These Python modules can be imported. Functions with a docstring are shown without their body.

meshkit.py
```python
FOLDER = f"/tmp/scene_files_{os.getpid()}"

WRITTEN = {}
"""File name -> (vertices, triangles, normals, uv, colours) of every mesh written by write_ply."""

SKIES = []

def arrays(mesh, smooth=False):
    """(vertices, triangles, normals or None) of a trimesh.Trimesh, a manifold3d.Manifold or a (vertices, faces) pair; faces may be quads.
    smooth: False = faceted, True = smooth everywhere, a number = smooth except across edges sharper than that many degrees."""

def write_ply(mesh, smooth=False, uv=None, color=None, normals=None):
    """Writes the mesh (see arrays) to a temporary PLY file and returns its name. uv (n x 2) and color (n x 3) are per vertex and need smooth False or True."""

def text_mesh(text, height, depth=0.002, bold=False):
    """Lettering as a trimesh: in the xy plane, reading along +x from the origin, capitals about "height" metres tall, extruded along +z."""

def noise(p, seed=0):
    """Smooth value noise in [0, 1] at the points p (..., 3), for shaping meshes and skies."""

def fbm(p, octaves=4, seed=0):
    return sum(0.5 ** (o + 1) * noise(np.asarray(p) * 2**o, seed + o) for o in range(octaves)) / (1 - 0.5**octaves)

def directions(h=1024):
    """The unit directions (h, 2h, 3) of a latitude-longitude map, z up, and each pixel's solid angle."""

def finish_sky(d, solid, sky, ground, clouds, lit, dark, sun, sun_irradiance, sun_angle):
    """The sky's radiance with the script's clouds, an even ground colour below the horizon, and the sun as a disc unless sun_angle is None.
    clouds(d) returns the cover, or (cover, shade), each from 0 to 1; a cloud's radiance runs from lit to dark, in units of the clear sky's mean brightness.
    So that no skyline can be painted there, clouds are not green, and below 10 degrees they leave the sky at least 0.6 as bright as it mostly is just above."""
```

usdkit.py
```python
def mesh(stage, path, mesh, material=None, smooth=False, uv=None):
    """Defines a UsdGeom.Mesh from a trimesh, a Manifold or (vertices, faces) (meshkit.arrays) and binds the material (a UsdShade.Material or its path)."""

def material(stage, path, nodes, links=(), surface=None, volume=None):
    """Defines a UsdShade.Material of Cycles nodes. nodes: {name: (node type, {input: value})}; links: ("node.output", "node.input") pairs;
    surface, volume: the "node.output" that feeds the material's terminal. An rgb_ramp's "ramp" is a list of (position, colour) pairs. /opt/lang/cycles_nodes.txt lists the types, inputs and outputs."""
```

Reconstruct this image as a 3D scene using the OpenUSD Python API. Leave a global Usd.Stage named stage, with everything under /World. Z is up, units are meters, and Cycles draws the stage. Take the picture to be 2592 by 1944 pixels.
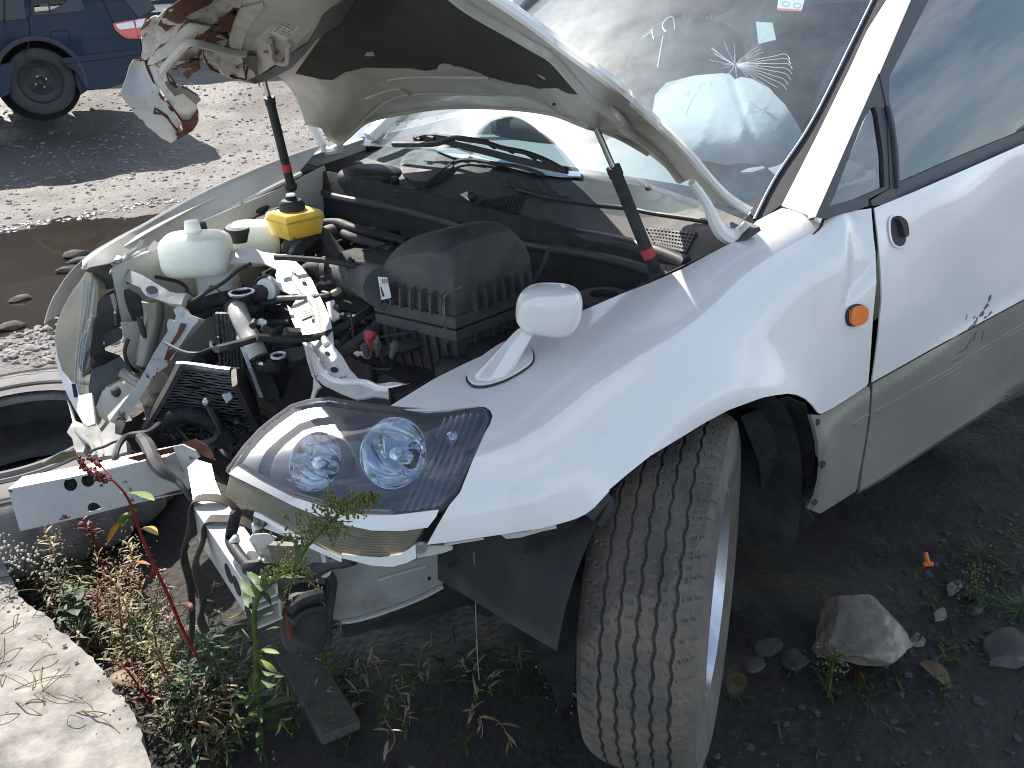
import math, random
import numpy as np, trimesh, usdkit, meshkit
from scipy.interpolate import RBFInterpolator, PchipInterpolator
from scipy.spatial import Delaunay
from shapely.geometry import Polygon, Point
import shapely
from pxr import Usd, UsdGeom, UsdLux, UsdShade, Gf, Sdf

# ---------------------------------------------------------------- camera, sky, sun, exposure
stage = Usd.Stage.CreateInMemory()
UsdGeom.SetStageUpAxis(stage, 'Z')
world = UsdGeom.Xform.Define(stage, '/World'); stage.SetDefaultPrim(world.GetPrim())
UsdGeom.Scope.Define(stage, '/World/Looks')
CAM = np.array([1.35846, 1.78139, 1.53298])
ROT = np.array([[-.70801, .70548, -.03182], [.30589, .26576, -.91422], [-.63651, -.65701, -.40396]])
FOC = 2473.6
cam = UsdGeom.Camera.Define(stage, '/World/camera')
cam.CreateHorizontalApertureAttr(36.0); cam.CreateVerticalApertureAttr(27.0)
cam.CreateFocalLengthAttr(36.0 * FOC / 2592)
cam.CreateClippingRangeAttr(Gf.Vec2f(.05, 3000))
EXPOSURE = .93
cam.CreateExposureAttr(EXPOSURE)
_m = np.eye(4); _m[0, :3], _m[1, :3], _m[2, :3], _m[3, :3] = ROT[0], -ROT[1], -ROT[2], CAM
cam.AddTransformOp().Set(Gf.Matrix4d(*_m.ravel().tolist()))

SUN_AZ, SUN_EL = math.atan2(-.17, -.98), math.radians(45)
sun_dir = np.array([math.sin(SUN_AZ) * math.cos(SUN_EL), math.cos(SUN_AZ) * math.cos(SUN_EL), math.sin(SUN_EL)])
sky_mat = usdkit.material(stage, '/World/Looks/sky', {
    's': ('sky_texture', {'sky_type': 'single_scattering', 'sun_disc': False, 'sun_elevation': SUN_EL, 'sun_rotation': SUN_AZ, 'aerosol_density': 1.0}),
    'tc': ('texture_coordinate', {}), 'mp': ('mapping', {'scale': (1.0, 1.0, 3.2)}),
    'n': ('noise_texture', {'scale': 1.9, 'detail': 9, 'roughness': .62, 'distortion': .5}),
    'r': ('rgb_ramp', {'ramp': [(0, (0, 0, 0)), (.50, (0, 0, 0)), (.68, (.75, .75, .75)), (1, (1, 1, 1))]}),
    'mx': ('mix_color', {'b': (9.0, 9.0, 9.2)}), 'bg': ('background_shader', {'strength': .11})},
    [('tc.generated', 'mp.vector'), ('mp.vector', 'n.vector'), ('n.fac', 'r.fac'), ('r.color', 'mx.fac'), ('s.color', 'mx.a'), ('mx.result', 'bg.color')], surface='bg.background')
dome = UsdLux.DomeLight.Define(stage, '/World/sky')
UsdShade.MaterialBindingAPI.Apply(dome.GetPrim()).Bind(sky_mat)
dome.GetPrim().SetCustomDataByKey('kind', 'structure')
sun = UsdLux.DistantLight.Define(stage, '/World/sun')
sun.CreateNormalizeAttr(True); sun.CreateIntensityAttr(1.2); sun.CreateAngleAttr(.53); sun.CreateColorAttr(Gf.Vec3f(1, .95, .87))
sun.AddTransformOp().Set(Gf.Matrix4d().SetRotate(Gf.Rotation(Gf.Vec3d(0, 0, 1), Gf.Vec3d(*sun_dir.tolist()))))

# ---------------------------------------------------------------- helpers: points, meshes, things
S = 2592 / 2212
def rays(p):
    p = np.asarray(p, float).reshape(-1, 2) * S
    return np.stack([(p[:, 0] - 1296) / FOC, (p[:, 1] - 972) / FOC, np.ones(len(p))], 1) @ ROT
def at(px, py, x=None, y=None, z=None, d=None):
    """A point of the place: where the line of sight through a point of the photograph meets x, y or z = const (or depth d)."""
    r = rays((px, py))[0]
    t = d if d is not None else (x - CAM[0]) / r[0] if x is not None else (y - CAM[1]) / r[1] if y is not None else (z - CAM[2]) / r[2]
    return CAM + t * r
def dep(P): return (np.asarray(P, float) - CAM) @ ROT[2]
def pix(P):
    q = (np.asarray(P, float).reshape(-1, 3) - CAM) @ ROT.T
    return np.stack([1296 + FOC * q[:, 0] / q[:, 2], 972 + FOC * q[:, 1] / q[:, 2]], 1) / S
def _z(ox, oy, k): return lambda *a: [(ox + x * k, oy + y * k) for x, y in (a[0] if len(a) == 1 else [a])]
R1, R2, R3 = _z(0, 0, 1/3), _z(737.3, 0, 1/3), _z(1474.7, 0, 1/3)
R4, R5, R6 = _z(0, 512, 1/3), _z(737.3, 512, 1/3), _z(1474.7, 512, 1/3)
R7, R8, R9 = _z(0, 981.4, 1/3), _z(737.3, 981.4, 1/3), _z(1474.7, 981.4, 1/3)
Z2, Z3, Z4, Z5, Z6, Z7 = [_z(a, b, .2006) for a, b in ((238.9, 0), (85.3, 529.1), (426.7, 529.1), (85.3, 836.3), (375.5, 1066.7), (597.4, 341.4))]
Z8 = _z(938.7, 256, .3086)

used, base_of = {}, {}
def numbered(parent, name):
    k = parent + '/' + name; n = used.get(k, 0); used[k] = n + 1
    return k if n == 0 else f'{k}_{n:03d}'
def mark(prim, label=None, cat=None, group=None, kind=None):
    for k, v in (('label', label), ('category', cat), ('group', group), ('kind', kind)):
        if v: prim.SetCustomDataByKey(k, v)
    return prim
def thing(name, label, cat, loc=(0, 0, 0), group=None):
    path = numbered('/World', name); x = UsdGeom.Xform.Define(stage, path)
    x.AddTranslateOp().Set(Gf.Vec3d(*map(float, loc))); base_of[path] = np.asarray(loc, float)
    mark(x.GetPrim(), label, cat, group); return path
def arr(m):
    v, f, _ = meshkit.arrays(m); return np.asarray(v, float), np.asarray(f, int)
def join(*ms):
    vs, fs, n = [], [], 0
    for m in ms:
        v, f = arr(m); vs.append(v); fs.append(f + n); n += len(v)
    return np.vstack(vs), np.vstack(fs)
def obj(name, mesh, m, parent='/World', smooth=38, label=None, cat=None, group=None, kind=None):
    path = numbered(parent, name); b = base_of.get(parent, np.zeros(3)); base_of[path] = b
    v, f = arr(mesh)
    g = usdkit.mesh(stage, path, (v - b, f), '/World/Looks/' + m if isinstance(m, str) else m, smooth=smooth)
    mark(g.GetPrim(), label, cat, group, kind); return path
def lone(name, mesh, m, label, cat, group=None, smooth=38, kind=None):
    """A thing that is one mesh."""
    return obj(name, mesh, m, '/World', smooth, label, cat, group, kind)

# ---- shapes
def ctl(*pts):
    """Depth over the photograph from a few known points (px, py, xyz or depth): planes stay planes, more points make a smooth curved sheet."""
    p = np.array([q[:2] for q in pts], float); w = np.array([1 / (q[2] if np.isscalar(q[2]) else dep(q[2])) for q in pts])
    if len(p) == 3:
        c = np.linalg.solve(np.c_[p, np.ones(3)], w); return lambda a: 1 / (np.c_[a, np.ones(len(a))] @ c)
    f = RBFInterpolator(p / 100, w, kernel='thin_plate_spline', degree=1); return lambda a: 1 / f(np.asarray(a) / 100)
def cc(spec):
    """ctl from (px, py, 'x'|'y'|'z', value) rows."""
    return ctl(*[(a, b, at(a, b, **{k: v})) for a, b, k, v in spec])
def meet(G, near=.6, far=7., n=700):
    """Depth at which lines of sight first enter the solid G(P) < 0."""
    def f(a):
        r = rays(a); t = np.linspace(near, far, n); out = np.full(len(r), float(far))
        for i0 in range(0, len(r), 4000):
            rr = r[i0:i0 + 4000]; P = CAM + rr[:, None, :] * t[None, :, None]; ins = G(P) < 0
            k = np.where(ins.any(1), ins.argmax(1), n - 1); lo, hi = t[np.maximum(k - 1, 0)], t[k]
            for _ in range(30):
                mid = (lo + hi) / 2; g = G(CAM + rr * mid[:, None]) < 0
                hi = np.where(g, mid, hi); lo = np.where(g, lo, mid)
            out[i0:i0 + 4000] = (lo + hi) / 2
        return out
    return f
def resample(p, step, closed=True):
    p = np.asarray(p, float); q = np.vstack([p, p[:1]]) if closed else p; out = []
    for a, b in zip(q[:-1], q[1:]):
        k = max(1, int(np.linalg.norm(b - a) / step)); out += [a + (b - a) * i / k for i in range(k)]
    return np.array(out if closed else out + [q[-1]])
def rounded(p, it=2):
    """Corner cutting: a traced outline without its corners' hardness."""
    p = np.asarray(p, float)
    for _ in range(it):
        q = np.roll(p, -1, 0); p = np.stack([p * .75 + q * .25, p * .25 + q * .75], 1).reshape(-1, 2)
    return p
def tri2(poly, step, holes=()):
    pts = [resample(poly, step)] + [resample(h, step) for h in holes]
    P = Polygon(pts[0], [h for h in pts[1:]])
    if not P.is_valid: P = P.buffer(0)
    x0, y0, x1, y1 = P.bounds
    gx, gy = np.meshgrid(np.arange(x0, x1, step), np.arange(y0, y1, step)); g = np.c_[gx.ravel(), gy.ravel()]
    if len(g): g = g[shapely.contains_xy(P.buffer(-step * .45), g[:, 0], g[:, 1])]
    a = np.vstack(pts + [g]) if len(g) else np.vstack(pts); a = np.unique(a.round(4), axis=0)
    t = Delaunay(a).simplices; c = a[t].mean(1); e1, e2 = a[t[:, 1]] - a[t[:, 0]], a[t[:, 2]] - a[t[:, 0]]
    ar = e1[:, 0] * e2[:, 1] - e1[:, 1] * e2[:, 0]
    t = t[shapely.contains_xy(P, c[:, 0], c[:, 1]) & (abs(ar) > 1e-3)]; ar = ar[shapely.contains_xy(P, c[:, 0], c[:, 1]) & (abs(ar) > 1e-3)]
    t[ar < 0] = t[ar < 0][:, ::-1]
    u, inv = np.unique(t, return_inverse=True); return a[u], inv.reshape(-1, 3)
def vnorm(v, f):
    n = np.zeros_like(v); c = np.cross(v[f[:, 1]] - v[f[:, 0]], v[f[:, 2]] - v[f[:, 0]])
    for k in range(3): np.add.at(n, f[:, k], c)
    return n / np.maximum(np.linalg.norm(n, axis=1, keepdims=True), 1e-12)
def solidify(v, f, thick, direction=None):
    """Sheet -> closed shell, away from the side the camera sees."""
    n = vnorm(v, f)
    if direction is None:
        if ((CAM - v) * n).sum() < 0: f = f[:, ::-1]; n = -n
        back = v - n * thick
    else:
        if (n @ np.asarray(direction)).sum() > 0: f = f[:, ::-1]
        back = v + np.asarray(direction) * thick
    e = np.sort(np.vstack([f[:, [0, 1]], f[:, [1, 2]], f[:, [2, 0]]]), 1); d = np.vstack([f[:, [0, 1]], f[:, [1, 2]], f[:, [2, 0]]])
    _, idx, cnt = np.unique(e, axis=0, return_index=True, return_counts=True); b = d[idx[cnt == 1]]; k = len(v)
    side = np.vstack([np.c_[b[:, 1], b[:, 0], b[:, 0] + k], np.c_[b[:, 1], b[:, 0] + k, b[:, 1] + k]])
    return np.vstack([v, back]), np.vstack([f, f[:, ::-1] + k, side])
def panel(poly, depth, thick=.003, step=9, holes=(), off=0., rough=0., seed=0, direction=None, rs=14.):
    a, f = tri2(poly, step, holes); v = CAM + rays(a) * depth(a)[:, None]
    if rough: v = v + vnorm(v, f) * ((meshkit.fbm(v * rs, 3, seed) - .5) * 2 * rough)[:, None]
    if off:
        n = vnorm(v, f); n = n if ((CAM - v) * n).sum() > 0 else -n; v = v + n * off
    return solidify(v, f, thick, direction)
def spline(p, n=8):
    p = np.asarray(p, float)
    if len(p) == 2: return np.linspace(p[0], p[1], n + 1)
    s = np.r_[0, np.cumsum(np.linalg.norm(np.diff(p, axis=0), axis=1) ** .5)]
    from scipy.interpolate import CubicSpline
    q = CubicSpline(s, p, bc_type='natural')
    return q(np.concatenate([np.linspace(a, b, n, endpoint=False) for a, b in zip(s[:-1], s[1:])] + [[s[-1]]]))
def frames(c):
    t = np.gradient(c, axis=0); t /= np.maximum(np.linalg.norm(t, axis=1, keepdims=True), 1e-9)
    up = np.array([0, 0, 1.]) if abs(t[0, 2]) < .9 else np.array([1., 0, 0]); N = []
    n = up - t[0] * (up @ t[0])
    for k in t:
        n = n - k * (n @ k); n /= np.linalg.norm(n); N.append(n)
    N = np.array(N); return t, N, np.cross(t, N)
def sweep(c, prof, scale=None, cap=True, closed=False):
    """prof (k, 2) swept along the polyline c; scale per point."""
    c = np.asarray(c, float); t, N, B = frames(c); k = len(prof); sc = np.ones(len(c)) if scale is None else np.broadcast_to(np.interp(np.linspace(0, 1, len(c)), np.linspace(0, 1, len(scale)), scale), len(c))
    prof = np.asarray(prof, float); v = (c[:, None] + (N[:, None] * prof[None, :, :1] + B[:, None] * prof[None, :, 1:]) * sc[:, None, None]).reshape(-1, 3)
    f = []
    for i in range(len(c) - 1 + closed):
        j = (i + 1) % len(c)
        for q in range(k):
            w = (q + 1) % k; f += [(i * k + q, i * k + w, j * k + w), (i * k + q, j * k + w, j * k + q)]
    if cap and not closed:
        v = np.vstack([v, c[:1], c[-1:]]); a, b = len(v) - 2, len(v) - 1
        for q in range(k):
            w = (q + 1) % k; f += [(a, w, q), (b, (len(c) - 1) * k + q, (len(c) - 1) * k + w)]
    return v, np.array(f)
def circ(r, n=10, e=1.): 
    a = np.linspace(0, 2 * np.pi, n, endpoint=False); return np.c_[np.cos(a) * r, np.sin(a) * r * e]
def tube(p, r, n=10, k=8, ridge=0, rk=60):
    c = spline(p, k)
    if ridge:
        c = resample(c, np.linalg.norm(np.diff(c, axis=0), axis=1).sum() / rk, False); return sweep(c, circ(1, n), [r if i % 2 else r - ridge for i in range(len(c))])
    return sweep(c, circ(1, n), np.atleast_1d(r).tolist() * (2 if np.isscalar(r) else 1))
def ribbon(p, w, h, k=8, twist=None):
    c = spline(p, k); v, f = sweep(c, [(-h/2, -w/2), (h/2, -w/2), (h/2, w/2), (-h/2, w/2)]); return v, f
def lathe(prof, c, axis, n=32, up=(0, 0, 1)):
    """prof (r, h) turned about the axis through c."""
    a = np.asarray(axis, float) / np.linalg.norm(axis); u = np.cross(a, up); u = u if np.linalg.norm(u) > 1e-6 else np.cross(a, (1, 0, 0)); u /= np.linalg.norm(u); w = np.cross(a, u)
    th = np.linspace(0, 2 * np.pi, n, endpoint=False); prof = np.asarray(prof, float); k = len(prof)
    ring = np.cos(th)[:, None] * u + np.sin(th)[:, None] * w
    v = (np.asarray(c) + ring[:, None] * prof[None, :, :1] + a * prof[None, :, 1:]).reshape(-1, 3); f = []
    for i in range(n):
        j = (i + 1) % n
        for q in range(k - 1): f += [(i * k + q, j * k + q, j * k + q + 1), (i * k + q, j * k + q + 1, i * k + q + 1)]
    return v, np.array(f)
def box(c, size, axes=None, r=.006):
    """Box with bevelled edges about c; axes: rows are its directions."""
    h = np.asarray(size, float) / 2; r = min(r, h.min() * .6); ax = np.eye(3) if axes is None else np.asarray(axes, float)
    ax = ax / np.linalg.norm(ax, axis=1, keepdims=True); q = []
    for s in np.ndindex(2, 2, 2):
        s = np.array(s) * 2 - 1
        for k in range(3):
            d = h - r; d[k] = h[k]; q.append(s * d)
    m = trimesh.convex.convex_hull(np.array(q)); return np.asarray(m.vertices) @ ax + np.asarray(c), np.asarray(m.faces)
def hull(p):
    m = trimesh.convex.convex_hull(np.asarray(p, float)); return np.asarray(m.vertices), np.asarray(m.faces)
def bar(a, b, w, h, r=.003, up=(0, 0, 1)):
    a, b = np.asarray(a, float), np.asarray(b, float); t = b - a; L = np.linalg.norm(t); t /= L
    s = np.cross(up, t); s = s / np.linalg.norm(s) if np.linalg.norm(s) > 1e-6 else np.array([1., 0, 0]); return box((a + b) / 2, (L, w, h), (t, s, np.cross(t, s)), r)
def superell(c, half, axes, e=3., n=28, m=18):
    th, ph = np.meshgrid(np.linspace(0, 2 * np.pi, n, endpoint=False), np.linspace(-np.pi / 2, np.pi / 2, m), indexing='ij')
    sp = lambda x: np.sign(x) * abs(x) ** (2 / e)
    q = np.stack([sp(np.cos(ph)) * sp(np.cos(th)), sp(np.cos(ph)) * sp(np.sin(th)), sp(np.sin(ph))], -1).reshape(-1, 3) * half
    f = []
    for i in range(n):
        j = (i + 1) % n
        for k in range(m - 1): f += [(i * m + k, j * m + k, j * m + k + 1), (i * m + k, j * m + k + 1, i * m + k + 1)]
    return q @ np.asarray(axes, float) + np.asarray(c), np.array(f)
def ball(c, r, sub=2, seed=None, amt=.2, sq=(1, 1, 1), fr=2.):
    m = trimesh.creation.icosphere(subdivisions=sub); v = np.asarray(m.vertices)
    if seed is not None: v = v * (1 + (meshkit.fbm(v * fr + seed * 7.3, 3, seed) - .5)[:, None] * 2 * amt)
    return v * r * np.asarray(sq) + np.asarray(c), np.asarray(m.faces)

# ---------------------------------------------------------------- materials
def mat(name, col, rough=.5, var=0., vs=20, dirt=None, damt=.5, ds=9, metal=0., coat=0., bump=0., bs=120, spec=.5, trans=0., alpha=1., sss=0., dlo=.45, dhi=.65, ior=1.5, rv=0.):
    """One procedural material: colour with fine variation, dirt or rust in patches, fine relief."""
    n = {'g': ('geometry', {}), 'p': ('principled_bsdf', {'roughness': rough, 'metallic': metal, 'coat_weight': coat, 'coat_roughness': .04, 'specular_ior_level': spec, 'transmission_weight': trans, 'alpha': alpha, 'ior': ior, 'subsurface_weight': sss, 'subsurface_scale': .02, 'subsurface_radius': (1., 1., .8)})}
    L = []; src = None
    c = np.asarray(col, float)
    if var:
        n['n'] = ('noise_texture', {'scale': vs, 'detail': 6, 'roughness': .65}); n['r'] = ('rgb_ramp', {'ramp': [(.25, tuple(c * (1 - var))), (.75, tuple(np.minimum(c * (1 + var), 1)))]})
        L += [('g.position', 'n.vector'), ('n.fac', 'r.fac')]; src = 'r.color'
    if dirt is not None:
        n['dn'] = ('noise_texture', {'scale': ds, 'detail': 8, 'roughness': .7}); n['dr'] = ('rgb_ramp', {'ramp': [(dlo, (0, 0, 0)), (dhi, (damt,) * 3)]}); n['dm'] = ('mix_color', {'a': tuple(c), 'b': dirt})
        L += [('g.position', 'dn.vector'), ('dn.fac', 'dr.fac'), ('dr.color', 'dm.fac')] + ([(src, 'dm.a')] if src else []); src = 'dm.result'
        n['rr'] = ('math', {'math_type': 'multiply_add', 'value2': .5, 'value3': rough}); L += [('dr.color', 'rr.value1'), ('rr.value', 'p.roughness')]
    if src: L.append((src, 'p.base_color'))
    else: n['p'][1]['base_color'] = tuple(c)
    if bump:
        n['bn'] = ('noise_texture', {'scale': bs, 'detail': 5, 'roughness': .6}); n['b'] = ('bump', {'strength': 1., 'distance': bump}); L += [('g.position', 'bn.vector'), ('bn.fac', 'b.height'), ('b.normal', 'p.normal')]
    return usdkit.material(stage, '/World/Looks/' + name, n, L, surface='p.BSDF')
RUST = (.13, .035, .015)
mat('white_paint', (.745, .715, .655), .25, var=.015, vs=4, coat=1., dirt=(.42, .38, .31), damt=.30, ds=11, dlo=.55, dhi=.85)
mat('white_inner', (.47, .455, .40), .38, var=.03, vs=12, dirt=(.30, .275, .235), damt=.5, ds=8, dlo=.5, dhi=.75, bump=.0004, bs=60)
mat('rusty_white', (.45, .44, .41), .40, var=.13, vs=13, dirt=RUST, damt=1., ds=17, dlo=.60, dhi=.635, bump=.001, bs=60)
mat('rail_grey', (.30, .29, .26), .5, var=.12, vs=9, dirt=(.13, .11, .085), damt=.7, ds=6, bump=.0006, bs=60)
mat('scuff', (.10, .10, .105), .6, var=.3, vs=60)
mat('sticker_blue', (.45, .55, .6), .6)
mat('rust', (.105, .032, .018), .85, var=.45, vs=40, bump=.002)
mat('beige_metal', (.245, .228, .185), .36, metal=.45, var=.05, vs=30, coat=.4, dirt=(.16, .14, .115), damt=.3, ds=6)
mat('black_plastic', (.022, .022, .024), .55, var=.25, vs=30, dirt=(.10, .09, .075), damt=.45, ds=12, bump=.0004, bs=300)
mat('guard_black', (.013, .013, .014), .6, var=.3, vs=14, dirt=(.05, .045, .04), damt=.5, ds=5)
mat('dusty_plastic', (.038, .037, .038), .6, var=.2, vs=30, dirt=(.15, .135, .115), damt=.8, ds=7, dlo=.4, dhi=.7, bump=.0004, bs=400)
mat('black_rubber', (.02, .02, .021), .6, var=.3, vs=60, dirt=(.10, .09, .08), damt=.35, ds=15)
mat('trim_grey', (.045, .045, .048), .5, var=.1)
mat('seal_rubber', (.035, .035, .04), .45, var=.15, vs=30, dirt=(.12, .11, .10), damt=.5, ds=8)
mat('insulation', (.032, .033, .034), .85, var=.25, vs=9, dirt=(.075, .072, .066), damt=.6, ds=4, bump=.002, bs=120)
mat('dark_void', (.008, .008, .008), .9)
mat('engine_grime', (.020, .019, .018), .7, var=.5, vs=25, dirt=(.06, .053, .043), damt=.5, ds=10, bump=.003, bs=45)
mat('cast_metal', (.16, .155, .15), .55, metal=.6, var=.3, vs=40, dirt=(.06, .05, .04), damt=.8, ds=9, bump=.001)
mat('alloy', (.62, .63, .65), .3, metal=.9, var=.05, dirt=(.2, .18, .15), damt=.3)
mat('chrome', (.88, .89, .9), .06, metal=1.)
mat('lamp_chrome', (.80, .82, .85), .07, metal=1.)
mat('stone_dark', (.085, .078, .07), .9, var=.35, vs=30, dirt=(.05, .045, .04), damt=.7, ds=12, bump=.003, bs=60)
mat('steel', (.55, .55, .55), .25, metal=1., var=.1)
mat('orange_lens', (.75, .16, .02), .2, coat=.8, sss=.2)
mat('red_lens', (.5, .02, .02), .15, coat=1.)
mat('red_band', (.42, .05, .05), .6, var=.1)
mat('bottle_white', (.66, .68, .60), .4, sss=.6, var=.04, vs=6, dirt=(.35, .33, .25), damt=.3, ds=6)
mat('bottle_yellow', (.75, .43, .05), .35, sss=.35, var=.12, vs=14, dirt=(.45, .28, .06), damt=.5, ds=9)
mat('label_paper', (.7, .7, .68), .6, var=.05, dirt=(.4, .38, .33), damt=.4, ds=20)
mat('label_yellow', (.62, .60, .36), .6, dirt=(.4, .4, .3), damt=.6, ds=30)
mat('print_ink', (.03, .03, .035), .7)
mat('print_grey', (.25, .25, .25), .7)
mat('red_print', (.5, .08, .06), .7)
mat('airbag_cloth', (.66, .62, .61), .75, var=.04, vs=25, bump=.002, bs=50)
mat('interior_grey', (.22, .24, .24), .7, var=.06, vs=20)
mat('interior_dark', (.06, .065, .07), .8, var=.15, vs=30)
mat('dash_light', (.35, .37, .36), .65, var=.05)
mat('blue_paint', (.003, .018, .038), .35, var=.1, vs=3, coat=.15, spec=.2)
mat('blue_grey', (.022, .032, .05), .5, var=.08, spec=.3)
mat('lamp_inner', (.10, .108, .122), .3, var=.08, coat=.3)
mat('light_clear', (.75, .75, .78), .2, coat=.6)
mat('tyre_rubber', (.062, .056, .049), .8, var=.25, vs=25, dirt=(.175, .146, .112), damt=.85, ds=7, dlo=.32, dhi=.62, bump=.0006, bs=260)
mat('tyre_clean', (.03, .03, .03), .7, var=.2, dirt=(.10, .095, .085), damt=.5, ds=9)
mat('tyre_old', (.15, .143, .135), .8, var=.25, vs=18, dirt=(.28, .26, .23), damt=.8, ds=5, bump=.001, bs=120)
mat('strap', (.075, .068, .055), .85, var=.25, vs=120, bump=.0006, bs=500)
mat('fin_metal', (.15, .155, .16), .35, metal=.7, var=.5, vs=45, dirt=(.02, .02, .02), damt=.8, ds=14)
mat('wood', (.075, .066, .055), .85, var=.35, vs=30, bump=.002, bs=40)
mat('rock', (.25, .22, .18), .9, var=.35, vs=22, dirt=(.10, .085, .07), damt=.8, ds=9, bump=.004, bs=45)
mat('orange_plastic', (.75, .19, .03), .4)
mat('concrete', (.31, .29, .26), .9, var=.22, vs=16, dirt=(.12, .112, .10), damt=.9, ds=11, dlo=.45, dhi=.72, bump=.004, bs=26)
mat('gravel_light', (.22, .205, .19), .8, var=.5, vs=60); mat('gravel_wet_glint', (.34, .32, .29), .25, var=.4, vs=60); mat('gravel_dark', (.055, .054, .055), .75, var=.6, vs=40)  # wet gravel coloured pale to stand in for sun glints
def pane(name, tint, refl=1., rough=0., dust=0., dcol=(.6, .6, .58), ior=1.52, sheen=0.):
    """Window glass: clear sheet, mirror by the angle of view, a film of dust."""
    usdkit.material(stage, '/World/Looks/' + name, {'t': ('transparent_bsdf', {'color': tint}), 'g': ('glossy_bsdf', {'color': (refl,) * 3, 'roughness': rough}), 'f': ('fresnel', {'IOR': ior}), 'm': ('mix_closure', {}), 'inv': ('math', {'math_type': 'subtract', 'value1': 1.0}), 'fm': ('math', {'math_type': 'multiply'}),
        'ge': ('geometry', {}), 'n': ('noise_texture', {'scale': 9, 'detail': 7, 'roughness': .7}), 'r': ('rgb_ramp', {'ramp': [(.3, (dust * .5,) * 3), (.7, (dust * 1.4,) * 3)]}),
        'd': ('diffuse_bsdf', {'color': dcol}), 'tl': ('translucent_bsdf', {'color': dcol}), 'dd': ('mix_closure', {'fac': .5}), 'm2': ('mix_closure', {}), 'rg': ('glossy_bsdf', {'color': (.9, .9, .9), 'roughness': .34}), 'ds': ('mix_closure', {'fac': sheen})},
        [('ge.backfacing', 'inv.value2'), ('f.fac', 'fm.value1'), ('inv.value', 'fm.value2'), ('fm.value', 'm.fac'), ('t.BSDF', 'm.closure1'), ('g.BSDF', 'm.closure2'), ('ge.position', 'n.vector'), ('n.fac', 'r.fac'), ('r.color', 'm2.fac'), ('m.closure', 'm2.closure1'),
         ('d.BSDF', 'dd.closure1'), ('tl.BSDF', 'dd.closure2'), ('dd.closure', 'ds.closure1'), ('rg.BSDF', 'ds.closure2'), ('ds.closure', 'm2.closure2')], surface='m2.closure')
pane('windscreen_glass', (.80, .865, .885), 1., .03, .042, (.72, .78, .82), 1.50, .42)
pane('window_glass', (.34, .42, .42), 1., 0., .012, (.5, .52, .5), 2.3)
pane('lamp_glass', (.86, .88, .9), 1., .01, .03, (.6, .6, .58), 1.6)
pane('dull_lamp_glass', (.8, .78, .7), 1., .05, .22, (.62, .57, .45))
pane('crack_glass', (.95, .98, 1.), 1., .2, .34, (.85, .9, .92))
def leafmat(name, col, var=.35, tr=.35):
    c = np.asarray(col, float)
    usdkit.material(stage, '/World/Looks/' + name, {'g': ('geometry', {}), 'n': ('noise_texture', {'scale': 35, 'detail': 4}), 'r': ('rgb_ramp', {'ramp': [(.3, tuple(c * (1 - var))), (.7, tuple(np.minimum(1, c * (1 + var))))]}),
        'p': ('principled_bsdf', {'roughness': .55}), 't': ('translucent_bsdf', {}), 'm': ('mix_closure', {'fac': tr})},
        [('g.position', 'n.vector'), ('n.fac', 'r.fac'), ('r.color', 'p.base_color'), ('r.color', 't.color'), ('p.BSDF', 'm.closure1'), ('t.BSDF', 'm.closure2')], surface='m.closure')
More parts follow.
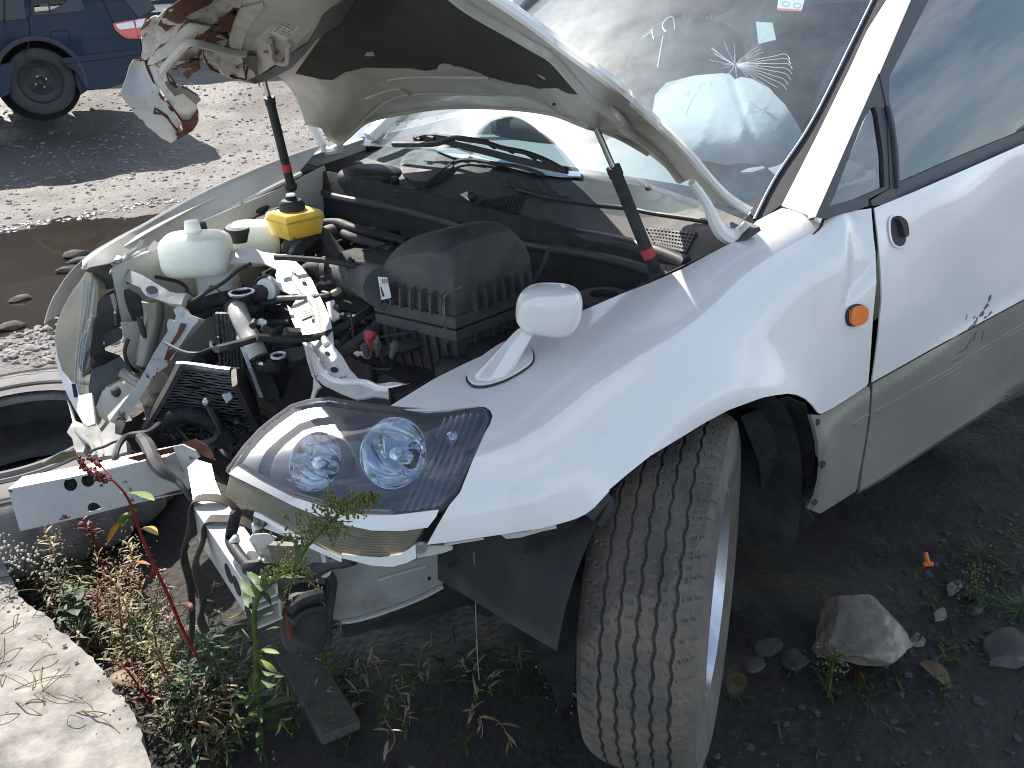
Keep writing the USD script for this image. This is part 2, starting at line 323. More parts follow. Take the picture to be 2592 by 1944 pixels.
for nm, c in dict(leaf_green=(.065, .125, .025), leaf_dark=(.03, .07, .022), leaf_lime=(.20, .26, .05), leaf_yellow=(.50, .33, .05), leaf_orange=(.34, .15, .05), leaf_red=(.20, .045, .035), stem_red=(.30, .03, .035), leaf_dry=(.20,.14,.07), leaf_olive=(.11,.12,.035), stem_green=(.15, .2, .04), stem_brown=(.16, .10, .05), straw=(.42, .34, .19), fluff=(.7, .67, .6), seed_tan=(.30, .25, .12), leaf_blue=(.06, .12, .05), grass_tip=(.06, .085, .03)).items(): leafmat(nm, c)

def ground_material():
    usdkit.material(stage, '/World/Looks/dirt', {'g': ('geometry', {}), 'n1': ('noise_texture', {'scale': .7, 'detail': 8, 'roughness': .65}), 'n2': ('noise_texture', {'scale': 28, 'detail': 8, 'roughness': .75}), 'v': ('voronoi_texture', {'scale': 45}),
        'sx': ('separate_xyz', {}), 'dk1': ('map_range', {'from_min': -2.2, 'from_max': -.3}), 'dk2': ('map_range', {'from_min': 4.2, 'from_max': 2.4}), 'dk': ('math', {'math_type': 'multiply'}), 'm0': ('mix_color', {}), 'r0': ('rgb_ramp', {'ramp': [(.35, (.032, .028, .023)), (.65, (.070, .061, .052))]}),  # soil colour darkened in a band beside the car to deepen its shadow
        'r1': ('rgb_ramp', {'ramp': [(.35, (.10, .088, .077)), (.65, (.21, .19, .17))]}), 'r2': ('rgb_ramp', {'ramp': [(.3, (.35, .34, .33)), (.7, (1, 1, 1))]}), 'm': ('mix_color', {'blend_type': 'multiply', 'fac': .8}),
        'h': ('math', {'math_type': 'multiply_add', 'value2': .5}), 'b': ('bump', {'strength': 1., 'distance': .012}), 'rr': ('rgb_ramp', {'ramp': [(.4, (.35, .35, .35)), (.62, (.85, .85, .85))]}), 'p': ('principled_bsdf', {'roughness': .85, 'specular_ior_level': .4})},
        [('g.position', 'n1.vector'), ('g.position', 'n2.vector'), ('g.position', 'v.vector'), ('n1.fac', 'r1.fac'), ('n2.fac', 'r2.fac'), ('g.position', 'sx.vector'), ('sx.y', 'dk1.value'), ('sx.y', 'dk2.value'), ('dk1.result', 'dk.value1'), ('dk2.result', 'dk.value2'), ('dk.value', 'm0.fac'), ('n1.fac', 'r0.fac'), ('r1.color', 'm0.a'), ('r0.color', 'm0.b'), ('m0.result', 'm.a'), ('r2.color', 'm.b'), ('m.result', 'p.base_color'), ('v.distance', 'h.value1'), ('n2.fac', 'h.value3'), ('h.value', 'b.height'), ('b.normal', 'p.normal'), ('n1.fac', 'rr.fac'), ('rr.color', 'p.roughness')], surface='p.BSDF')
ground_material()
mat('water', (.034, .028, .021), .02, spec=.6, var=.35, vs=1.6)
mat('hill', (.06, .075, .05), .95, var=.4, vs=.05)

# ---------------------------------------------------------------- ground
def ground_h(x, y):
    """Height of the yard: level round the car, rising gently towards the parked car, lower in the puddle."""
    far = np.clip((-y - 7.2) / 3.2, 0, 1); up = .31 * far * far * (3 - 2 * far)
    p = np.stack([x, y, 0 * x], -1)
    bump = (meshkit.fbm(p * 1.3, 3, 5) - .5) * .06 + (meshkit.fbm(p * 9, 3, 8) - .5) * .022
    d = np.sqrt(((x + .55) / 1.7) ** 2 + ((y + 3.85) / 1.0) ** 2); pud = -.085 * np.clip(1.35 - d, 0, 1) ** .8
    return up + bump * np.clip(1.2 - np.hypot(x, y) / 60, .3, 1) + pud
def axis_steps(near, fine, lim):
    a = [0.]; st = fine
    while a[-1] < lim:
        if a[-1] > near: st *= 1.16
        a.append(a[-1] + st)
    return np.array(a)
gx = axis_steps(2.6, .045, 900); gx = np.r_[-gx[:0:-1], gx] - .3
gy = axis_steps(3.0, .045, 900); gy = np.r_[-(axis_steps(6.5, .045, 900))[:0:-1], gy]
X, Y = np.meshgrid(gx, gy, indexing='ij'); Zg = ground_h(X, Y)
nx, ny = X.shape; ii = np.arange(nx * ny).reshape(nx, ny)
q = np.stack([ii[:-1, :-1], ii[1:, :-1], ii[1:, 1:], ii[:-1, 1:]], -1).reshape(-1, 4)
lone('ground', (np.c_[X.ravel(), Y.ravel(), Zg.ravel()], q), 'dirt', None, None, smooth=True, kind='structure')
th = np.linspace(0, 2 * np.pi, 60, endpoint=False); rr = 1.28 + .08 * np.sin(3 * th + 1) + .06 * np.sin(7 * th)
pv = np.c_[-.55 + 1.7 * rr * np.cos(th), -3.85 + 1.0 * rr * np.sin(th), np.full(60, -.022)]
lone('puddle', solidify(np.vstack([pv, [[-.55, -3.85, -.022]]]), np.array([(i, (i + 1) % 60, 60) for i in range(60)]), .02, (0, 0, -1)), 'water', None, None, kind='structure')
rng = np.random.default_rng(3)
hx = np.linspace(-500, 500, 90); hv = []
for x_ in hx:
    h = 16 + 26 * meshkit.fbm(np.array([[x_ / 90, 0, 0]]), 3, 2)[0] + 9 * np.exp(-((x_ + 260) / 90) ** 2)
    hv += [(x_, 330, -2), (x_, 380 + 20 * math.sin(x_ / 60), h), (x_, 520, -2)]
lone('hill', (np.array(hv), np.array([(3*i+a, 3*i+3+a, 3*i+4+a, 3*i+1+a) for i in range(89) for a in (0, 1)])), 'hill', None, None, smooth=True, kind='structure')

# ---------------------------------------------------------------- the wrecked car: outer surface
SUV = thing('wrecked_suv', 'crashed white off-road car with raised crumpled bonnet and torn-off front', 'car', (0, 0, 0))
_st = np.array([(-4., .80, 1.12, .90), (-1.5, .81, 1.075, .905), (-.64, .80, 1.035, .905), (-.45, .76, 1.018, .907), (-.31, .737, 1.0, .908), (-.14, .715, .972, .908), (.12, .69, .938, .905), (.3, .66, .905, .89), (.4, .635, .883, .865), (.49, .605, .859, .82), (.6, .53, .83, .74), (.7, .44, .80, .64), (.76, .36, .78, .54), (.85, .2, .75, .35), (.9, .05, .7, .1)])
_ye, _ze, _Y = [PchipInterpolator(_st[:, 0], _st[:, k], extrapolate=True) for k in (1, 2, 3)]
def body(P):
    x, y, z = P[..., 0], np.abs(P[..., 1]), P[..., 2]; xc = np.clip(x, -4, .9)
    ye, ze, Yy = _ye(xc), _ze(xc), _Y(xc)
    r = np.hypot(x, z - .38); flare = .018 * np.exp(-((r - .40) / .055) ** 2) * (x < .5)
    clad = np.where(x < -.36, .010 / (1 + np.exp((z - .60) / .006)), 0); sill = np.clip(np.clip(.40 - z, 0, .2), 0, 1) ** 2 * 1.1 - np.where(x < -.36, .018 * np.exp(-((z - .27) / .05) ** 2), 0)
    dent = .006 * np.sin(x * 5.2 + z * 7) * np.exp(-((z - .8) / .16) ** 2) + .004 * np.sin(x * 11 - z * 13)
    d1 = (x + .455) * -.90 - (z - .815) * .43; d2 = (z - .815) * .96 + (x + .455) * .26; cr = np.clip(np.minimum(d1, d2) / .035, 0, 1); dent = dent - .011 * cr * cr * (3 - 2 * cr) * np.clip((x + .64) / .05, 0, 1) * (np.abs(P[..., 1]) > 0)
    yy = y - flare - clad + sill - dent * (x > -3)
    z0 = .60; v = (np.clip(yy - ye, 0, 9) / (Yy - ye)) ** 2.3 + (np.clip(z - z0, 0, 9) / (ze - z0)) ** 2.3 - 1
    return np.where(x > .92, 1., v)
SKIN = meet(body)
fender_px = [(844,876)] + R5([(600,920),(800,820),(1010,725),(1300,592),(1580,470),(1800,375),(2000,297),(2212,205)]) + R3([(160,1655),(250,1607),(350,1555),(420,1495),(480,1430),(560,1388),(640,1350),(690,1355),(780,1385),(860,1408),(895,1432),(878,1475),(905,1440),(918,1428),(1000,1395),(1120,1365),(1222,1350)]) + R6([(1237,0),(1250,100),(1255,300),(1235,500),(1215,800),(1203,945),(1195,962),(1130,1008),(1050,1060),(970,1110),(893,1148),(880,1140),(842,1090),(800,1050),(740,1022),(680,1015),(600,1025),(520,1040),(450,1065),(300,1120),(150,1200),(0,1292)]) + R5([(2100,1360),(2000,1420),(1850,1540),(1715,1655)]) + R8([(1740,235),(1680,300),(1640,345),(1580,390),(1520,418),(1450,440),(1300,480),(1000,525),(700,570),(555,585),(625,460),(700,330)]) + R5([(770,1655),(810,1555),(850,1450),(930,1270),(965,1210),(980,1160),(965,1118),(930,1097),(880,1095),(700,1125),(550,1135),(430,1120),(320,1097)])
fm = panel(fender_px, SKIN, .0025, 7)
fender = obj('fender', fm, 'white_paint', SUV, smooth=45, label='front wing nearest the camera, with small mirror and orange lamp')
flip = lambda m: (arr(m)[0] * [1, -1, 1], arr(m)[1][:, ::-1])
obj('fender', flip(fm), 'white_paint', SUV, smooth=45, label='far front wing seen from inside the engine bay')
clad_f = [(1771,897)] + R6([(970,1113),(1050,1063),(1130,1011),(1195,966),(1212,975),(1216,1010),(1205,1150),(1178,1350),(1138,1560),(1133,1600)]) + R9([(1120,240),(1000,318),(890,385),(805,350),(845,260),(868,170),(880,50)]) + R6([(878,1330),(870,1300),(855,1225),(832,1150)])
cf = panel(clad_f, SKIN, .008, 7); obj('lower_cladding', cf, 'beige_metal', fender)
obj('lower_cladding', flip(cf), 'beige_metal', SUV + '/fender_001')
for p in R6([(870,1200),(905,1475)]) + R9([(910,65),(855,310)]):
    c = CAM + rays(p)[0] * SKIN(np.array([p]))[0]; obj('push_clip', lathe([(0, .004), (.006, .004), (.008, 0)], c, (0, 1, 0), 12), 'black_plastic', fender + '/lower_cladding')
# front door with its lower cladding, handle recess and the paint scuffs
door_px = R3([(1243,1348),(1500,1243),(1800,1113),(2212,932)]) + [(2320,273),(2420,228),(2460,505),(2420,533),(2320,588)] + R6([(2212,402),(2030,500),(1850,597),(1600,732),(1400,845),(1227,941),(1240,850),(1254,750),(1270,620),(1280,500),(1290,400),(1288,300),(1278,150),(1266,0)])
dm = panel(door_px, SKIN, .003, 9); door = obj('front_door', dm, 'white_paint', SUV, smooth=45)
obj('front_door', flip(dm), 'white_paint', SUV, smooth=45)
dclad = R6([(1229,951),(1400,855),(1600,742),(1850,607),(2030,510),(2212,412)]) + [(2320,596),(2420,541),(2420,690),(2212,836)] + R6([(2000,1103),(1700,1292),(1300,1553),(1146,1645),(1172,1450),(1213,1200),(1224,1050)])
dc = panel(dclad, SKIN, .01, 8, off=.001); obj('lower_cladding', dc, 'beige_metal', door)
sill = R6([(1140,1648),(1300,1556),(1700,1295),(2000,1106),(2212,972)]) + [(2420,693),(2420,706),(2212,852)] + R6([(2000,1122),(1700,1312),(1300,1575),(1128,1668)])
obj('sill_trim', panel(sill, SKIN, .01, 8), 'trim_grey', SUV)
for k in (0, 1):   # two raised lines pressed into the cladding
    line = [(R6(a, b + 26 * k)[0]) for a, b in [(1235,1135),(1400,1045),(1600,930),(1750,843),(1900,745),(2050,655),(2212,560)]] + [(2400, 597 + 9 * k)]
    P = CAM + rays(line) * SKIN(np.array(line))[:, None]; obj('pressed_line', tube(P + [0, .0005, 0], .0032, 6, 4), 'beige_metal', door + '/lower_cladding')
line = R6([(1105,1215),(1150,1180),(1205,1150)]); P = CAM + rays(line) * SKIN(np.array(line))[:, None]; obj('pressed_line', tube(P, .003, 6, 4), 'beige_metal', fender + '/lower_cladding')
hp = rounded(R3([(1325,1430),(1345,1395),(1400,1388),(1440,1410),(1452,1470),(1450,1560),(1435,1600),(1385,1610),(1350,1590),(1328,1520)]))
hi = rounded(R3([(1335,1432),(1352,1405),(1400,1398),(1432,1418),(1442,1470),(1441,1550),(1428,1590),(1388,1600),(1356,1580),(1338,1520)]))
hd = obj('door_handle', panel(hi, SKIN, .003, 4, off=.0012), 'black_plastic', door, label='black lever in oval recess')
obj('handle_surround', panel(hp, SKIN, .003, 3, holes=[hi], off=.004), 'white_paint', hd)
obj('handle_lever', panel(rounded(R3([(1375,1410),(1420,1425),(1435,1480),(1435,1540),(1405,1530),(1395,1470),(1372,1430)])), SKIN, .01, 4, off=.012), 'black_rubber', hd)
rng = np.random.default_rng(5)
def blot(cx, cy, L, w, ang):
    n = 11; t = np.linspace(0, 2 * np.pi, n, endpoint=False); r = 1 + rng.normal(0, .28, n); x = np.cos(t) * L * r; y = np.sin(t) * w * r
    return panel(R6([(cx + a * math.cos(ang) - b * math.sin(ang), cy + a * math.sin(ang) + b * math.cos(ang)) for a, b in zip(x, y)]), SKIN, .0008, 1.5, off=.0009)
sm = [blot(*q) for q in ((1990,395,26,7,-1.1), (1965,450,32,8,-1.0), (1935,500,30,12,-.9), (1900,545,34,9,-1.2), (1992,495,22,8,-.9), (1870,580,20,6,-.6), (1920,590,26,7,.4), (1838,520,22,3,-1.3), (1960,520,16,7,-.4), (1950,560,14,5,-.3), (2055,555,10,7,.2), (1890,520,10,6,-.9))]
for q in ((1850,690,50,3,-1.0), (1890,640,40,2.5,-1.3), (1820,730,60,5,-.5), (1940,640,34,2.5,-1.4), (1780,790,50,2.5,-.5)): sm.append(panel(R6([(q[0] + q[2] * c * math.cos(q[4]) - q[3] * d * math.sin(q[4]), q[1] + q[2] * c * math.sin(q[4]) + q[3] * d * math.cos(q[4])) for c, d in ((-1, 0), (-.4, .9), (.3, 1), (1, 0), (.3, -.7), (-.5, -1))]), SKIN, .0008, 1.5, off=.0022))
obj('paint_scuff', join(*sm), 'scuff', door, label='dark scuff marks above the cladding', kind='stuff')
ip = rounded(R6([(1062,500),(1085,455),(1130,438),(1172,450),(1180,500),(1165,548),(1110,575),(1070,565)]))
si = obj('side_indicator', panel(ip, SKIN, .012, 3, off=.011), 'orange_lens', fender); obj('gasket', panel([(1848 + (a - 1848) * 1.12 - 2, 682 + (b - 682) * 1.12) for a, b in ip], SKIN, .004, 3, off=.004), 'black_rubber', si)
for k in range(5):
    IR = np.array(R6([(1080 + k * 20, 474 - k * 5), (1082 + k * 20, 555 - k * 6)])); obj('lens_rib', tube(CAM + rays(IR) * (SKIN(IR) - .0105)[:, None], .0012, 5, 2), 'orange_lens', si)
rp = R3([(906,1432),(915,1432),(908,1465),(883,1495),(850,1520),(838,1519),(868,1488),(892,1460)]); obj('rust_crack', panel(rp, SKIN, .001, 2, off=.001), 'rust', fender)

# ---- glass house
def screen(P):
    x, y, z = P[..., 0], P[..., 1], P[..., 2]; return x - (-.36 - .26 * y * y - (z - 1.0) / math.tan(math.radians(31)))
WS = meet(screen, .8, 6)
def flank(P): return P[..., 1] - (.835 - .40 * (P[..., 2] - 1.0))
FL = meet(flank, .8, 6)
glass_px = [(735,335),(800,215),(960,130),(1100,-160),(1955,-160)] + R3([(1245,0),(1040,420),(800,870),(620,1130),(555,1250)]) + [(1600,480),(1391,402),(1254,382),(1150,372),(1027,333),(851,317),(757,312)]
ws = obj('windscreen', panel(glass_px, WS, .004, 14), 'windscreen_glass', SUV, smooth=True)
frit = R3([(1330,-500),(1245,0),(1040,420),(800,870),(620,1130),(555,1240),(470,1300),(380,1330),(480,1430),(560,1388),(640,1330),(860,900),(1085,440),(1190,205),(1320,0),(1560,-500)])
obj('screen_border', panel(frit, WS, .006, 7, off=.002), 'black_rubber', SUV, label='black moulding along the windscreen pillar')
lip = R3([(470,1432),(620,1140),(800,872),(1030,430),(1240,0),(1480,-500)])
P = CAM + rays(lip) * WS(np.array(lip))[:, None]; obj('screen_bead', tube(P + [.004, 0, .004], .0035, 6, 5), 'steel', SUV + '/screen_border')
pl = [(a, b, CAM + rays((a, b))[0] * WS(np.array([(a, b)]))[0] + [.0, .012, .0]) for a, b in R3([(640,1335),(1085,440),(1320,0),(1560,-500)])] + [(a, b, CAM + rays((a, b))[0] * FL(np.array([(a, b)]))[0]) for a, b in R3([(860,1405),(1275,470),(1475,0),(1680,-500)])]
pil = R3([(640,1333),(860,900),(1085,440),(1190,205),(1320,0),(1560,-500),(1680,-500),(1475,0),(1265,478),(1060,950),(858,1403),(780,1380),(690,1350)])
obj('windscreen_pillar', panel(pil, ctl(*pl), .02, 8), 'white_paint', SUV)
qo = R3([(862,1405),(1060,950),(1268,482),(1282,520),(1305,660),(1335,900),(1352,1215),(1205,1290),(1205,1335),(1060,1370),(920,1420)])
qh = R3([(985,1265),(1035,1130),(1165,790),(1215,705),(1245,690),(1262,740),(1300,1000),(1308,1210),(1130,1285),(950,1335)])
obj('quarter_window_frame', panel(qo, FL, .02, 6, holes=[qh]), 'trim_grey', SUV)
obj('quarter_window', panel(R3([(955,1340),(1190,720),(1250,680),(1315,1230)]), FL, .004, 10, off=-.006), 'window_glass', SUV)
do = R3([(1270,478),(1475,0),(1700,-560)]) + [(2420,-180),(2420,228)] + R3([(2212,928),(1800,1108),(1500,1237),(1225,1335),(1215,1300),(1340,1222),(1318,700)])
dh = R3([(1330,640),(1335,500),(1590,0),(1830,-520)]) + [(2410,-170),(2410,180)] + R3([(2212,842),(1800,1010),(1402,1185),(1395,1000),(1370,800)])
obj('door_window_frame', panel(do, FL, .02, 8, holes=[dh], off=.002), 'trim_grey', door)
obj('door_window', panel(R3([(1310,640),(1340,420),(1590,-40),(1800,-560)]) + [(2420,-180),(2420,190)] + R3([(2212,852),(1800,1020),(1390,1195)]), FL, .004, 12, off=-.008), 'window_glass', door)
P = CAM + rays(R3([(1310,690),(1350,900),(1372,1215)])) * FL(np.array(R3([(1310,690),(1350,900),(1372,1215)])))[:, None]
obj('window_channel', tube(P + [0, .004, 0], .006, 6, 5), 'black_rubber', door + '/door_window_frame')
# roof, far side and tail (outside the frame, but they shade the yard and close the cabin)
roof = np.array([(x, y, 1.56 + .10 * (1 - (y / .68) ** 4) - .05 * ((x + 2.1) / 1.1) ** 4) for x in np.linspace(-1.28, -3.2, 14) for y in np.linspace(-.64, .64, 12)])
obj('roof', solidify(roof, np.array([(i*12+j, i*12+j+1, i*12+j+13, i*12+j+12) for i in range(13) for j in range(11)])[:, [0,1,2,0,2,3]].reshape(-1, 3), .03, (0, 0, -1)), 'white_paint', SUV, smooth=True)
obj('tail', hull([(x, y, z) for y in (-.88, .88) for x, z in ((-2.75, .3), (-3.5, .35), (-3.55, .9), (-3.45, 1.05), (-2.75, 1.05))] + [(x, y, 1.58) for y in (-.62, .62) for x in (-2.75, -3.2)]), 'white_paint', SUV)
for s in (-1, 1): obj('rear_door', hull([(x, s * y, z) for x in (-1.62, -2.75) for y, z in ((.87, .27), (.90, .6), (.84, 1.05), (.78, 1.05), (.80, .27))]), 'white_paint', SUV)
obj('windscreen_pillar', bar((-.50, -.74, 1.02), (-1.22, -.60, 1.50), .05, .03), 'white_paint', SUV)
for s in (-1, 1): obj('centre_pillar', bar((-2.02, s * .81, 1.03), (-2.08, s * .62, 1.58), .07, .04), 'interior_dark', SUV)
obj('window_far', solidify(np.array([(-.6, -.83, 1.03), (-2.75, -.83, 1.06), (-2.75, -.62, 1.56), (-1.28, -.62, 1.55)]), np.array([(0, 1, 2), (0, 2, 3)]), .004, (0, 1, 0)), 'window_glass', SUV)
obj('jamb_light_block', box((-.645, .812, .64), (.20, .03, .70)), 'dark_void', SUV); obj('jamb_light_block', box((-.645, -.812, .64), (.20, .03, .70)), 'dark_void', SUV)  # black boxes added behind the shut lines to stop sun leaking through
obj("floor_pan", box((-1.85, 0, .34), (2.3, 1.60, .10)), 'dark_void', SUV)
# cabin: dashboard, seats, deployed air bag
obj('footwell_light_block', box((-.61, 0, .62), (.20, 1.6, .66)), 'dark_void', SUV)  # unseen black box added to stop sun crossing in front of the dash
dash = obj('dashboard', hull([(x, y, z) for y in (-.70, .70) for x, z in ((-.66, .985), (-.72, 1.005), (-1.02, 1.0), (-1.1, .93), (-1.08, .6), (-.66, .6))]), 'dash_light', SUV)
obj('air_vent_pod', superell((-.88, .53, 1.0), (.17, .15, .035), np.eye(3), 2.4), 'dash_light', dash); obj('instrument_hood', superell((-.92, -.38, 1.02), (.12, .2, .06), np.eye(3), 2.4), 'interior_dark', dash)
def seat(y):
    a = (-math.sin(.32), 0, math.cos(.32)); ax = ((math.cos(.32), 0, math.sin(.32)), (0, 1, 0), a)
    s = obj('seat', superell((-1.62, y, .95), (.09, .25, .36), ax, 3.2), 'interior_grey', SUV)
    obj('seat_cushion', superell((-1.32, y, .62), (.28, .26, .09), np.eye(3), 3.5), 'interior_grey', s); obj('headrest', superell((-1.78, y, 1.40), (.055, .14, .10), ax, 3), 'interior_dark', s)
    for d in (-.06, .06): obj('headrest_post', bar((-1.73, y + d, 1.26), (-1.76, y + d, 1.36), .012, .012), 'steel', s)
seat(.40); seat(-.40)
obj('rear_seat', superell((-2.55, 0, .98), (.1, .62, .33), np.eye(3), 4), 'interior_dark', SUV)
bag = [(1408,250),(1415,205),(1440,178),(1500,163),(1560,158),(1577,160),(1588,172),(1600,166),(1625,170),(1660,190),(1695,225),(1715,255),(1735,290),(1728,330),(1712,360),(1700,378),(1660,372),(1640,356),(1600,352),(1570,357),(1535,350),(1500,345),(1460,322),(1425,300)]
def bagd(a):
    g = WS(a); c = np.array([1580, 275.]); d = (np.asarray(a) - c) / [165, 112]; r2 = np.clip((d ** 2).sum(1), 0, 1.2)
    fold = .010 * np.abs(np.sin((a[:, 0] - 1580) * .022 + (a[:, 1] - 200) * .008 + 2.2 * meshkit.noise(np.c_[a / 60, 0 * a[:, 0]], 9))) + .014 * np.exp(-(((a[:, 0] - 1578 - (a[:, 1] - 160) * .34) / 9) ** 2)) + .012 * (meshkit.fbm(np.c_[a / 38, 0 * a[:, 0]], 3, 4) - .5)
    return g + .05 + .16 * r2 + fold
ab = obj('airbag', panel(bag, bagd, .012, 6), 'airbag_cloth', SUV, label='white deflated airbag slumped over the dashboard', smooth=50)
obj('airbag_flap', panel(R3([(370,1115),(420,1090),(520,1075),(540,1090),(600,1078),(680,1040),(660,1140),(590,1125),(545,1085),(450,1115)]), lambda a: bagd(a) * 0 + WS(a) + .10, .006, 4), 'airbag_cloth', ab)
# crack star and stickers in the windscreen
rng = np.random.default_rng(11); c0 = np.array(R3(340, 420)[0]); cr = []
def on_screen(p, o=.003): return CAM + rays(p) * (WS(np.array(p, float)) - o)[:, None]
for k in range(38):
    a = rng.uniform(-.5, 2 * math.pi); L = rng.uniform(15, 60) if k > 8 else 90
    if k <= 8: a = -.35 + k * .13
    p = [tuple(c0 + np.array([math.cos(a + .06 * s), math.sin(a + .06 * s) * .75]) * L * 1.25 * s + rng.normal(0, .8, 2) * s) for s in np.linspace(.06, 1, 6)]
    if k <= 6: p.append((p[-1][0] + 10, p[-1][1] + 12))
    cr.append(tube(on_screen(p), .00045 if k > 8 else .0006, 4, 3))
obj('crack', join(*cr), 'crack_glass', ws)
for a, b in ((R2([(1955,245),(2020,190)]), 0), (R2([(2010,195),(2025,255)]), 0), (R2([(2100,205),(2085,150),(2135,108),(2160,185)]), 0), (R2([(2085,235),(2050,435)]), 0)): obj('chalk_mark', tube(on_screen(a), .0016, 5, 4), 'crack_glass', ws)
st_ = R3([(625,-60),(800,-40),(770,70),(612,55)])
obj('sticker', panel(st_, lambda a: WS(a) + .006, .001, 6), 'sticker_blue', ws); obj('sticker_band', panel(R3([(617,52),(770,62),(767,74),(612,66)]), lambda a: WS(a) + .0055, .001, 4), 'red_print', ws)
for c in R3([(668,25),(742,35)]):
    obj('sticker_ring', panel([(c[0] + 9 * math.cos(t), c[1] + 6 * math.sin(t)) for t in np.linspace(0, 6.28, 16)[:-1]], lambda a: WS(a) + .0052, .0006, 3, holes=[[(c[0] + 7 * math.cos(t), c[1] + 4.5 * math.sin(t)) for t in np.linspace(0, 6.28, 16)[:-1]]]), 'print_grey', ws)
pap = R3([(475,140),(582,148),(605,255),(490,285)]); obj('paper_slip', panel(pap, lambda a: WS(a) + .25, .002, 6), 'label_paper', SUV, label='pale paper slip hanging behind the windscreen')

# ---------------------------------------------------------------- bonnet
hood_ctl = [(1605,495,'x',-.37),(1450,378,'x',-.40),(1330,310,'x',-.44),(1200,262,'x',-.48),(960,233,'x',-.48),(800,265,'x',-.42),(690,325,'x',-.33),
            (1628,458,'y',.765),(1280,262,'y',.66),(1000,0,'y',.60),(870,-110,'y',.57),(640,210,'y',-.66),(600,172,'y',-.62),(560,168,'x',.02),(700,85,'x',.12),(860,0,'x',.22),(600,60,'x',.22),(450,-60,'x',.42),(700,-110,'x',.45)]
HD = ctl(*[(a, b, at(a, b, **{k: v})) for a, b, k, v in hood_ctl], *[(*pix(P)[0], np.array(P)) for P in ((.40,.565,1.60),(.58,.53,1.74),(.66,.3,1.79),(.68,0,1.80),(.64,-.3,1.75))])  # bonnet front beyond the frame extended to shade the headlamp
hood_out = [(-40,-370),(-3,-460),(208,-515),(500,-462),(829,-200)] + R2([(1000,0),(1250,170),(1400,285),(1560,400),(1700,500),(1850,620),(2000,760),(2212,960)]) + R3([(0,960),(120,1100),(300,1290),(458,1374),(440,1372),(330,1340),(295,1306),(230,1315),(215,1300),(160,1240),(60,1160)]) + R2([(2200,1180),(2130,1110),(1990,1000),(1820,900),(1600,820),(1400,750),(1200,715),(1000,700),(750,695),(560,710),(350,745),(180,785),(90,850),(-20,950),(-90,900),(-130,830)]) + Z2([(2100,1340),(2060,1200),(2000,1060),(1930,950),(1860,870),(1800,815),(1650,880),(1560,905),(1450,890),(1270,840),(1160,760),(1060,720),(1000,660),(1010,560),(1150,480),(1300,300),(1350,150),(1480,-100)]) + [(480,-120),(300,-190),(120,-280)]
hood = obj('bonnet', panel(hood_out, HD, .006, 9, rough=.002, rs=9), 'white_inner', SUV, label='raised bonnet seen from below, front end crumpled and rusty')
ins = R2([(-130,520),(-300,480),(-80,180),(120,-40),(250,-300),(500,-300),(700,10),(900,130),(1050,235),(1250,320),(1330,400),(1500,510),(1550,560),(1560,620),(1470,605),(1400,570),(1280,575),(1200,545),(1050,520),(960,505),(800,470),(600,455),(540,458),(450,440),(280,440),(150,435),(30,460),(-60,520)])
pad = obj('insulation_pad', panel(ins, lambda a: HD(a) - .012, .008, 10, rough=.006, rs=7), 'insulation', hood, label='dark grey sound-proofing felt with wavy torn edge')
band = Z2([(1560,905),(1650,880),(1800,815),(1950,735),(2080,600),(2212,430)]) + R1([(2212,150),(2300,0),(2500,-200),(2350,-200),(2212,20),(2090,110),(2000,280),(1920,330),(1830,395)]) + Z2([(1800,700),(1650,790),(1560,820),(1450,860)])
obj('pad_border', panel(band, lambda a: HD(a) - .022, .02, 8), 'trim_grey', hood, label='dark moulded band across the bonnet')
rim = R2([(700,-60),(830,40),(1000,140),(1150,225),(1280,300),(1360,345),(1420,400),(1560,560),(1700,690),(1850,830),(1960,905),(2100,1030),(2200,1160)])
Pr = CAM + rays(rim) * (HD(np.array(rim)) - .012)[:, None]; obj('bonnet_hem', tube(Pr, .012, 8, 4), 'white_inner', hood)
edge = [(500,-458),(829,-198)] + R2([(880,-90),(1000,-10),(1250,160),(1400,275),(1560,392),(1700,492),(1850,612),(2000,752),(2212,952)]) + R3([(120,1092),(300,1282),(440,1370)])
Pe = CAM + rays(edge) * (HD(np.array(edge)) - .004)[:, None]; obj('bonnet_edge', tube(Pe, .009, 8, 4), 'white_paint', hood)
re_ = R2([(-20,945),(90,845),(180,780),(350,740),(560,705),(750,690),(1000,695),(1200,710),(1400,745),(1600,815),(1820,895),(1990,995)])
Pe = CAM + rays(re_) * (HD(np.array(re_)) - .004)[:, None]; obj('bonnet_rear_edge', tube(Pe, .007, 8, 4), 'white_inner', hood)
for k in ([(130,790),(330,640),(460,610),(760,605),(1000,610),(1240,640),(1420,740),(1560,790)], [(300,520),(450,500),(700,500),(960,505)], [(160,640),(260,600),(380,575),(440,610)]):
    Pe = CAM + rays(R2(k)) * (HD(np.array(R2(k))) - .001)[:, None]; obj('pressed_rib', tube(Pe, .005, 6, 4), 'white_inner', hood)
for k in ((373,547,13), (965,622,7), (1378,676,12), (1455,460,11)):
    c = R2(k[0], k[1])[0]; r = k[2] / 3; obj('access_hole', panel([(c[0] + r * math.cos(t), c[1] + r * .8 * math.sin(t)) for t in np.linspace(0, 6.28, 14)[:-1]], lambda a: HD(a) - .0015, .002, 2), 'dark_void', hood)
for k in ([(135,345),(205,335),(225,380),(180,385)], [(1268,485),(1300,488),(1345,512),(1310,515)]): obj('pad_tear', panel(R2(k), lambda a: HD(a) - .0165, .002, 3), 'white_inner', pad)
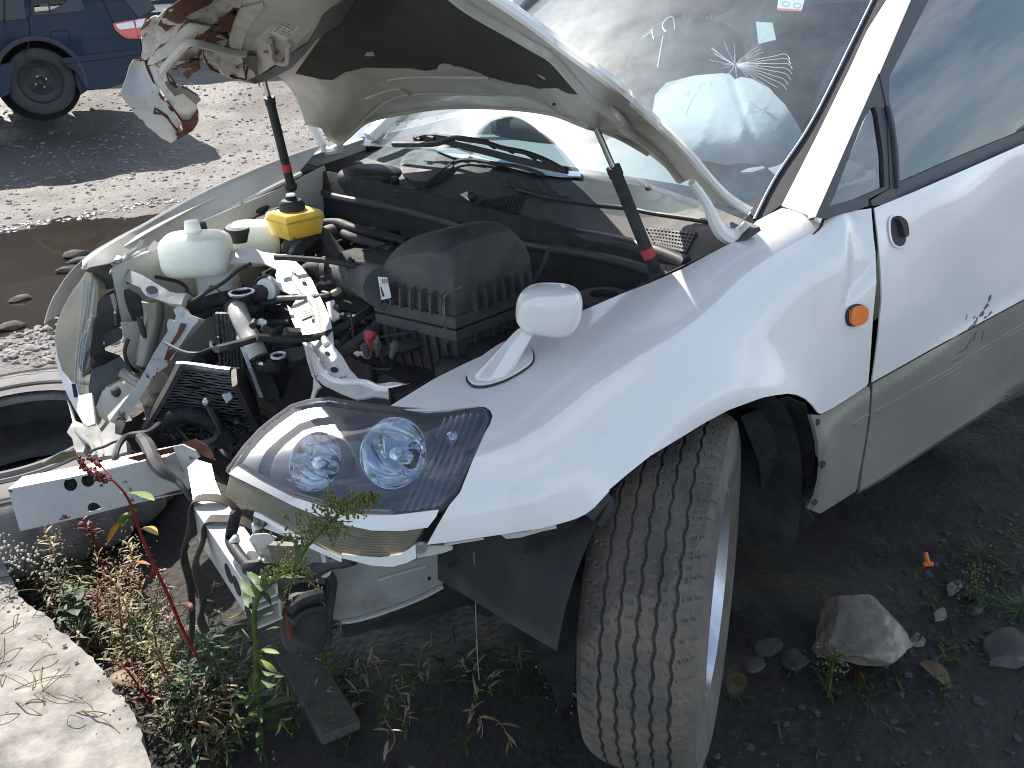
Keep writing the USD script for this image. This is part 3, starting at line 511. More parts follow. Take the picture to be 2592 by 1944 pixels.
# front part of the bonnet, torn and folded over
FR = cc([(600,60,'x',.22),(700,20,'x',.22),(520,120,'x',.16),(620,165,'x',.06),(480,0,'x',.36),(430,60,'x',.36),(300,130,'y',-.72),(262,200,'y',-.78),(380,305,'y',-.74),(430,250,'y',-.70),(400,130,'x',.28),(340,0,'x',.48),(560,-90,'x',.45)])
def fr(name, p, m, off=0., r=.004, seed=1, parent=None, st=4, th=.0025):
    o = obj(name, panel(p, lambda a: FR(a) - off, th, st, rough=r, seed=seed, rs=26), m, parent or hood)
    if m == 'rusty_white':   # the raw edge of the torn sheet has rusted
        q = resample(p, 5); v = CAM + rays(q) * (FR(q) - off - .001)[:, None]; nz = meshkit.fbm(v * 22 + seed, 2, seed); k = np.arange(len(v)); sel = nz > .42
        runs, cur = [], []
        for i in k:
            if sel[i]: cur.append(v[i])
            elif len(cur) > 2: runs.append(cur); cur = []
            else: cur = []
        for c in runs[:24]: obj('rust_edge', tube(c, [.001, .003, .0035, .002], 5, 2), 'rust', hood)
    return o
fr('latch_panel', Z2([(1600,-220),(1480,200),(1440,420),(1480,560),(1440,640),(1470,860),(1560,830),(1680,760),(1830,640),(1990,500),(2212,250),(2400,-220)]), 'white_inner', .012, .003, st=6)
fr('fold', Z2([(320,320),(420,220),(640,90),(820,-10),(1000,-120),(1500,-140),(1400,60),(1330,70),(1250,180),(1170,270),(1000,260),(840,245),(700,370),(540,500),(400,640),(320,650),(345,520)]), 'rusty_white', .03, .012, 2, st=5)
fr('bonnet_lip', Z2([(330,420),(520,250),(700,60),(1000,-110),(1500,-130),(1480,420),(1450,850),(1260,805),(1060,700),(1000,640),(900,640),(700,740),(560,720),(400,700)]), 'rusty_white', .0, .012, 21, st=6)
fr('rust_hole', Z2([(510,270),(600,110),(700,40),(860,-60),(1150,-60),(1100,40),(1060,70),(960,110),(830,170),(770,235),(600,340)]), 'rust', .048, .004, 3)
fr('fold', Z2([(400,640),(540,500),(700,370),(840,245),(1080,285),(1000,355),(840,460),(700,560),(600,620),(440,700),(390,700)]), 'white_inner', .045, .004, 4)
fr('fold', Z2([(850,480),(960,400),(1080,350),(1180,360),(1280,420),(1290,520),(1100,500),(960,470)]), 'rusty_white', .03, .012, 5)
fr('torn_skin', Z2([(400,700),(480,690),(600,630),(740,560),(900,480),(1000,540),(1020,640),(1080,740),(1270,820),(1450,860),(1480,700),(1440,560),(1290,540),(1000,500),(940,620),(960,700),(860,790),(800,900),(720,930),(640,880),(560,700)]), 'rusty_white', .02, .014, 6)
fr('torn_skin', Z2([(1010,560),(1200,570),(1330,590),(1420,580),(1450,860),(1380,850),(1260,810),(1090,740),(1040,680)]), 'rusty_white', .035, .012, 7)
fr('rust_hole', Z2([(860,480),(940,380),(1060,350),(1180,355),(1120,400),(1220,440),(1100,445),(1010,450),(960,445)]), 'rust', .05, .006, 8)
fr('rust_hole', Z2([(690,720),(800,680),(960,670),(970,740),(880,800),(830,860),(770,800),(870,740),(800,740)]), 'rust', .05, .006, 9)
fr('rust_hole', Z2([(1150,250),(1260,170),(1330,160),(1320,350),(1180,350),(1190,300)]), 'rust', .05, .004, 9)
fr('hanging_corner', Z2([(250,650),(370,650),(400,740),(470,900),(530,1020),(620,1140),(700,1240),(760,1330),(720,1390),(640,1300),(560,1230),(470,1220),(480,1170),(520,1190),(600,1250),(650,1320),(720,1420),(740,1480),(650,1540),(560,1490),(400,1370),(240,1200),(100,1010),(160,850),(200,730)]), 'rusty_white', .03, .006, 10)
fr('hanging_corner', Z2([(390,700),(470,690),(560,740),(650,830),(720,930),(800,1000),(860,1070),(930,1130),(950,1220),(930,1330),(880,1400),(740,1480),(790,1400),(770,1310),(700,1210),(600,1080),(500,930),(430,800)]), 'rusty_white', .02, .006, 11, st=3)
fr('rust_hole', Z2([(770,1310),(870,1300),(940,1180),(950,1290),(900,1390),(750,1490),(700,1450),(780,1400)]), 'rust', .035, .004, 12, st=3)
fr('hinge_bracket', Z2([(580,890),(630,885),(700,950),(760,940),(830,980),(940,1040),(970,1090),(920,1130),(840,1060),(780,1010),(690,1040),(620,960)]), 'trim_grey', .05, .003, 13, st=3, th=.006)
fr('latch_strap', Z2([(1340,200),(1400,100),(1640,20),(1650,80),(1540,200),(1500,260),(1470,330),(1430,420),(1410,540),(1280,500),(1280,400),(1310,300)]), 'white_inner', .055, .005, 14, th=.004)
fr('latch_plate', Z2([(1420,590),(1560,600),(1580,720),(1600,900),(1610,950),(1590,900),(1540,780),(1440,680)]), 'black_plastic', .05, .002, 15, st=3)
P3 = lambda p, off: CAM + rays(p) * (FR(np.array(p, float)) - off)[:, None]
obj('bracing_tube', tube(P3(Z2([(560,770),(640,660),(760,530),(880,450),(960,470),(1100,510),(1280,555),(1440,580)]), .06), .009, 8, 5), 'white_inner', hood)
obj('latch_loop', tube(P3(Z2([(1710,445),(1735,560),(1755,640),(1810,675),(1880,680),(1910,630),(1915,490)]), .045), .0065, 8, 5), 'rusty_white', hood, label='rusty wire latch loop')
lab = obj('bonnet_label', panel(Z2([(1930,85),(2130,190),(1900,440),(1720,360)]), lambda a: FR(a) - .014, .0015, 5), 'label_paper', hood, label='printed instruction label')
rng = np.random.default_rng(2)
for k in range(9):   # lines of small print, unreadable at this size
    for s in range(3):
        u0 = .08 + s * .3; u1 = u0 + rng.uniform(.1, .25); v = .1 + k * .095
        q4 = np.array([(1930,85),(2130,190),(1900,440),(1720,360)], float)
        f = lambda u, v: tuple(q4[0] * (1-u) * (1-v) + q4[1] * u * (1-v) + q4[2] * u * v + q4[3] * (1-u) * v)
        obj('print_line', panel(Z2([f(u0, v), f(u1, v), f(u1, v + .028), f(u0, v + .028)]), lambda a: FR(a) - .0158, .0008, 5), 'print_grey', lab)
obj('warning_label', panel(Z2([(1660,540),(1820,555),(1800,590),(1640,570)]), lambda a: FR(a) - .014, .001, 3), 'red_print', hood)
# gas struts
def strut(top, mid, bot, r, red):
    s = obj('gas_strut', tube([mid, bot], r, 12, 3), 'black_rubber', SUV, label='bonnet gas strut with chrome rod and red band')
    obj('strut_rod', tube([top, mid], r * .48, 10, 3), 'steel', s); d = (bot - mid)
    obj('strut_collar', tube([mid - d * .02, mid + d * .06], r * 1.15, 12, 2), 'black_rubber', s); obj('red_band', tube([mid + d * red, mid + d * (red + .09)], r * 1.06, 12, 2), 'red_band', s)
    obj('ball_joint', ball(bot, r * 1.4, 2), 'black_plastic', s)
strut(at(1258,208, y=.555), at(1326,365, y=.60), at(1420,597, y=.65), .0125, .72)
strut(at(567,158, y=-.55), at(582,213, y=-.58), at(629,402, y=-.65), .0125, .72)
hg = R3([(60,1180),(150,1310),(200,1420),(240,1490),(300,1530),(360,1535),(400,1500),(430,1450)]); Ph = CAM + rays(hg) * 1
obj('bonnet_hinge', tube([at(a, b, y=y) for (a, b), y in zip(hg, (.70, .71, .72, .725, .73, .735, .74, .745))], [.008, .010, .014, .016, .018, .018, .012], 8, 4), 'white_paint', SUV)
obj('bonnet_hinge', tube([at(a, b, x=-.34) for a, b in [(645,215),(668,262),(690,300),(705,325),(735,322)]], [.008, .012, .014, .012], 8, 4), 'white_inner', SUV)

# ---------------------------------------------------------------- front wheel, steered towards the camera
def tyre_mesh(c, axis, R=.362, W=.208, rim_r=.195, nu=560, nv=110):
    a = np.asarray(axis, float) / np.linalg.norm(axis); u = np.cross((0, 0, 1.), a); u /= np.linalg.norm(u); w = np.cross(a, u)
    prof = []
    for s in np.linspace(-1, 1, nv): prof.append((R - .016 * abs(s) ** 3.2, s * W * .455, 1))
    sh = [(R - .024, .50), (R - .045, .525), (R - .085, .535), (R - .125, .51), (rim_r + .012, .44), (rim_r, .40)]
    prof = [(r, -k * W, 0) for r, k in sh[::-1]] + prof + [(r, k * W, 0) for r, k in sh]; prof = np.array(prof); k = len(prof)
    th = np.linspace(0, 2 * np.pi, nu, endpoint=False); T, Q = np.meshgrid(th, np.arange(k), indexing='ij'); s = prof[Q, 1] / W; tread = prof[Q, 2] > 0; h = np.zeros_like(T)
    zig = .011 * (np.abs(((T * 52 / (2 * np.pi)) % 1) - .5) * 4 - 1)
    for g in (-.29, -.145, 0., .145, .29): h = np.where(tread & (np.abs(s - g - zig * (1 if g < .1 else -1)) < .012), -.008, h)
    ph = (T * 92 / (2 * np.pi) + s * 1.6) % 1; rib = np.floor((s + .44) / .147)
    h = np.where(tread & (h == 0) & (((ph + rib * .37) % 1) < .10) & (np.abs(((s + .44) % .147) - .0735) < .045), -.0022, h)
    h = np.where(tread & (np.abs(s) > .33) & (((T * 64 / (2 * np.pi) + np.abs(s) * 2) % 1) < .09), -.003, h)
    r = prof[Q, 0] + h
    v = np.asarray(c) + (np.cos(T) * r)[..., None] * u + (np.sin(T) * r)[..., None] * w + prof[Q, 1][..., None] * a
    i, j = np.meshgrid(np.arange(nu), np.arange(k - 1), indexing='ij'); i2 = (i + 1) % nu
    f = np.stack([i * k + j, i2 * k + j, i2 * k + j + 1, i * k + j + 1], -1).reshape(-1, 4)
    return v.reshape(-1, 3), f
WC = np.array([.007, .817, .362]); wa = np.array([-math.sin(.48), math.cos(.48), .01]); wa /= np.linalg.norm(wa)
wh = obj('front_wheel', lathe([(.0, .03), (.05, .035), (.06, .02), (.165, .01), (.18, .03), (.178, -.08), (.19, -.09), (.19, .08), (.205, .088), (.207, .098), (.198, .099), (.186, .085), (.17, .06)], WC, wa, 48), 'alloy', SUV, smooth=30, label='alloy wheel steered towards the camera')
obj('tyre', tyre_mesh(WC, wa), 'tyre_rubber', wh, smooth=30)
u_ = np.cross((0, 0, 1.), wa); u_ /= np.linalg.norm(u_); w_ = np.cross(wa, u_)
for k in range(5):
    t = k * 2 * math.pi / 5 + .3; d = math.cos(t) * u_ + math.sin(t) * w_
    obj('spoke', hull([WC + wa * h + d * r + np.cross(wa, d) * s for r, wd, h0 in ((.04, .03, .07), (.185, .045, .055)) for s in (-wd, wd) for h in (h0, h0 - .03)]), 'alloy', wh)
# wheel housing
th = np.linspace(.18, math.pi + .32, 40); r_ = .405
lv = np.array([(r_ * math.cos(t), y, .385 + r_ * math.sin(t)) for t in th for y in (.876, .80, .70, .60, .46)])
lf = np.array([(i*5+j, i*5+j+1, (i+1)*5+j+1, (i+1)*5+j) for i in range(39) for j in range(4)])[:, [0,1,2,0,2,3]].reshape(-1, 3)
liner = obj('wheel_arch_liner', solidify(lv + (meshkit.fbm(lv * 9, 2, 3) - .5)[:, None] * .02 * (lv[:, 1:2] < .86), lf, .003), 'black_plastic', SUV, smooth=True)
obj('inner_housing', solidify(np.vstack([[[0, .46, .385]], lv[4::5]]), np.array([(0, i, i + 1) for i in range(1, 40)]), .004, (0, -1, 0)), 'engine_grime', liner)
ml = R8([(1450,445),(1580,395),(1680,310),(1725,250),(1770,300),(1750,400),(1690,465),(1680,530),(1640,640),(1600,760),(1570,880),(1540,1010),(1525,1200),(1510,1400),(1490,1640),(1400,1640),(1330,1440),(1250,1230),(1190,1010),(1165,800),(1180,640),(1230,510)])
obj('splash_guard', panel(ml, cc([(1310,1080,'y',.86),(1220,1130,'y',.84),(1330,1100,'y',.84),(1140,1250,'y',.72),(1270,1250,'y',.76),(1200,1450,'y',.66),(1245,1450,'y',.70)]), .004, 7, rough=.020, rs=13), 'guard_black', SUV, label='torn black splash guard hanging in front of the tyre')
gl = R8([(1725,240),(1640,345),(1580,392),(1680,470),(1750,400),(1770,300)])
obj('guard_flap', panel(gl, cc([(1310,1070,'y',.885),(1270,1110,'y',.88),(1325,1090,'y',.87)]), .003, 4), 'trim_grey', SUV)
rear_g = [(1650,1130),(1640,1000),(1600,900),(1700,858),(1742,875),(1757,940),(1760,1000),(1752,1060),(1742,1100),(1760,1120),(1730,1150),(1700,1165),(1675,1150)]
obj('mud_guard', panel(rear_g, cc([(1650,1130,'x',-.44),(1600,900,'x',-.30),(1742,875,'y',.87),(1742,1100,'y',.86)]), .004, 8, rough=.008), 'black_rubber', SUV)
obj('suspension_arm', tube([(.05, .25, .28), (.03, .5, .24), (.03, .68, .24)], [.03, .025, .03], 10, 4), 'engine_grime', SUV)
obj('drive_shaft', tube([(-.02, .2, .38), (.0, .45, .37), (.02, .66, .36)], [.05, .02, .045], 12, 5), 'engine_grime', SUV)
obj('strut_leg', tube([(.0, .62, .40), (-.04, .58, .86)], [.035, .045], 12, 4), 'engine_grime', SUV)

# ---------------------------------------------------------------- cowl, wiper, bulkhead
CW = cc([(1000,455,'x',-.285),(1480,562,'x',-.24),(700,385,'x',-.30),(820,413,'x',-.30),(757,310,'x',-.60),(1000,335,'x',-.54),(1254,380,'x',-.54),(1400,402,'x',-.58),(1590,475,'y',.70),(1530,552,'y',.70),(1250,470,'x',-.36)])
cow = [(640,372),(674,367),(690,345),(720,330),(757,305),(851,310),(1027,325),(1150,362),(1254,374),(1391,394),(1500,430),(1640,489),(1593,520),(1525,556),(1479,568),(1386,537),(1278,515),(1155,497),(1031,469),(999,454),(898,428),(818,413),(738,399)]
cowl = obj('cowl_panel', panel(cow, CW, .01, 9, off=0), 'dusty_plastic', SUV, label='black cowl cover below the windscreen')
PC = lambda p, o=.0: CAM + rays(p) * (CW(np.array(p, float)) - o)[:, None]
obj('cowl_lip', tube(PC(Z8([(575,492),(760,542),(880,562),(1100,596),(1330,622),(1480,652),(1700,685),(1955,722)]), .012), .004, 6, 3), 'seal_rubber', cowl)
obj('cowl_wall', panel(Z8([(575,500),(880,570),(1330,632),(1955,730),(1980,700),(1500,500),(1400,440),(1000,400),(640,380),(400,330),(300,300)]), lambda a: CW(a) - .006, .004, 7), 'black_plastic', cowl)
obj('screen_channel', tube(PC(Z8([(1020,390),(1250,415),(1400,430),(1480,460),(1490,490)]), .014), .006, 8, 4), 'black_rubber', cowl)
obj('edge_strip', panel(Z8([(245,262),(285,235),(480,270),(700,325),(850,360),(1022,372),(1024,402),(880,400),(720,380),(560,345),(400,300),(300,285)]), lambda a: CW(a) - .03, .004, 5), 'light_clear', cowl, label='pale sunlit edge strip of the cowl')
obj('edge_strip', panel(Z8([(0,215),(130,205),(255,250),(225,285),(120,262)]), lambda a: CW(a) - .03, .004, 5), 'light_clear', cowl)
obj('cover_plate', panel(rounded(R2([(380,1020),(470,965),(580,965),(700,1040),(740,1070),(640,1140),(560,1180),(450,1170),(385,1120)]), 2), lambda a: CW(a) - .04, .02, 5), 'black_plastic', cowl)
obj('wiper_motor_cover', superell(PC([(800,382)], .02)[0], (.10, .07, .035), np.array([(-.6, .8, 0), (.8, .6, 0), (0, 0, 1.)]), 2.3), 'black_plastic', cowl)
obj('wiring', tube(PC(R2([(350,1260),(440,1250),(560,1190),(680,1090),(740,1050),(830,1035),(1000,1060),(1150,1080),(1300,1130)]), .035), .006, 6, 4), 'black_rubber', cowl)
obj('plug_cap', lathe([(0, .02), (.012, .018), (.014, 0)], PC([(853,396)], .01)[0], (.2, .3, 1), 14), 'black_plastic', cowl)
obj('washer_nozzle', hull(np.vstack([PC(Z8([(175,530),(230,510),(245,580)]), .03), PC(Z8([(175,530),(230,510),(245,580)]), .01)])), 'light_clear', cowl)
obj('nozzle_cap', ball(PC(Z8([(262,545)]), .03)[0], .012, 2), 'black_rubber', cowl)
for (q4, nu, nv) in ((R2([(905,1300),(1185,1255),(1150,1390),(870,1380)]), 12, 6), (Z8([(1480,760),(1840,800),(1760,945),(1560,900)]), 13, 6)):
    q4 = np.array(q4)
    for i in range(nv):
        v = (i + .5) / nv
        a, b = q4[0] * (1 - v) + q4[3] * v, q4[1] * (1 - v) + q4[2] * v
        obj('vent_bar', tube(PC([tuple(a), tuple((a + b) / 2), tuple(b)], .006), .0035, 5, 2), 'black_plastic', cowl)
    for i in range(nu):
        u = (i + .5) / nu
        a, b = q4[0] * (1 - u) + q4[1] * u, q4[3] * (1 - u) + q4[2] * u
        obj('vent_bar', tube(PC([tuple(a), tuple(b)], .005), .0028, 5, 1), 'black_plastic', cowl)
for k in ([(475,395),(500,405),(520,465),(490,460)], [(565,420),(640,430),(690,510),(620,485)], [(700,420),(735,420),(795,520),(740,505)], [(790,455),(900,490),(940,545),(860,530)]):
    obj('cowl_rib', panel(Z8(k), lambda a: CW(a) - .012, .01, 4), 'dusty_plastic', cowl)
PW = lambda p, o=.02: CAM + rays(p) * (WS(np.array(p, float)) - o)[:, None]
wb = R2([(480,900),(540,880),(660,882),(800,905),(940,925),(1050,960),(1180,985),(1340,1045),(1440,1100)])
wip = obj('wiper', tube(PW(wb, .03), .007, 6, 4), 'black_rubber', SUV)
obj('wiper_blade', ribbon(PW(R2([(470,905),(600,910),(800,950),(1000,1000),(1200,1050),(1470,1105)]), .008), .004, .018), 'black_rubber', wip)
obj('wiper_arm', tube(PW(R2([(340,935),(560,935),(640,925),(720,895),(800,895),(950,915)]), .035), [.009, .007, .005], 6, 4), 'black_plastic', wip)
for t in np.linspace(.1, .92, 7):
    i = int(t * 8); a, b = wb[i], wb[min(i + 1, 8)]
    obj('blade_bracket', tube(PW([(a[0], a[1] - 1), ((a[0] + b[0]) / 2, (a[1] + b[1]) / 2 + 5)], .028), .005, 5, 2), 'black_plastic', wip)
sl = [(640,369),(660,365),(680,370),(698,383),(738,399),(818,413),(898,428),(999,454),(1031,465),(1155,495),(1278,513),(1386,535),(1440,552),(1482,570)]
SL = [at(a, b, x=x) for (a, b), x in zip(sl, (-.22, -.26, -.29, -.30, -.30, -.30, -.295, -.285, -.28, -.27, -.26, -.24, -.235, -.23))]
seal = obj('bonnet_seal', tube(SL, .016, 10, 4), 'seal_rubber', SUV, label='rubber seal along the bulkhead')
obj('seal_flange', tube(np.array(SL) + [.03, 0, -.03], .011, 8, 4), 'seal_rubber', seal)
fw = np.array([(x + dx, y, z) for (x, y, _z0) in [SL[i] for i in (3, 4, 5, 6, 7, 8, 9, 10, 11, 12, 13)] for dx, z in ((0.01, .955), (.03, .90), (.05, .78), (.02, .42))])
obj('bulkhead', solidify(fw, np.array([(i*4+j, i*4+j+1, (i+1)*4+j+1, (i+1)*4+j) for i in range(10) for j in range(3)])[:, [0,1,2,0,2,3]].reshape(-1, 3), .01, (-1, 0, 0)), 'engine_grime', SUV, smooth=True)

# ---------------------------------------------------------------- engine bay
def apron(s):
    v = np.array([(x, s * y, z) for x, y0 in ((-.30, .70), (-.1, .66), (.15, .63), (.33, .60), (.45, .56)) for y, z in ((y0, _ze(x) - .03), (y0 - .02, .86), (y0 - .02, .72), (y0 - .05, .45))])
    return solidify(v, np.array([(i*4+j, i*4+j+1, (i+1)*4+j+1, (i+1)*4+j) for i in range(4) for j in range(3)])[:, [0,1,2,0,2,3]].reshape(-1, 3), .006, (0, s, 0))
obj('inner_wing', apron(1), 'engine_grime', SUV, smooth=True); iw = obj('inner_wing', apron(-1), 'white_inner', SUV, smooth=True, label='far inner wing, painted white')  # near wing is white too; its shade is put into a dark material
ol = [(177,580),(207,552),(300,492),(420,425),(560,362),(640,332),(695,313)]; il = [(640,378),(600,397),(530,432),(467,467),(400,500),(333,530),(262,560),(233,569)]
GF = cc([(177,580,'y',-.605),(300,492,'y',-.665),(420,425,'y',-.70),(560,362,'y',-.73),(695,313,'y',-.75),(233,569,'y',-.575),(333,530,'y',-.62),(467,467,'y',-.655),(640,378,'y',-.69)])
obj('wing_flange', panel(ol + il, GF, .003, 6), 'white_inner', iw)
obj('gutter_lip', tube([at(a, b, y=y) for (a, b), y in zip([(650,375),(600,399),(530,434),(467,469),(400,502),(333,532),(262,561)], (-.69,-.68,-.67,-.655,-.64,-.62,-.58))], .007, 6, 4), 'white_paint', iw)
obj('wing_edge', tube([at(a, b, y=y) for (a, b), y in zip(ol, (-.605,-.62,-.665,-.70,-.73,-.742,-.75))], .004, 6, 4), 'white_paint', iw)
for a, b in ((410,478),(470,455),(520,430)): obj('flange_rib', tube([at(a, b, y=-.66), at(a + 8, b + 55, y=-.635)], .006, 6, 2), 'white_inner', iw)
obj('wing_plate', panel(R4([(890,150),(1000,20),(1030,40),(1020,80),(900,140)]), cc([(310,545,'y',-.60),(340,525,'y',-.60),(300,562,'y',-.59)]), .004, 4), 'white_inner', iw)
obj('cable', tube([at(a, b, y=-.58) for a, b in R4([(805,185),(840,110),(890,70),(920,20)])], .006, 6, 4), 'white_inner', iw)
eng = obj('engine_block', hull([(x, y, z) for x, y, z in ((-.2,-.42,.74),(.18,-.40,.72),(.2,.36,.70),(-.2,.42,.74),(-.22,-.46,.42),(.22,-.44,.42),(.24,.38,.42),(-.22,.46,.42),(-.05,-.40,.80),(-.05,.3,.80))]), 'engine_grime', SUV)
for k, (c, sz) in enumerate((((-.10,-.05,.80),(.16,.5,.08)), ((.06,-.12,.78),(.10,.42,.06)), ((.02,.36,.74),(.2,.16,.10)), ((.16,-.2,.70),(.12,.14,.12)))): obj('cam_cover' if k < 2 else 'ancillary', box(c, sz, r=.02), 'engine_grime', eng)
rng = np.random.default_rng(8)
for k in range(26):   # small pipes and harness among the engine
    c = np.array([rng.uniform(-.2, .3), rng.uniform(-.42, .3), rng.uniform(.70, .84)]); d = rng.normal(0, .12, 3) * [1, 1, .35]
    obj('engine_pipe', tube([c - d, c + rng.normal(0, .03, 3), c + d], rng.uniform(.005, .016), 7, 4), ['engine_grime', 'black_rubber', 'cast_metal', 'black_plastic'][k % 4], eng)
obj('alternator', lathe([(0, .05), (.05, .05), (.062, .035), (.062, -.03), (.05, -.045), (0, -.045)], at(625,735, z=.66), (.6, .4, .7), 22), 'engine_grime', eng)
for k in range(14):
    t = k * 2 * math.pi / 14; c = at(625,735, z=.66) + np.array([.6,.4,.7]) * .052; u = np.array([-.55, .83, 0]); w = np.array([-.6, -.4, .7])
    obj('cooling_slot', tube([c + (u * math.cos(t) + w * math.sin(t)) * .03, c + (u * math.cos(t) + w * math.sin(t)) * .05], .004, 5, 1), 'cast_metal', eng)
obj('subframe', box((.0, 0, .36), (.6, .9, .09), r=.02), 'engine_grime', SUV)
obj('under_tray', box((-.05, 0, .30), (.5, .8, .01)), 'dark_void', SUV)
# air filter box: moulded lid with ribs, lower tray, spring clip, label, intake duct
A, B, D = at(820,668, z=.84), at(985,705, z=.84), at(1157,640, z=.84); ex, ey = A - B, D - B; lx, ly = np.linalg.norm(ex), np.linalg.norm(ey); ex /= lx; ey /= ly
def lid(u, v):
    e = (1 - abs(2 * u - 1) ** 3.4) ** .34 * (1 - abs(2 * v - 1) ** 5) ** .34; return .045 + .135 * e * (1 - .42 * max(0, u - .35) ** 1.1 - .05 * v)
n = 34; g = np.linspace(0, 1, n); lv = []
for u in g:
    for v in g: lv.append(B + ex * lx * u + ey * ly * v + np.array([0, 0, lid(u, v) if 0 < u < 1 and 0 < v < 1 else .0]))
q = np.array([(i*n+j, i*n+j+1, (i+1)*n+j+1, (i+1)*n+j) for i in range(n-1) for j in range(n-1)])[:, [0,1,2,0,2,3]].reshape(-1, 3)
afb = obj('air_filter_box', solidify(np.array(lv), q, .01, (0, 0, -1)), 'dusty_plastic', SUV, smooth=35, label='dusty dark plastic air filter box')
ctr = B + ex * lx / 2 + ey * ly / 2
def slab(z0, z1, gr): return hull([B + ex * lx * u + ey * ly * v + np.array([0, 0, z]) for u, v in ((-gr, -gr), (1 + gr, -gr), (1 + gr, 1 + gr), (-gr, 1 + gr)) for z in (z0, z1)])
obj('lid_rim', slab(-.002, .022, .035), 'dusty_plastic', afb); obj('rim_groove', slab(-.008, -.002, .015), 'dark_void', afb); obj('tray_rim', slab(-.03, -.008, .03), 'dusty_plastic', afb)
obj('lower_tray', hull([B + ex * lx * u + ey * ly * v + np.array([0, 0, z]) for z, s in ((-.03, .0), (-.22, .09)) for u, v in ((s, s), (1 - s, s), (1 - s, 1 - s), (s, 1 - s))]), 'dusty_plastic', afb)
for k in range(7):
    u = .12 + k * .13; P = B + ex * lx * u
    obj('lid_rib', hull([P + ex * s + ey * o + np.array([0, 0, z]) for s in (-.002, .002) for o, z in ((-.016, .02), (-.012, .062), (.02, .075), (.02, .02))]), 'dusty_plastic', afb)
    obj('tray_rib', hull([P + ex * s + ey * o + np.array([0, 0, z]) for s in (-.002, .002) for o, z in ((-.008, -.03), (.012, -.16), (.03, -.16), (.03, -.03))]), 'dusty_plastic', afb)
for k in range(7):
    P = B + ey * ly * (.2 + k * .115)
    obj('lid_rib', hull([P + ey * s + ex * o + np.array([0, 0, z]) for s in (-.002, .002) for o, z in ((-.014, .02), (-.010, .066), (.02, .082), (.02, .02))]), 'dusty_plastic', afb)
    obj('tray_rib', hull([P + ey * s + ex * o + np.array([0, 0, z]) for s in (-.002, .002) for o, z in ((-.008, -.03), (.012, -.16), (.03, -.16), (.03, -.03))]), 'dusty_plastic', afb)
cl = B + ex * .012 - ey * .012
obj('spring_clip', ribbon([cl + np.array(o) for o in ((.004, .0, .062), (.016, .012, .05), (.02, .016, .02), (.018, .014, -.015), (.01, .006, -.032), (.0, .0, -.028))], .006, .002, 5), 'cast_metal', afb)
obj('clip_tail', tube([cl + np.array(o) for o in ((-.03, .02, .085), (-.018, .012, .078), (-.006, .004, .074), (.004, .0, .062))], .0025, 6, 4), 'cast_metal', afb)
al = [(816,598),(836,599),(845,643),(824,648)]; ALD = ctl(*[(a, b, c) for (a, b), c in zip(al[:3], [A + np.array([0, .0, .105]) - ey * .025 + ex * .01, A + np.array([0, 0, .105]) - ey * .025 - ex * .02, A + np.array([0, 0, .04]) - ey * .03 - ex * .03])])
fl = obj('filter_label', panel(al, lambda a: ALD(a) - .012, .001, 4), 'label_paper', afb)
obj('label_bar', panel([(821,620),(823,620),(830,640),(826,641)], lambda a: ALD(a) - .0135, .001, 2), 'print_ink', fl)
for k in range(3): obj('label_dots', panel([(824 + k * 4.5, 603),(826.5 + k * 4.5, 603),(828 + k * 4.5, 612),(825.5 + k * 4.5, 612.5)], lambda a: ALD(a) - .0135, .001, 2), 'print_grey', fl)
obj('intake_duct', tube([A + np.array([0, 0, .05]) - ex * .02, at(775,605, z=.83), at(720,600, z=.82), at(675,590, z=.81)], [.046, .044, .042, .036], 14, 6), 'dusty_plastic', afb)
obj('side_bracket', tube([D + np.array([0, 0, .03]), D + np.array([-.02, .012, .08]), D + np.array([-.03, .014, .105])], .006, 6, 4), 'black_plastic', afb)
# battery cover behind the wing
C0, C1 = at(937,772, z=.77), at(1112,700, z=.77); d = (C1 - C0) / np.linalg.norm(C1 - C0); nrm = np.array([-d[1], d[0], 0]); nrm = nrm if nrm @ np.array([1, 1, 0]) > 0 else -nrm
bt = obj('fuse_box', box(C0 + d * .14 + nrm * .09 + [0, 0, -.045], (.30, .20, .09), (d, nrm, (0, 0, 1)), .022), 'black_plastic', SUV)
obj('fuse_box_base', box(C0 + d * .14 + nrm * .09 + [0, 0, -.115], (.285, .185, .06), (d, nrm, (0, 0, 1)), .01), 'dusty_plastic', bt)
tw = obj('strut_tower', lathe([(.10, -.12), (.10, -.01), (.085, 0), (.05, .004), (.05, .014), (.03, .016), (.028, .004), (0, .004)], (-.075, .575, .885), (0, 0, 1), 28), 'engine_grime', SUV)
obj('strut_tower', lathe([(.10, -.12), (.10, -.01), (.085, 0), (.05, .004), (.05, .014), (.03, .016), (.028, .004), (0, .004)], (-.075, -.575, .885), (0, 0, 1), 28), 'engine_grime', SUV)
# bottles
c = at(425,548, y=-.50); ax = np.array([(-.75, .66, 0), (.66, .75, 0), (0, 0, 1.)])
wbot = obj('washer_bottle', superell(c, (.088, .06, .055), ax, 4.2, 36, 24), 'bottle_white', SUV, label='milky white plastic washer bottle')
obj('bottle_body', superell(at(470,600, y=-.50), (.05, .055, .085), ax, 4), 'bottle_white', wbot); obj('bottle_neck', lathe([(0, .03), (.017, .03), (.019, .02), (.021, 0), (.021, -.03)], c + [-.0, .0, .055], (0, 0, 1), 18), 'bottle_white', wbot)
obj('bottle_plug', lathe([(0, .02), (.012, .02), (.014, 0)], at(437,497, y=-.53), (0, 0, 1), 14), 'black_rubber', wbot)
cool = obj('coolant_bottle', superell(at(545,525, y=-.52), (.07, .05, .06), ax, 3.5), 'bottle_white', SUV)
obj('bottle_cap', lathe([(0, .022), (.034, .022), (.038, .016), (.038, -.012), (.034, -.014)], at(518,505, y=-.52), (0.1, .1, 1), 24), 'black_plastic', cool)
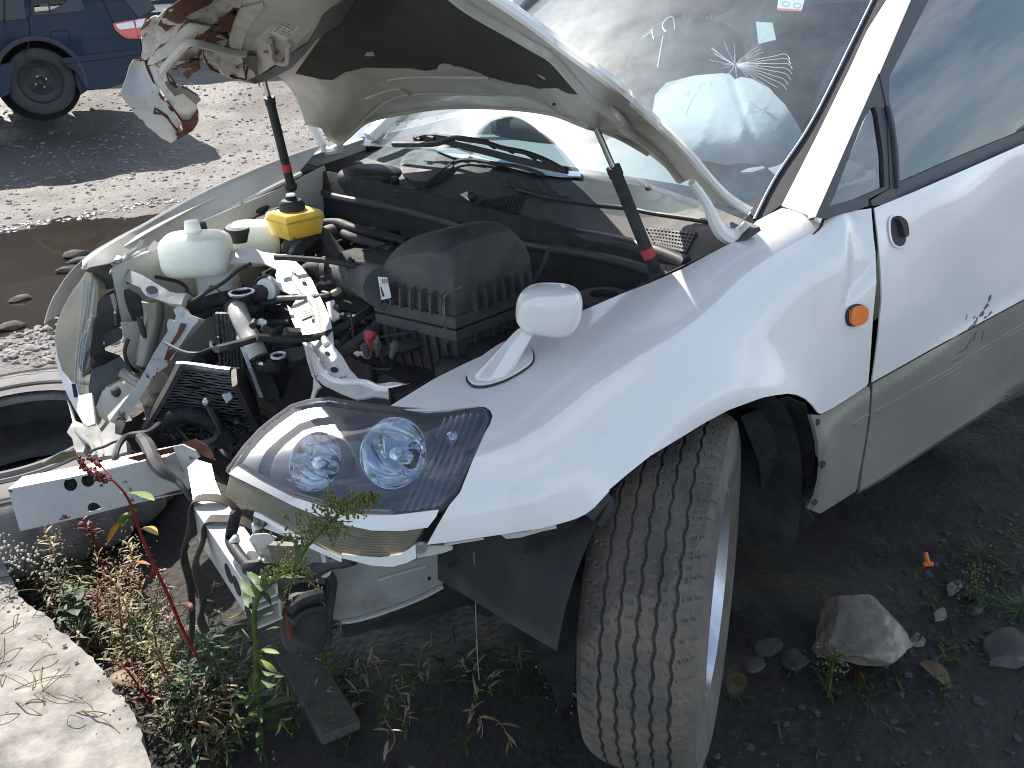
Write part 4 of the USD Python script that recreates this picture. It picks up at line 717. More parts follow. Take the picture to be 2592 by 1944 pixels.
c = at(637,475, z=.915)
yel = obj('brake_fluid_reservoir', hull([c + np.array([sx * hx_, sy * hy_, z]) for sx in (-1, 1) for sy in (-1, 1) for hx_, hy_, z in ((.052, .046, .024), (.056, .05, .016), (.056, .05, .002), (.048, .042, -.038))]), 'bottle_yellow', SUV, label='yellow brake fluid reservoir with black cap')
obj('reservoir_seam', hull([c + np.array([sx * .058, sy * .052, z]) for sx in (-1, 1) for sy in (-1, 1) for z in (.005, .009)]), 'bottle_yellow', yel)
obj('reservoir_cap', lathe([(0, .034), (.014, .034), (.015, .026), (.026, .024), (.033, .016), (.034, 0), (.03, -.004)], c + [-.004, -.012, .026], (0, 0, 1), 24), 'black_rubber', yel); obj('cap_top', lathe([(0, .006), (.011, .005), (.013, 0)], c + [-.004, -.012, .061], (0, 0, 1), 16), 'bottle_white', yel)
obj('master_cylinder', tube([c + [.02, .0, -.07], c + [-.12, -.01, -.06]], .024, 12, 3), 'cast_metal', yel)
# hoses and pipes
for nm, pts, r, m in (('breather_hose', [at(a, b, z=z) for (a, b), z in zip(R1([(1390,1510),(1440,1450),(1500,1410),(1640,1380),(1760,1320)]), (.86,.87,.88,.89,.90))], .011, 'black_rubber'),
                      ('heater_hose', [at(a, b, z=z) for (a, b), z in zip(Z7([(290,980),(170,1080),(150,1000),(220,900),(330,830),(420,800)]), (.78,.80,.83,.86,.87,.87))], .026, 'dusty_plastic'),
                      ('heater_pipe', [at(a, b, z=z) for (a, b), z in zip(Z7([(720,810),(840,860),(1000,910),(1240,985)]), (.86,.86,.85,.84))], .011, 'dusty_plastic'),
                      ('radiator_hose', [at(a, b, z=z) for (a, b), z in zip(Z7([(340,1210),(430,1190),(530,1290),(620,1390),(680,1490),(660,1620)]), (.84,.85,.83,.81,.78,.72))], .018, 'dusty_plastic'),
                      ('crossover_pipe', [at(a, b, z=z) for (a, b), z in zip(Z7([(430,720),(640,700),(820,760),(1100,830),(1400,910)]), (.86,.87,.87,.86,.85))], .014, 'black_rubber')):
    obj(nm, tube(pts, r, 10, 6), m, SUV)
obj('radiator_hose', tube([at(a, b, z=z) for (a, b), z in zip(Z3([(1560,700),(1700,660),(1850,610),(1960,580),(2060,560)]), (.74,.76,.78,.79,.80))], .017, 10, 6, .0025, 170), 'black_rubber', SUV)
obj('radiator_hose', tube([at(a, b, z=z) for (a, b), z in zip(Z3([(1600,790),(1750,740),(1900,680),(2000,650)]), (.70,.72,.74,.75))], .015, 10, 6), 'black_rubber', SUV)
obj('lower_hose', tube([at(a, b, z=.60) for a, b in R4([(1290,830),(1420,740),(1600,640),(1700,520)])], .024, 10, 5), 'black_rubber', SUV)
obj('oil_hose', tube([at(a, b, z=.62) for a, b in Z4([(560,880),(700,740),(850,660),(960,580)])], .02, 10, 5), 'black_rubber', SUV)
obj('bonnet_cable', tube([at(a, b, z=z) for (a, b), z in zip(Z3([(1530,620),(1650,600),(1800,510),(2000,390),(2140,270)])+ Z4([(580,200)]), (.78,.79,.81,.83,.85,.86))], .0045, 6, 5), 'black_rubber', SUV)
obj('harness_loop', tube([at(a, b, z=z) for (a, b), z in zip(Z3([(1120,300),(1330,360),(1500,400),(1590,500),(1560,560)]), (.80,.80,.79,.78,.77))], .005, 6, 5), 'black_rubber', SUV)
Dk = [at(a, b, z=z) for (a, b), z in zip(Z7([(360,760),(540,760),(830,1110),(760,1210)]), (.88, .88, .80, .80))]
obj('resonator_duct', hull([p + np.array([0, 0, k]) for p in Dk for k in (0, -.06)]), 'dusty_plastic', SUV)
ds = obj('dipstick', tube([at(802,782, z=.74), at(808,835, z=.66), at(825,880, z=.6)], .009, 8, 4), 'engine_grime', SUV)
obj('dipstick_handle', tube([at(800,756, z=.79), at(797,737, z=.80), at(800,722, z=.81)], [.007, .008, .016], 8, 3), 'red_band', ds); obj('dipstick_collar', lathe([(0, .014), (.014, .014), (.014, -.012), (0, -.012)], at(805,739, z=.775), (0, 0, 1), 14), 'bottle_white', ds)
# upper tie bar of the radiator, bent
TB = cc([(490,545,'z',.86),(535,533,'z',.87),(600,550,'z',.86),(640,600,'z',.845),(670,650,'z',.83),(690,740,'z',.80),(715,800,'z',.795),(760,838,'z',.80),(870,845,'z',.83),(920,835,'z',.85)])
tb_o = Z4([(320,80),(420,50),(540,18),(620,40),(700,70),(880,100),(960,105),(1040,160),(1130,250),(1230,370),(1300,520),(1360,640),(1430,790),(1450,900),(1470,1090),(1560,1200),(1640,1340),(1740,1450)]) + R5([(0,925),(100,930),(230,945),(350,942),(420,955),(560,935),(640,905),(440,1060),(370,1050),(200,1030),(100,1050),(0,1010)]) + Z4([(1560,1600),(1350,1500),(1270,1430),(1220,1250),(1190,1100),(1130,960),(1060,800),(1000,680),(1060,590),(1090,520),(1000,530),(900,480),(860,410),(840,330),(850,260),(800,240),(700,190),(560,190),(350,200),(370,150)])
tb = obj('radiator_tie_bar', panel(tb_o, TB, .004, 5, rough=.005, rs=14), 'rusty_white', SUV, label='bent white radiator tie bar', smooth=50)
obj('bar_flange', panel(Z4([(1000,680),(1060,800),(1130,960),(1190,1100),(1220,1250),(1260,1420),(1230,1410),(1180,1250),(1150,1100),(1090,960),(1020,820),(960,640)]), lambda a: TB(a) + .03, .004, 4), 'white_inner', tb)
obj('bar_ridge', tube(CAM + rays(Z4([(1040,330),(1120,480),(1260,640),(1300,800),(1330,950),(1400,1080)])) * (TB(np.array(Z4([(1040,330),(1120,480),(1260,640),(1300,800),(1330,950),(1400,1080)]))) - .003)[:, None], .008, 8, 4), 'white_paint', tb)
obj('bar_ridge', tube(CAM + rays(Z4([(1200,1100),(1290,1280),(1380,1400),(1560,1480),(1750,1480),(1850,1500),(2000,1560),(2212,1540)])) * (TB(np.array(Z4([(1200,1100),(1290,1280),(1380,1400),(1560,1480),(1750,1480),(1850,1500),(2000,1560),(2212,1540)]))) - .003)[:, None], .007, 8, 4), 'white_paint', tb)
for (x_, y_, r) in ((1395, 1160, 26), (1470, 1340, 42)):
    obj('bar_hole', panel(Z4([(x_ + r * math.cos(t), y_ + r * .62 * math.sin(t)) for t in np.linspace(0, 6.28, 18)[:-1]]), lambda a: TB(a) - .0045, .002, 2), 'dark_void', tb)
bl = obj('bar_label', panel(Z4([(1085,710),(1270,650),(1302,725),(1120,805)]), lambda a: TB(a) - .006, .001, 4), 'label_yellow', tb)
for k in range(3): obj('print_line', panel(Z4([(1120 + 12 * k, 720 + 22 * k),(1262 + 12 * k, 672 + 22 * k),(1266 + 12 * k, 680 + 22 * k),(1124 + 12 * k, 728 + 22 * k)]), lambda a: TB(a) - .0075, .0008, 3), 'print_grey', bl)
for x_, y_ in ((1145, 380), (1245, 780)): obj('bar_clip', hull(np.vstack([CAM + rays(Z4([(x_ - 25, y_ + 20), (x_ + 25, y_ + 20), (x_, y_ - 30)])) * (TB(np.array(Z4([(x_ - 25, y_ + 20), (x_ + 25, y_ + 20), (x_, y_ - 30)]))) - o)[:, None] for o in (.002, .014)])), 'black_plastic', tb)
obj('bar_stay', panel(Z4([(1250,1420),(1330,1520),(1290,1550),(1250,1655),(1215,1655),(1240,1560)]) , lambda a: TB(a) + .0, .004, 4), 'white_inner', tb)
obj('catch_bracket', panel(Z4([(1380,620),(1470,590),(1480,620),(1450,680),(1530,740),(1520,780),(1450,820),(1420,760)]), lambda a: TB(a) + .02, .004, 3), 'white_inner', tb)
# far broken tie end
BK = cc([(245,580,'y',-.60),(300,605,'y',-.50),(395,640,'y',-.37),(340,640,'y',-.43)])
bk = obj('bracket_arm', panel(Z3([(800,250),(900,245),(1000,280),(1100,320),(1200,380),(1300,440),(1400,500),(1480,520),(1580,515),(1550,560),(1525,640),(1400,630),(1280,590),(1150,550),(1110,500),(1090,460),(950,400),(820,320)]), BK, .02, 4, rough=.004, rs=20), 'rusty_white', SUV, label='short white rusty bracket arm beside the far headlamp')
obj('rubber_plug', panel(Z3([(1205 + 62 * math.cos(t), 482 + 42 * math.sin(t)) for t in np.linspace(0, 6.28, 18)[:-1]]), lambda a: BK(a) - .004, .004, 3), 'black_rubber', bk)
obj('bolt', lathe([(0, .008), (.009, .008), (.01, 0), (.016, 0), (.016, -.003)], at(*Z3(845,165)[0], y=-.585), (.2, .3, 1), 6), 'steel', bk)
obj('bracket_ear', panel(Z3([(740,190),(800,150),(870,150),(900,180),(940,230),(860,240),(800,235)]), cc([(235,565,'y',-.59),(265,560,'y',-.58),(250,578,'y',-.58)]), .004, 3), 'white_inner', bk)
# diagonal brace and its neighbours
BR = cc([(395,665,'z',.79),(425,690,'z',.77),(350,790,'z',.68),(300,880,'z',.60),(240,930,'z',.55),(262,940,'z',.53),(370,770,'z',.69)])
br_o = Z3([(1440,700),(1480,660),(1540,670),(1565,720),(1710,790),(1700,830),(1640,890),(1560,1015),(1500,1110),(1440,1210),(1370,1310),(1310,1350),(1240,1420),(1150,1540),(1080,1655)]) + Z5([(1010,220),(930,380),(880,510),(810,500),(820,400),(750,370),(900,170),(1020,10)]) + Z3([(960,1640),(1080,1450),(1150,1320),(1240,1150),(1330,1010),(1380,930),(1370,850),(1390,800),(1430,800),(1450,830),(1470,760)])
obj('lock_brace', panel(br_o, BR, .025, 5, rough=.005, rs=16), 'rusty_white', SUV, label='white diagonal lock brace streaked with rust')
obj('rust_streak', panel(Z3([(1520,840),(1580,850),(1550,920),(1500,1000),(1440,1080),(1380,1130),(1460,1110),(1470,1150),(1400,1230),(1340,1240),(1370,1150),(1390,1090),(1480,950)]), lambda a: BR(a) - .003, .001, 3), 'rust', SUV + '/lock_brace')
obj('apron_leg', tube([at(a, b, y=-.46) for a, b in Z3([(1215,590),(1230,760),(1190,950),(1150,1150),(1110,1300)])], [.027, .024, .024, .022], 10, 5), 'beige_metal', SUV)
obj('harness', tube([at(a, b, y=-.45) for a, b in Z3([(1080,780),(1110,920),(1170,1050),(1160,1200),(1130,1340)])], .008, 8, 5), 'black_rubber', SUV)
obj('harness', tube([at(a, b, y=-.47) for a, b in Z3([(960,1010),(920,1120),(930,1220),(990,1330),(1060,1370)])], .005, 8, 5), 'black_rubber', SUV)
obj('apron_plate', panel(Z3([(880,830),(1080,820),(1100,1000),(1080,1200),(1050,1320),(950,1300),(940,1150),(900,950)]), cc([(270,700,'y',-.52),(300,700,'y',-.52),(290,790,'y',-.50)]), .004, 5, rough=.004), 'white_inner', SUV)
obj('apron_plate', panel(Z5([(610,210),(680,40),(860,-60),(960,-10),(1000,60),(880,200),(780,320),(700,360),(640,300)]), cc([(215,880,'y',-.42),(270,835,'y',-.42),(250,900,'y',-.39)]), .004, 5, rough=.004), 'white_inner', SUV)
kp = obj('knuckle_pipe', tube([at(a, b, z=z) for (a, b), z in zip(Z3([(880,1370),(960,1420),(1080,1500),(1180,1540)]), (.64,.63,.62,.61))], .013, 10, 5), 'beige_metal', SUV)
obj('receiver_drier', tube([at(a, b, z=z) for (a, b), z in zip(Z3([(1260,1470),(1240,1560)]) + Z5([(1200,150)]), (.63,.60,.57))], .03, 14, 3), 'beige_metal', kp); obj('pipe_end', tube([at(a, b, z=.55) for a, b in Z5([(1170,190),(1150,140),(1200,110),(1260,130)])], .009, 8, 5), 'beige_metal', kp)
obj('connector', box(at(*Z5(850,30)[0], z=.6), (.02, .05, .02), ((.6, -.7, .3), (.7, .6, 0), (0, 0, 1))), 'black_plastic', SUV); obj('connector', box(at(*Z5(740,95)[0], z=.57), (.04, .025, .03), ((.6, -.7, .0), (.7, .6, 0), (0, 0, 1))), 'black_plastic', SUV)
# radiator: necks, tube, side tank with crimp teeth, core standing behind
rad = obj('radiator', tube([at(a, b, z=z) for (a, b), z in zip(Z4([(430,690),(480,820),(560,980),(610,1090),(660,1200)]), (.785,.77,.745,.73,.71))], .023, 12, 4), 'white_inner', SUV, label='pushed-back radiator with pale header pipe')
obj('filler_neck', lathe([(.030, .0), (.030, .006), (.023, .006), (.021, -.02), (.026, -.02), (.026, -.05)], at(*Z4(475,522)[0], z=.815), (0, 0, 1), 26), 'black_plastic', rad); obj('neck_ring', lathe([(.024, .0), (.031, .0), (.031, .004), (.024, .004)], at(*Z4(475,522)[0], z=.818), (0, 0, 1), 26), 'steel', rad)
obj('header_tank', tube([at(*Z4(480,570)[0], z=.78), at(*Z4(400,640)[0], z=.77), at(*Z4(430,700)[0], z=.775)], .026, 12, 3), 'black_plastic', rad)
obj('pipe_band', tube([at(*Z4(545,985)[0], z=.736), at(*Z4(565,1030)[0], z=.73)], .028, 14, 2), 'light_clear', rad)
obj('hose_outlet', tube([at(a, b, z=z) for (a, b), z in zip(Z4([(560,560),(640,540),(740,480),(830,430)]), (.79,.80,.81,.82))], [.018, .022, .024, .024], 12, 4), 'black_plastic', rad); obj('hose_band', tube([at(a, b, z=.815) for a, b in Z4([(735,485),(790,455)])], .027, 14, 2), 'bottle_white', rad)
TK = cc([(525,750,'z',.72),(560,860,'z',.60),(610,850,'z',.61),(600,800,'z',.66)])
obj('side_tank', panel(Z4([(500,1110),(600,1230),(700,1210),(740,1300),(800,1380),(880,1600),(870,1655),(700,1655),(640,1500),(560,1290)]), TK, .03, 5), 'black_plastic', rad)
for k in range(26):
    t = k / 25; c = np.array(Z4(490 + 195 * t, 1115 + 520 * t)[0]); p = CAM + rays(tuple(c))[0] * TK(c[None])[0]; obj('crimp_tooth', box(p, (.010, .0045, .006), ((-.7, .7, 0), (.5, .5, -.7), (0.5, .5, .7)), .001), 'light_clear', rad)
obj('fan_shroud', panel(Z4([(780,1400),(1180,1290),(1240,1420),(1230,1655),(900,1655),(880,1560)]), cc([(590,810,'z',.60),(670,790,'z',.62),(640,860,'z',.52)]), .01, 7), 'engine_grime', rad)
ar = obj('mount_arm', panel(Z4([(610,1240),(700,1200),(820,1150),(1000,1110),(1150,1090),(1190,1100),(1190,1180),(1120,1230),(900,1300),(860,1340),(760,1350),(700,1320),(640,1290)]), cc([(550,775,'z',.70),(600,760,'z',.71),(665,755,'z',.72),(590,790,'z',.69)]), .02, 5), 'black_plastic', SUV)
obj('mount_bush', lathe([(.035, -.01), (.035, .006), (.028, .01), (.022, .004), (.016, .004), (.012, .01), (0, .01)], at(*Z4(800,1262)[0], z=.70), (0, 0, 1), 24), 'black_rubber', ar); obj('arm_hole', lathe([(.012, 0), (.018, .002), (.018, -.004)], at(*Z4(868,1185)[0], z=.722), (0, 0, 1), 16), 'light_clear', ar)
# standing core and folded condenser: thin fins, each a strip
def core(q4, zs, rows, nm, wav, seed, m='fin_metal'):
    q4 = np.array(q4, float); D = ctl(*[(a, b, at(a, b, z=z)) for (a, b), z in zip(q4[:3], zs)]) if len(zs) == 3 else cc([(a, b, 'z', z) for (a, b), z in zip(q4, zs)])
    base = obj(nm, panel([tuple(p) for p in q4], lambda a: D(a) + .008, .02, 7, rough=wav, seed=seed, rs=20), 'engine_grime', SUV); r = np.random.default_rng(seed)
    for i in range(rows):
        v = (i + .5) / rows; pts = []
        for u in np.linspace(.01, .99, 15):
            c = (q4[0] * (1-u) + q4[1] * u) * (1-v) + (q4[3] * (1-u) + q4[2] * u) * v; c = c + [0, (8 * v + 1) * math.sin(u * 5 + .6 + seed) + r.normal(0, .6 + v * .9)]; pts.append(tuple(c))
        P = CAM + rays(pts) * (D(np.array(pts)) - .001)[:, None]; obj('fin_tube', ribbon(P, .012, .004, 2), m, base)
    return base
cond = core(R4([(1150,828),(1535,880),(1680,1235),(945,1235)]), (.70, .69, .52, .55), 21, 'condenser', .006, 3)
obj('condenser_end', panel(R4([(1140,820),(1165,830),(1090,980),(1010,1120),(930,1250),(910,1240),(1000,1080),(1080,940)]), cc([(383,790,'z',.71),(340,880,'z',.62),(305,925,'z',.56)]), .01, 4), 'black_plastic', cond)
obj('condenser_end', panel(R4([(1530,850),(1570,850),(1650,1000),(1710,1230),(1680,1250),(1600,1080),(1540,960)]), cc([(515,800,'z',.70),(545,860,'z',.60),(565,925,'z',.54)]), .012, 4), 'black_plastic', cond)
obj('condenser_top', tube([at(a, b, z=.70) for a, b in R4([(1150,830),(1230,835),(1340,850),(1440,865),(1500,870)])], .010, 8, 4), 'fin_metal', cond)
obj('condenser_tag', panel(R4([(1440,1020),(1490,1005),(1510,1040),(1470,1075)]), cc([(483,855,'z',.645),(500,850,'z',.645),(490,870,'z',.63)]), .004, 3), 'light_clear', cond)
obj('condenser_valve', tube([at(a, b, z=z) for (a, b), z in zip(R4([(1340,1070),(1370,1130),(1430,1250),(1480,1380)]), (.63,.61,.56,.50))], .008, 8, 4), 'black_plastic', cond); obj('valve_cap', ball(at(*R4(1340,1068)[0], z=.635), .011, 2), 'steel', cond)
core(Z4([(200,760),(480,720),(500,1340),(250,1340)]), (.77, .76, .62, .63), 4, 'radiator_core', .004, 7)
for k in range(7):
    t = k / 6; a0, a1 = np.array(Z4(215 + 250 * t, 730)[0]), np.array(Z4(260 + 235 * t, 1340)[0]); obj('core_fold', tube([at(*a0, z=.775), at(*((a0 + a1) / 2 + [3 * math.sin(k), 0]), z=.70), at(*a1, z=.625)], .006, 6, 4), 'fin_metal', SUV + '/radiator_core')
obj('lower_rail', tube([at(a, b, z=z) for (a, b), z in zip(R4([(1040,1200),(1130,1160),(1240,1155),(1340,1190),(1430,1260),(1500,1340)]), (.575,.585,.585,.575,.55,.52))], .019, 8, 5, .002, 160), 'fin_metal', SUV)
obj('loop_pipe', tube([at(a, b, z=z) for (a, b), z in zip(R4([(1150,1200),(1200,1270),(1260,1310),(1310,1300),(1330,1240)]), (.54,.52,.51,.51,.53))], .009, 8, 6), 'fin_metal', SUV)

# harness wires, hose clamps and bolts that crowd the bay
rng = np.random.default_rng(77)
def bay(px_, py_, z): return at(px_, py_, z=z)
for k in range(60):
    a = np.array([rng.uniform(440, 900), rng.uniform(480, 800)]); z = .80 + .05 * rng.random() - .0006 * max(0, a[1] - 650); d = rng.normal(0, 1, 2) * [70, 38]
    if any(min(np.hypot(*(a + d * q - np.array(b))) for q in (0, .33, .66, 1)) < 46 for b in ((560,545),(610,560),(640,600),(665,650),(680,700),(695,745),(720,800),(760,840),(540,700),(510,650),(560,760))): continue
    m = a + d / 2 + rng.normal(0, 14, 2)
    obj('wire', tube([bay(*(a), z), bay(*(m), z + .012), bay(*(a + d), z - .02)], rng.uniform(.002, .0055), 6, 5), ['black_rubber', 'black_plastic', 'engine_grime', 'black_rubber', 'trim_grey'][k % 5], SUV)
for (px_, py_), z, r, d in (((705, 601), .825, .046, (-1, 1, .1)), ((760, 604), .832, .047, (-1, 1, .0)), ((640, 545), .845, .030, (.3, -.8, .4)), ((700, 622), .82, .021, (.2, .8, -.6)), ((412, 655), .755, .021, (.5, .8, .1)), ((460, 640), .785, .020, (.5, .8, .1)), ((575, 620), .815, .027, (.7, .6, .2))):
    obj('hose_clamp', lathe([(r, -.006), (r + .002, -.006), (r + .002, .006), (r, .006)], bay(px_, py_, z), d, 22), 'cast_metal', SUV); obj('clamp_screw', box(bay(px_, py_, z) + [0, 0, r + .004], (.010, .010, .008), r=.002), 'cast_metal', SUV)
for k in range(22):
    p = bay(rng.uniform(700, 900), rng.uniform(520, 780), .80 + .03 * rng.random()); obj('bolt', lathe([(0, .006), (.006, .006), (.0065, 0), (.010, 0), (.010, -.002), (.004, -.03)], p, rng.normal(0, .35, 3) + [0, 0, 1], 6), 'cast_metal', SUV)
for k in range(7):
    p = bay(rng.uniform(450, 850), rng.uniform(560, 740), .80 + .03 * rng.random())
    if abs(pix(p)[0][0] - (600 + (pix(p)[0][1] - 560) * .45)) < 50: continue
    obj('connector', box(p, (.026, .016, .014), np.linalg.qr(rng.normal(size=(3, 3)))[0], .003), ['black_plastic', 'trim_grey', 'light_clear'][k % 3] if k != 5 else 'label_yellow', SUV)
for k in range(9):   # shreds of plastic and fin stock hanging in the wreck
    a = np.array([rng.uniform(300, 600), rng.uniform(860, 1000)]); z = .60 - .0004 * (a[1] - 860); obj('torn_shred', ribbon([bay(*a, z), bay(a[0] + rng.normal(0, 16), a[1] + 14, z - .01), bay(a[0] + rng.normal(0, 26), a[1] + rng.uniform(20, 44), z - .035)], rng.uniform(.004, .012), .0016, 5), ['fin_metal', 'black_plastic', 'seal_rubber'][k % 3], SUV)
# crushed lower front: dark crossmember and shredded fin stock behind the bumper bar
obj('lower_crossmember', panel([(255,915),(330,905),(480,930),(560,930),(540,1010),(500,1060),(450,1010),(400,985),(330,985),(270,975)], cc([(270,930,'z',.50),(540,940,'z',.46),(400,980,'z',.44),(500,1050,'z',.42)]), .03, 7, rough=.02, rs=12), 'engine_grime', SUV)
obj('dark_filler', panel(R4([(880,540),(1150,470),(1400,520),(1420,860),(1150,830),(1000,1080),(860,1180),(760,1000),(880,800)]), cc([(300,690,'z',.50),(460,700,'z',.52),(300,880,'z',.42),(430,800,'z',.46)]), .02, 8, rough=.02, rs=10), 'engine_grime', SUV)  # dark filler sheet added to darken the see-through part of the bay
rng = np.random.default_rng(123)
for k in range(46):
    a = np.array([rng.uniform(345, 560), rng.uniform(895, 985)]); z = .575 - .0010 * (a[1] - 895); n = 5; pts = [bay(a[0] + i * rng.uniform(4, 9), a[1] + 5 * math.sin(i * 1.9 + k) + i * 2.2, z + rng.normal(0, .004)) for i in range(n)]
    obj('fin_shred', ribbon(pts, rng.uniform(.006, .014), .0015, 4), ['fin_metal', 'fin_metal', 'black_plastic'][k % 3], SUV + '/condenser')

# ---------------------------------------------------------------- headlamps
def surf_text(parent, text, depthfn, p0, p1, h, m='print_grey', off=.001, name='lettering'):
    """Flat lettering lying on a surface, reading from p0 towards p1 (points of the photograph)."""
    A_, B_ = [CAM + rays(p)[0] * depthfn(np.array([p], float))[0] for p in (p0, p1)]
    d = np.array(p1, float) - p0; perp = np.array([d[1], -d[0]]) / np.linalg.norm(d) * 4; C_ = CAM + rays(tuple(p0 + perp))[0] * depthfn(np.array([p0 + perp], float))[0]
    ux = (B_ - A_) / np.linalg.norm(B_ - A_); uy = C_ - A_; uy -= ux * (uy @ ux); uy /= np.linalg.norm(uy); uz = np.cross(ux, uy)
    if uz @ (CAM - A_) < 0: uz = -uz
    v, f = arr(meshkit.text_mesh(text, h, .0006)); obj(name, (A_ + v[:, :1] * ux + v[:, 1:2] * uy + (v[:, 2:] + off) * uz, f), m, parent, smooth=False)
lens_px = R7([(1490,125)]) + R4([(1535,1460),(1600,1370),(1700,1260),(1800,1180),(1900,1110),(2000,1080),(2130,1065)]) + R5([(0,1080),(200,1110),(400,1130),(600,1135),(800,1112),(880,1107),(935,1125),(952,1180),(930,1260),(870,1400),(790,1560),(740,1650)]) + R8([(690,300),(635,348),(300,392),(120,387)]) + R7([(2212,362),(2100,332),(1900,272),(1700,172),(1570,92)])
def inset(p, d): 
    q = Polygon(p).buffer(-d); return list(q.exterior.coords)[:-1]
HSE = lambda a: SKIN(a) + .055
bowls = []
for (px_, py_), r, ax_ in ((R4(2015, 1400)[0], .047, (.93, .30, .1)), (R5(320, 1350)[0], .056, (.93, .30, .1))):
    q3 = np.array([(px_, py_), (px_ + 6, py_), (px_, py_ + 6)]); w3 = CAM + rays(q3) * SKIN(q3)[:, None]; nn = np.cross(w3[1] - w3[0], w3[2] - w3[0]); nn *= np.sign(nn @ (CAM - w3[0])) / np.linalg.norm(nn); ax_ = nn * .55 + np.array(ax_) * .45; c = w3[0] - nn * .026; bowls.append((c, r, ax_ / np.linalg.norm(ax_)))
def mouth(c, r, a, k=1.0):
    u = np.cross(a, (0, 0, 1.)); u /= np.linalg.norm(u); w = np.cross(a, u)
    return [tuple(x) for x in pix([c + (math.cos(t) * u + math.sin(t) * w) * r * k for t in np.linspace(0, 2 * np.pi, 28)[:-1]])]
hl = obj('headlight', panel(lens_px, HSE, .012, 6, holes=[mouth(*b) for b in bowls]), 'lamp_inner', SUV, label='near headlamp with two chrome bowls behind a clear lens')
for c, r, a in bowls:
    bw = obj('reflector_bowl', lathe([(r * 1.03, .006), (r * .99, .004), (r * .93, -.012), (r * .80, -.030), (r * .6, -.044), (r * .35, -.053), (0.012, -.056), (.0, -.056)], c, a, 40), 'lamp_chrome', hl)
    obj('bulb_shield', lathe([(0, .0), (.010, -.003), (.013, -.012), (.012, -.05)], c, a, 20), 'lamp_chrome', hl); obj('bowl_rim', lathe([(r * 1.02, .004), (r * 1.05, .004), (r * 1.06, -.004), (r * 1.06, -.03)], c, a, 40), 'lamp_inner', hl)
    u = np.cross(a, (0, 0, 1.)); u /= np.linalg.norm(u)
    for s in (-1, 1): obj('bowl_step', tube([c + u * s * r * .62 + a * (-.040) + np.array([0, 0, z]) for z in (-r * .6, 0, r * .6)], .004, 6, 4), 'lamp_chrome', hl)
c = CAM + rays(R5(725, 1320)[0])[0] * (SKIN(np.array(R5([(725,1320)])))[0] + .03); obj('marker_bulb', superell(c, (.012, .012, .018), np.eye(3), 2.2), 'chrome', hl)
obj('lamp_shade_oval', panel(rounded(R5([(500,1350),(560,1260),(640,1235),(730,1260),(760,1330),(700,1420),(600,1460),(520,1430)])), lambda a: HSE(a) - .003, .003, 5), 'interior_dark', hl)  # dark oval panel stands in for the shadow beside the bowl
ring = resample(lens_px, 6)
obj('lens_rim', tube(CAM + rays(ring) * (SKIN(ring) + .012)[:, None], .008, 8, 2), 'trim_grey', hl)
lens = obj('lens', panel(lens_px, SKIN, .003, 6, off=.002), 'lamp_glass', hl, smooth=True)
for a, b in zip(R5([(680,1178),(720,1166),(762,1156),(805,1150),(848,1146),(890,1152)]), R8([(395,372),(440,370),(490,366),(540,362),(590,357),(640,346)])):
    p = np.array([a, ((a[0] + b[0]) / 2, (a[1] + b[1]) / 2), b]); obj('lens_rib', tube(CAM + rays(p) * (SKIN(p) + .001)[:, None], .0035, 6, 5), 'lamp_glass', lens)
surf_text(lens, 'HB3', SKIN, R7(1862, 172)[0], R7(1900, 186)[0], .0042, off=.003); surf_text(lens, 'HB4', SKIN, R7(1945, 208)[0], R7(1985, 222)[0], .0042, off=.003)
strip_px = R7([(1490,130),(1545,85),(1570,97),(1700,177),(1900,277),(2100,337),(2212,367)]) + R8([(120,391),(300,396),(632,356),(615,400),(560,470),(400,493),(200,490),(0,450)]) + R7([(2212,442),(2100,412),(1900,332),(1700,232),(1510,142)])
obj('lamp_strip', panel(strip_px, SKIN, .012, 5, off=.004), 'white_paint', hl)
cl_px = R7([(1490,142),(1510,145),(1700,236),(1900,336),(2100,416),(2212,446)]) + R8([(0,455),(200,495),(400,497),(535,482),(500,540),(450,600),(380,640),(250,660),(0,640)]) + R7([(2212,665),(2000,555),(1800,450),(1600,330),(1465,250)])
cl_ = obj('corner_lamp', panel(cl_px, lambda a: SKIN(a) + .03, .01, 6), 'lamp_inner', SUV, label='clear ribbed corner lamp below the near headlamp')
obj('corner_lens', panel(cl_px, SKIN, .002, 6, off=.001), 'dull_lamp_glass', cl_)
tp, bt_ = np.array(R7([(1490,150),(1700,240),(1900,340),(2100,420)]) + R8([(0,460),(200,500),(400,500),(520,490)])), np.array(R7([(1470,245),(1640,350),(1800,445),(2000,550)]) + R8([(0,630),(200,652),(330,650),(440,605)]))
for k in range(9):
    v = (k + .5) / 9; p = tp * (1 - v) + bt_ * v; obj('lens_rib', tube(CAM + rays(p) * (SKIN(p) - .0005)[:, None], .0022, 5, 3), 'dull_lamp_glass', cl_)
for k in range(6):
    p = np.array(R8([(60 + k * 70, 485), (70 + k * 66, 640 - 6 * k)])); obj('lens_rib', tube(CAM + rays(p) * (SKIN(p) - .0005)[:, None], .0016, 5, 3), 'dull_lamp_glass', cl_)
lt = R7([(1650,370),(1720,395),(2000,562),(2212,672)]) + R8([(0,650),(250,668),(390,648),(480,583),(485,675),(420,705),(330,730),(200,722),(0,672)]) + R7([(2212,700),(2000,605),(1730,440),(1640,400)])
obj('lower_trim', panel(lt, SKIN, .01, 5, off=.0), 'white_paint', cl_)
br = panel(R8([(478,585),(500,570),(560,580),(560,592),(700,590),(722,592),(720,618),(660,640),(490,675)]), lambda a: SKIN(a) + .012, .006, 4); wb_ = obj('wing_bracket', br, 'white_inner', SUV)
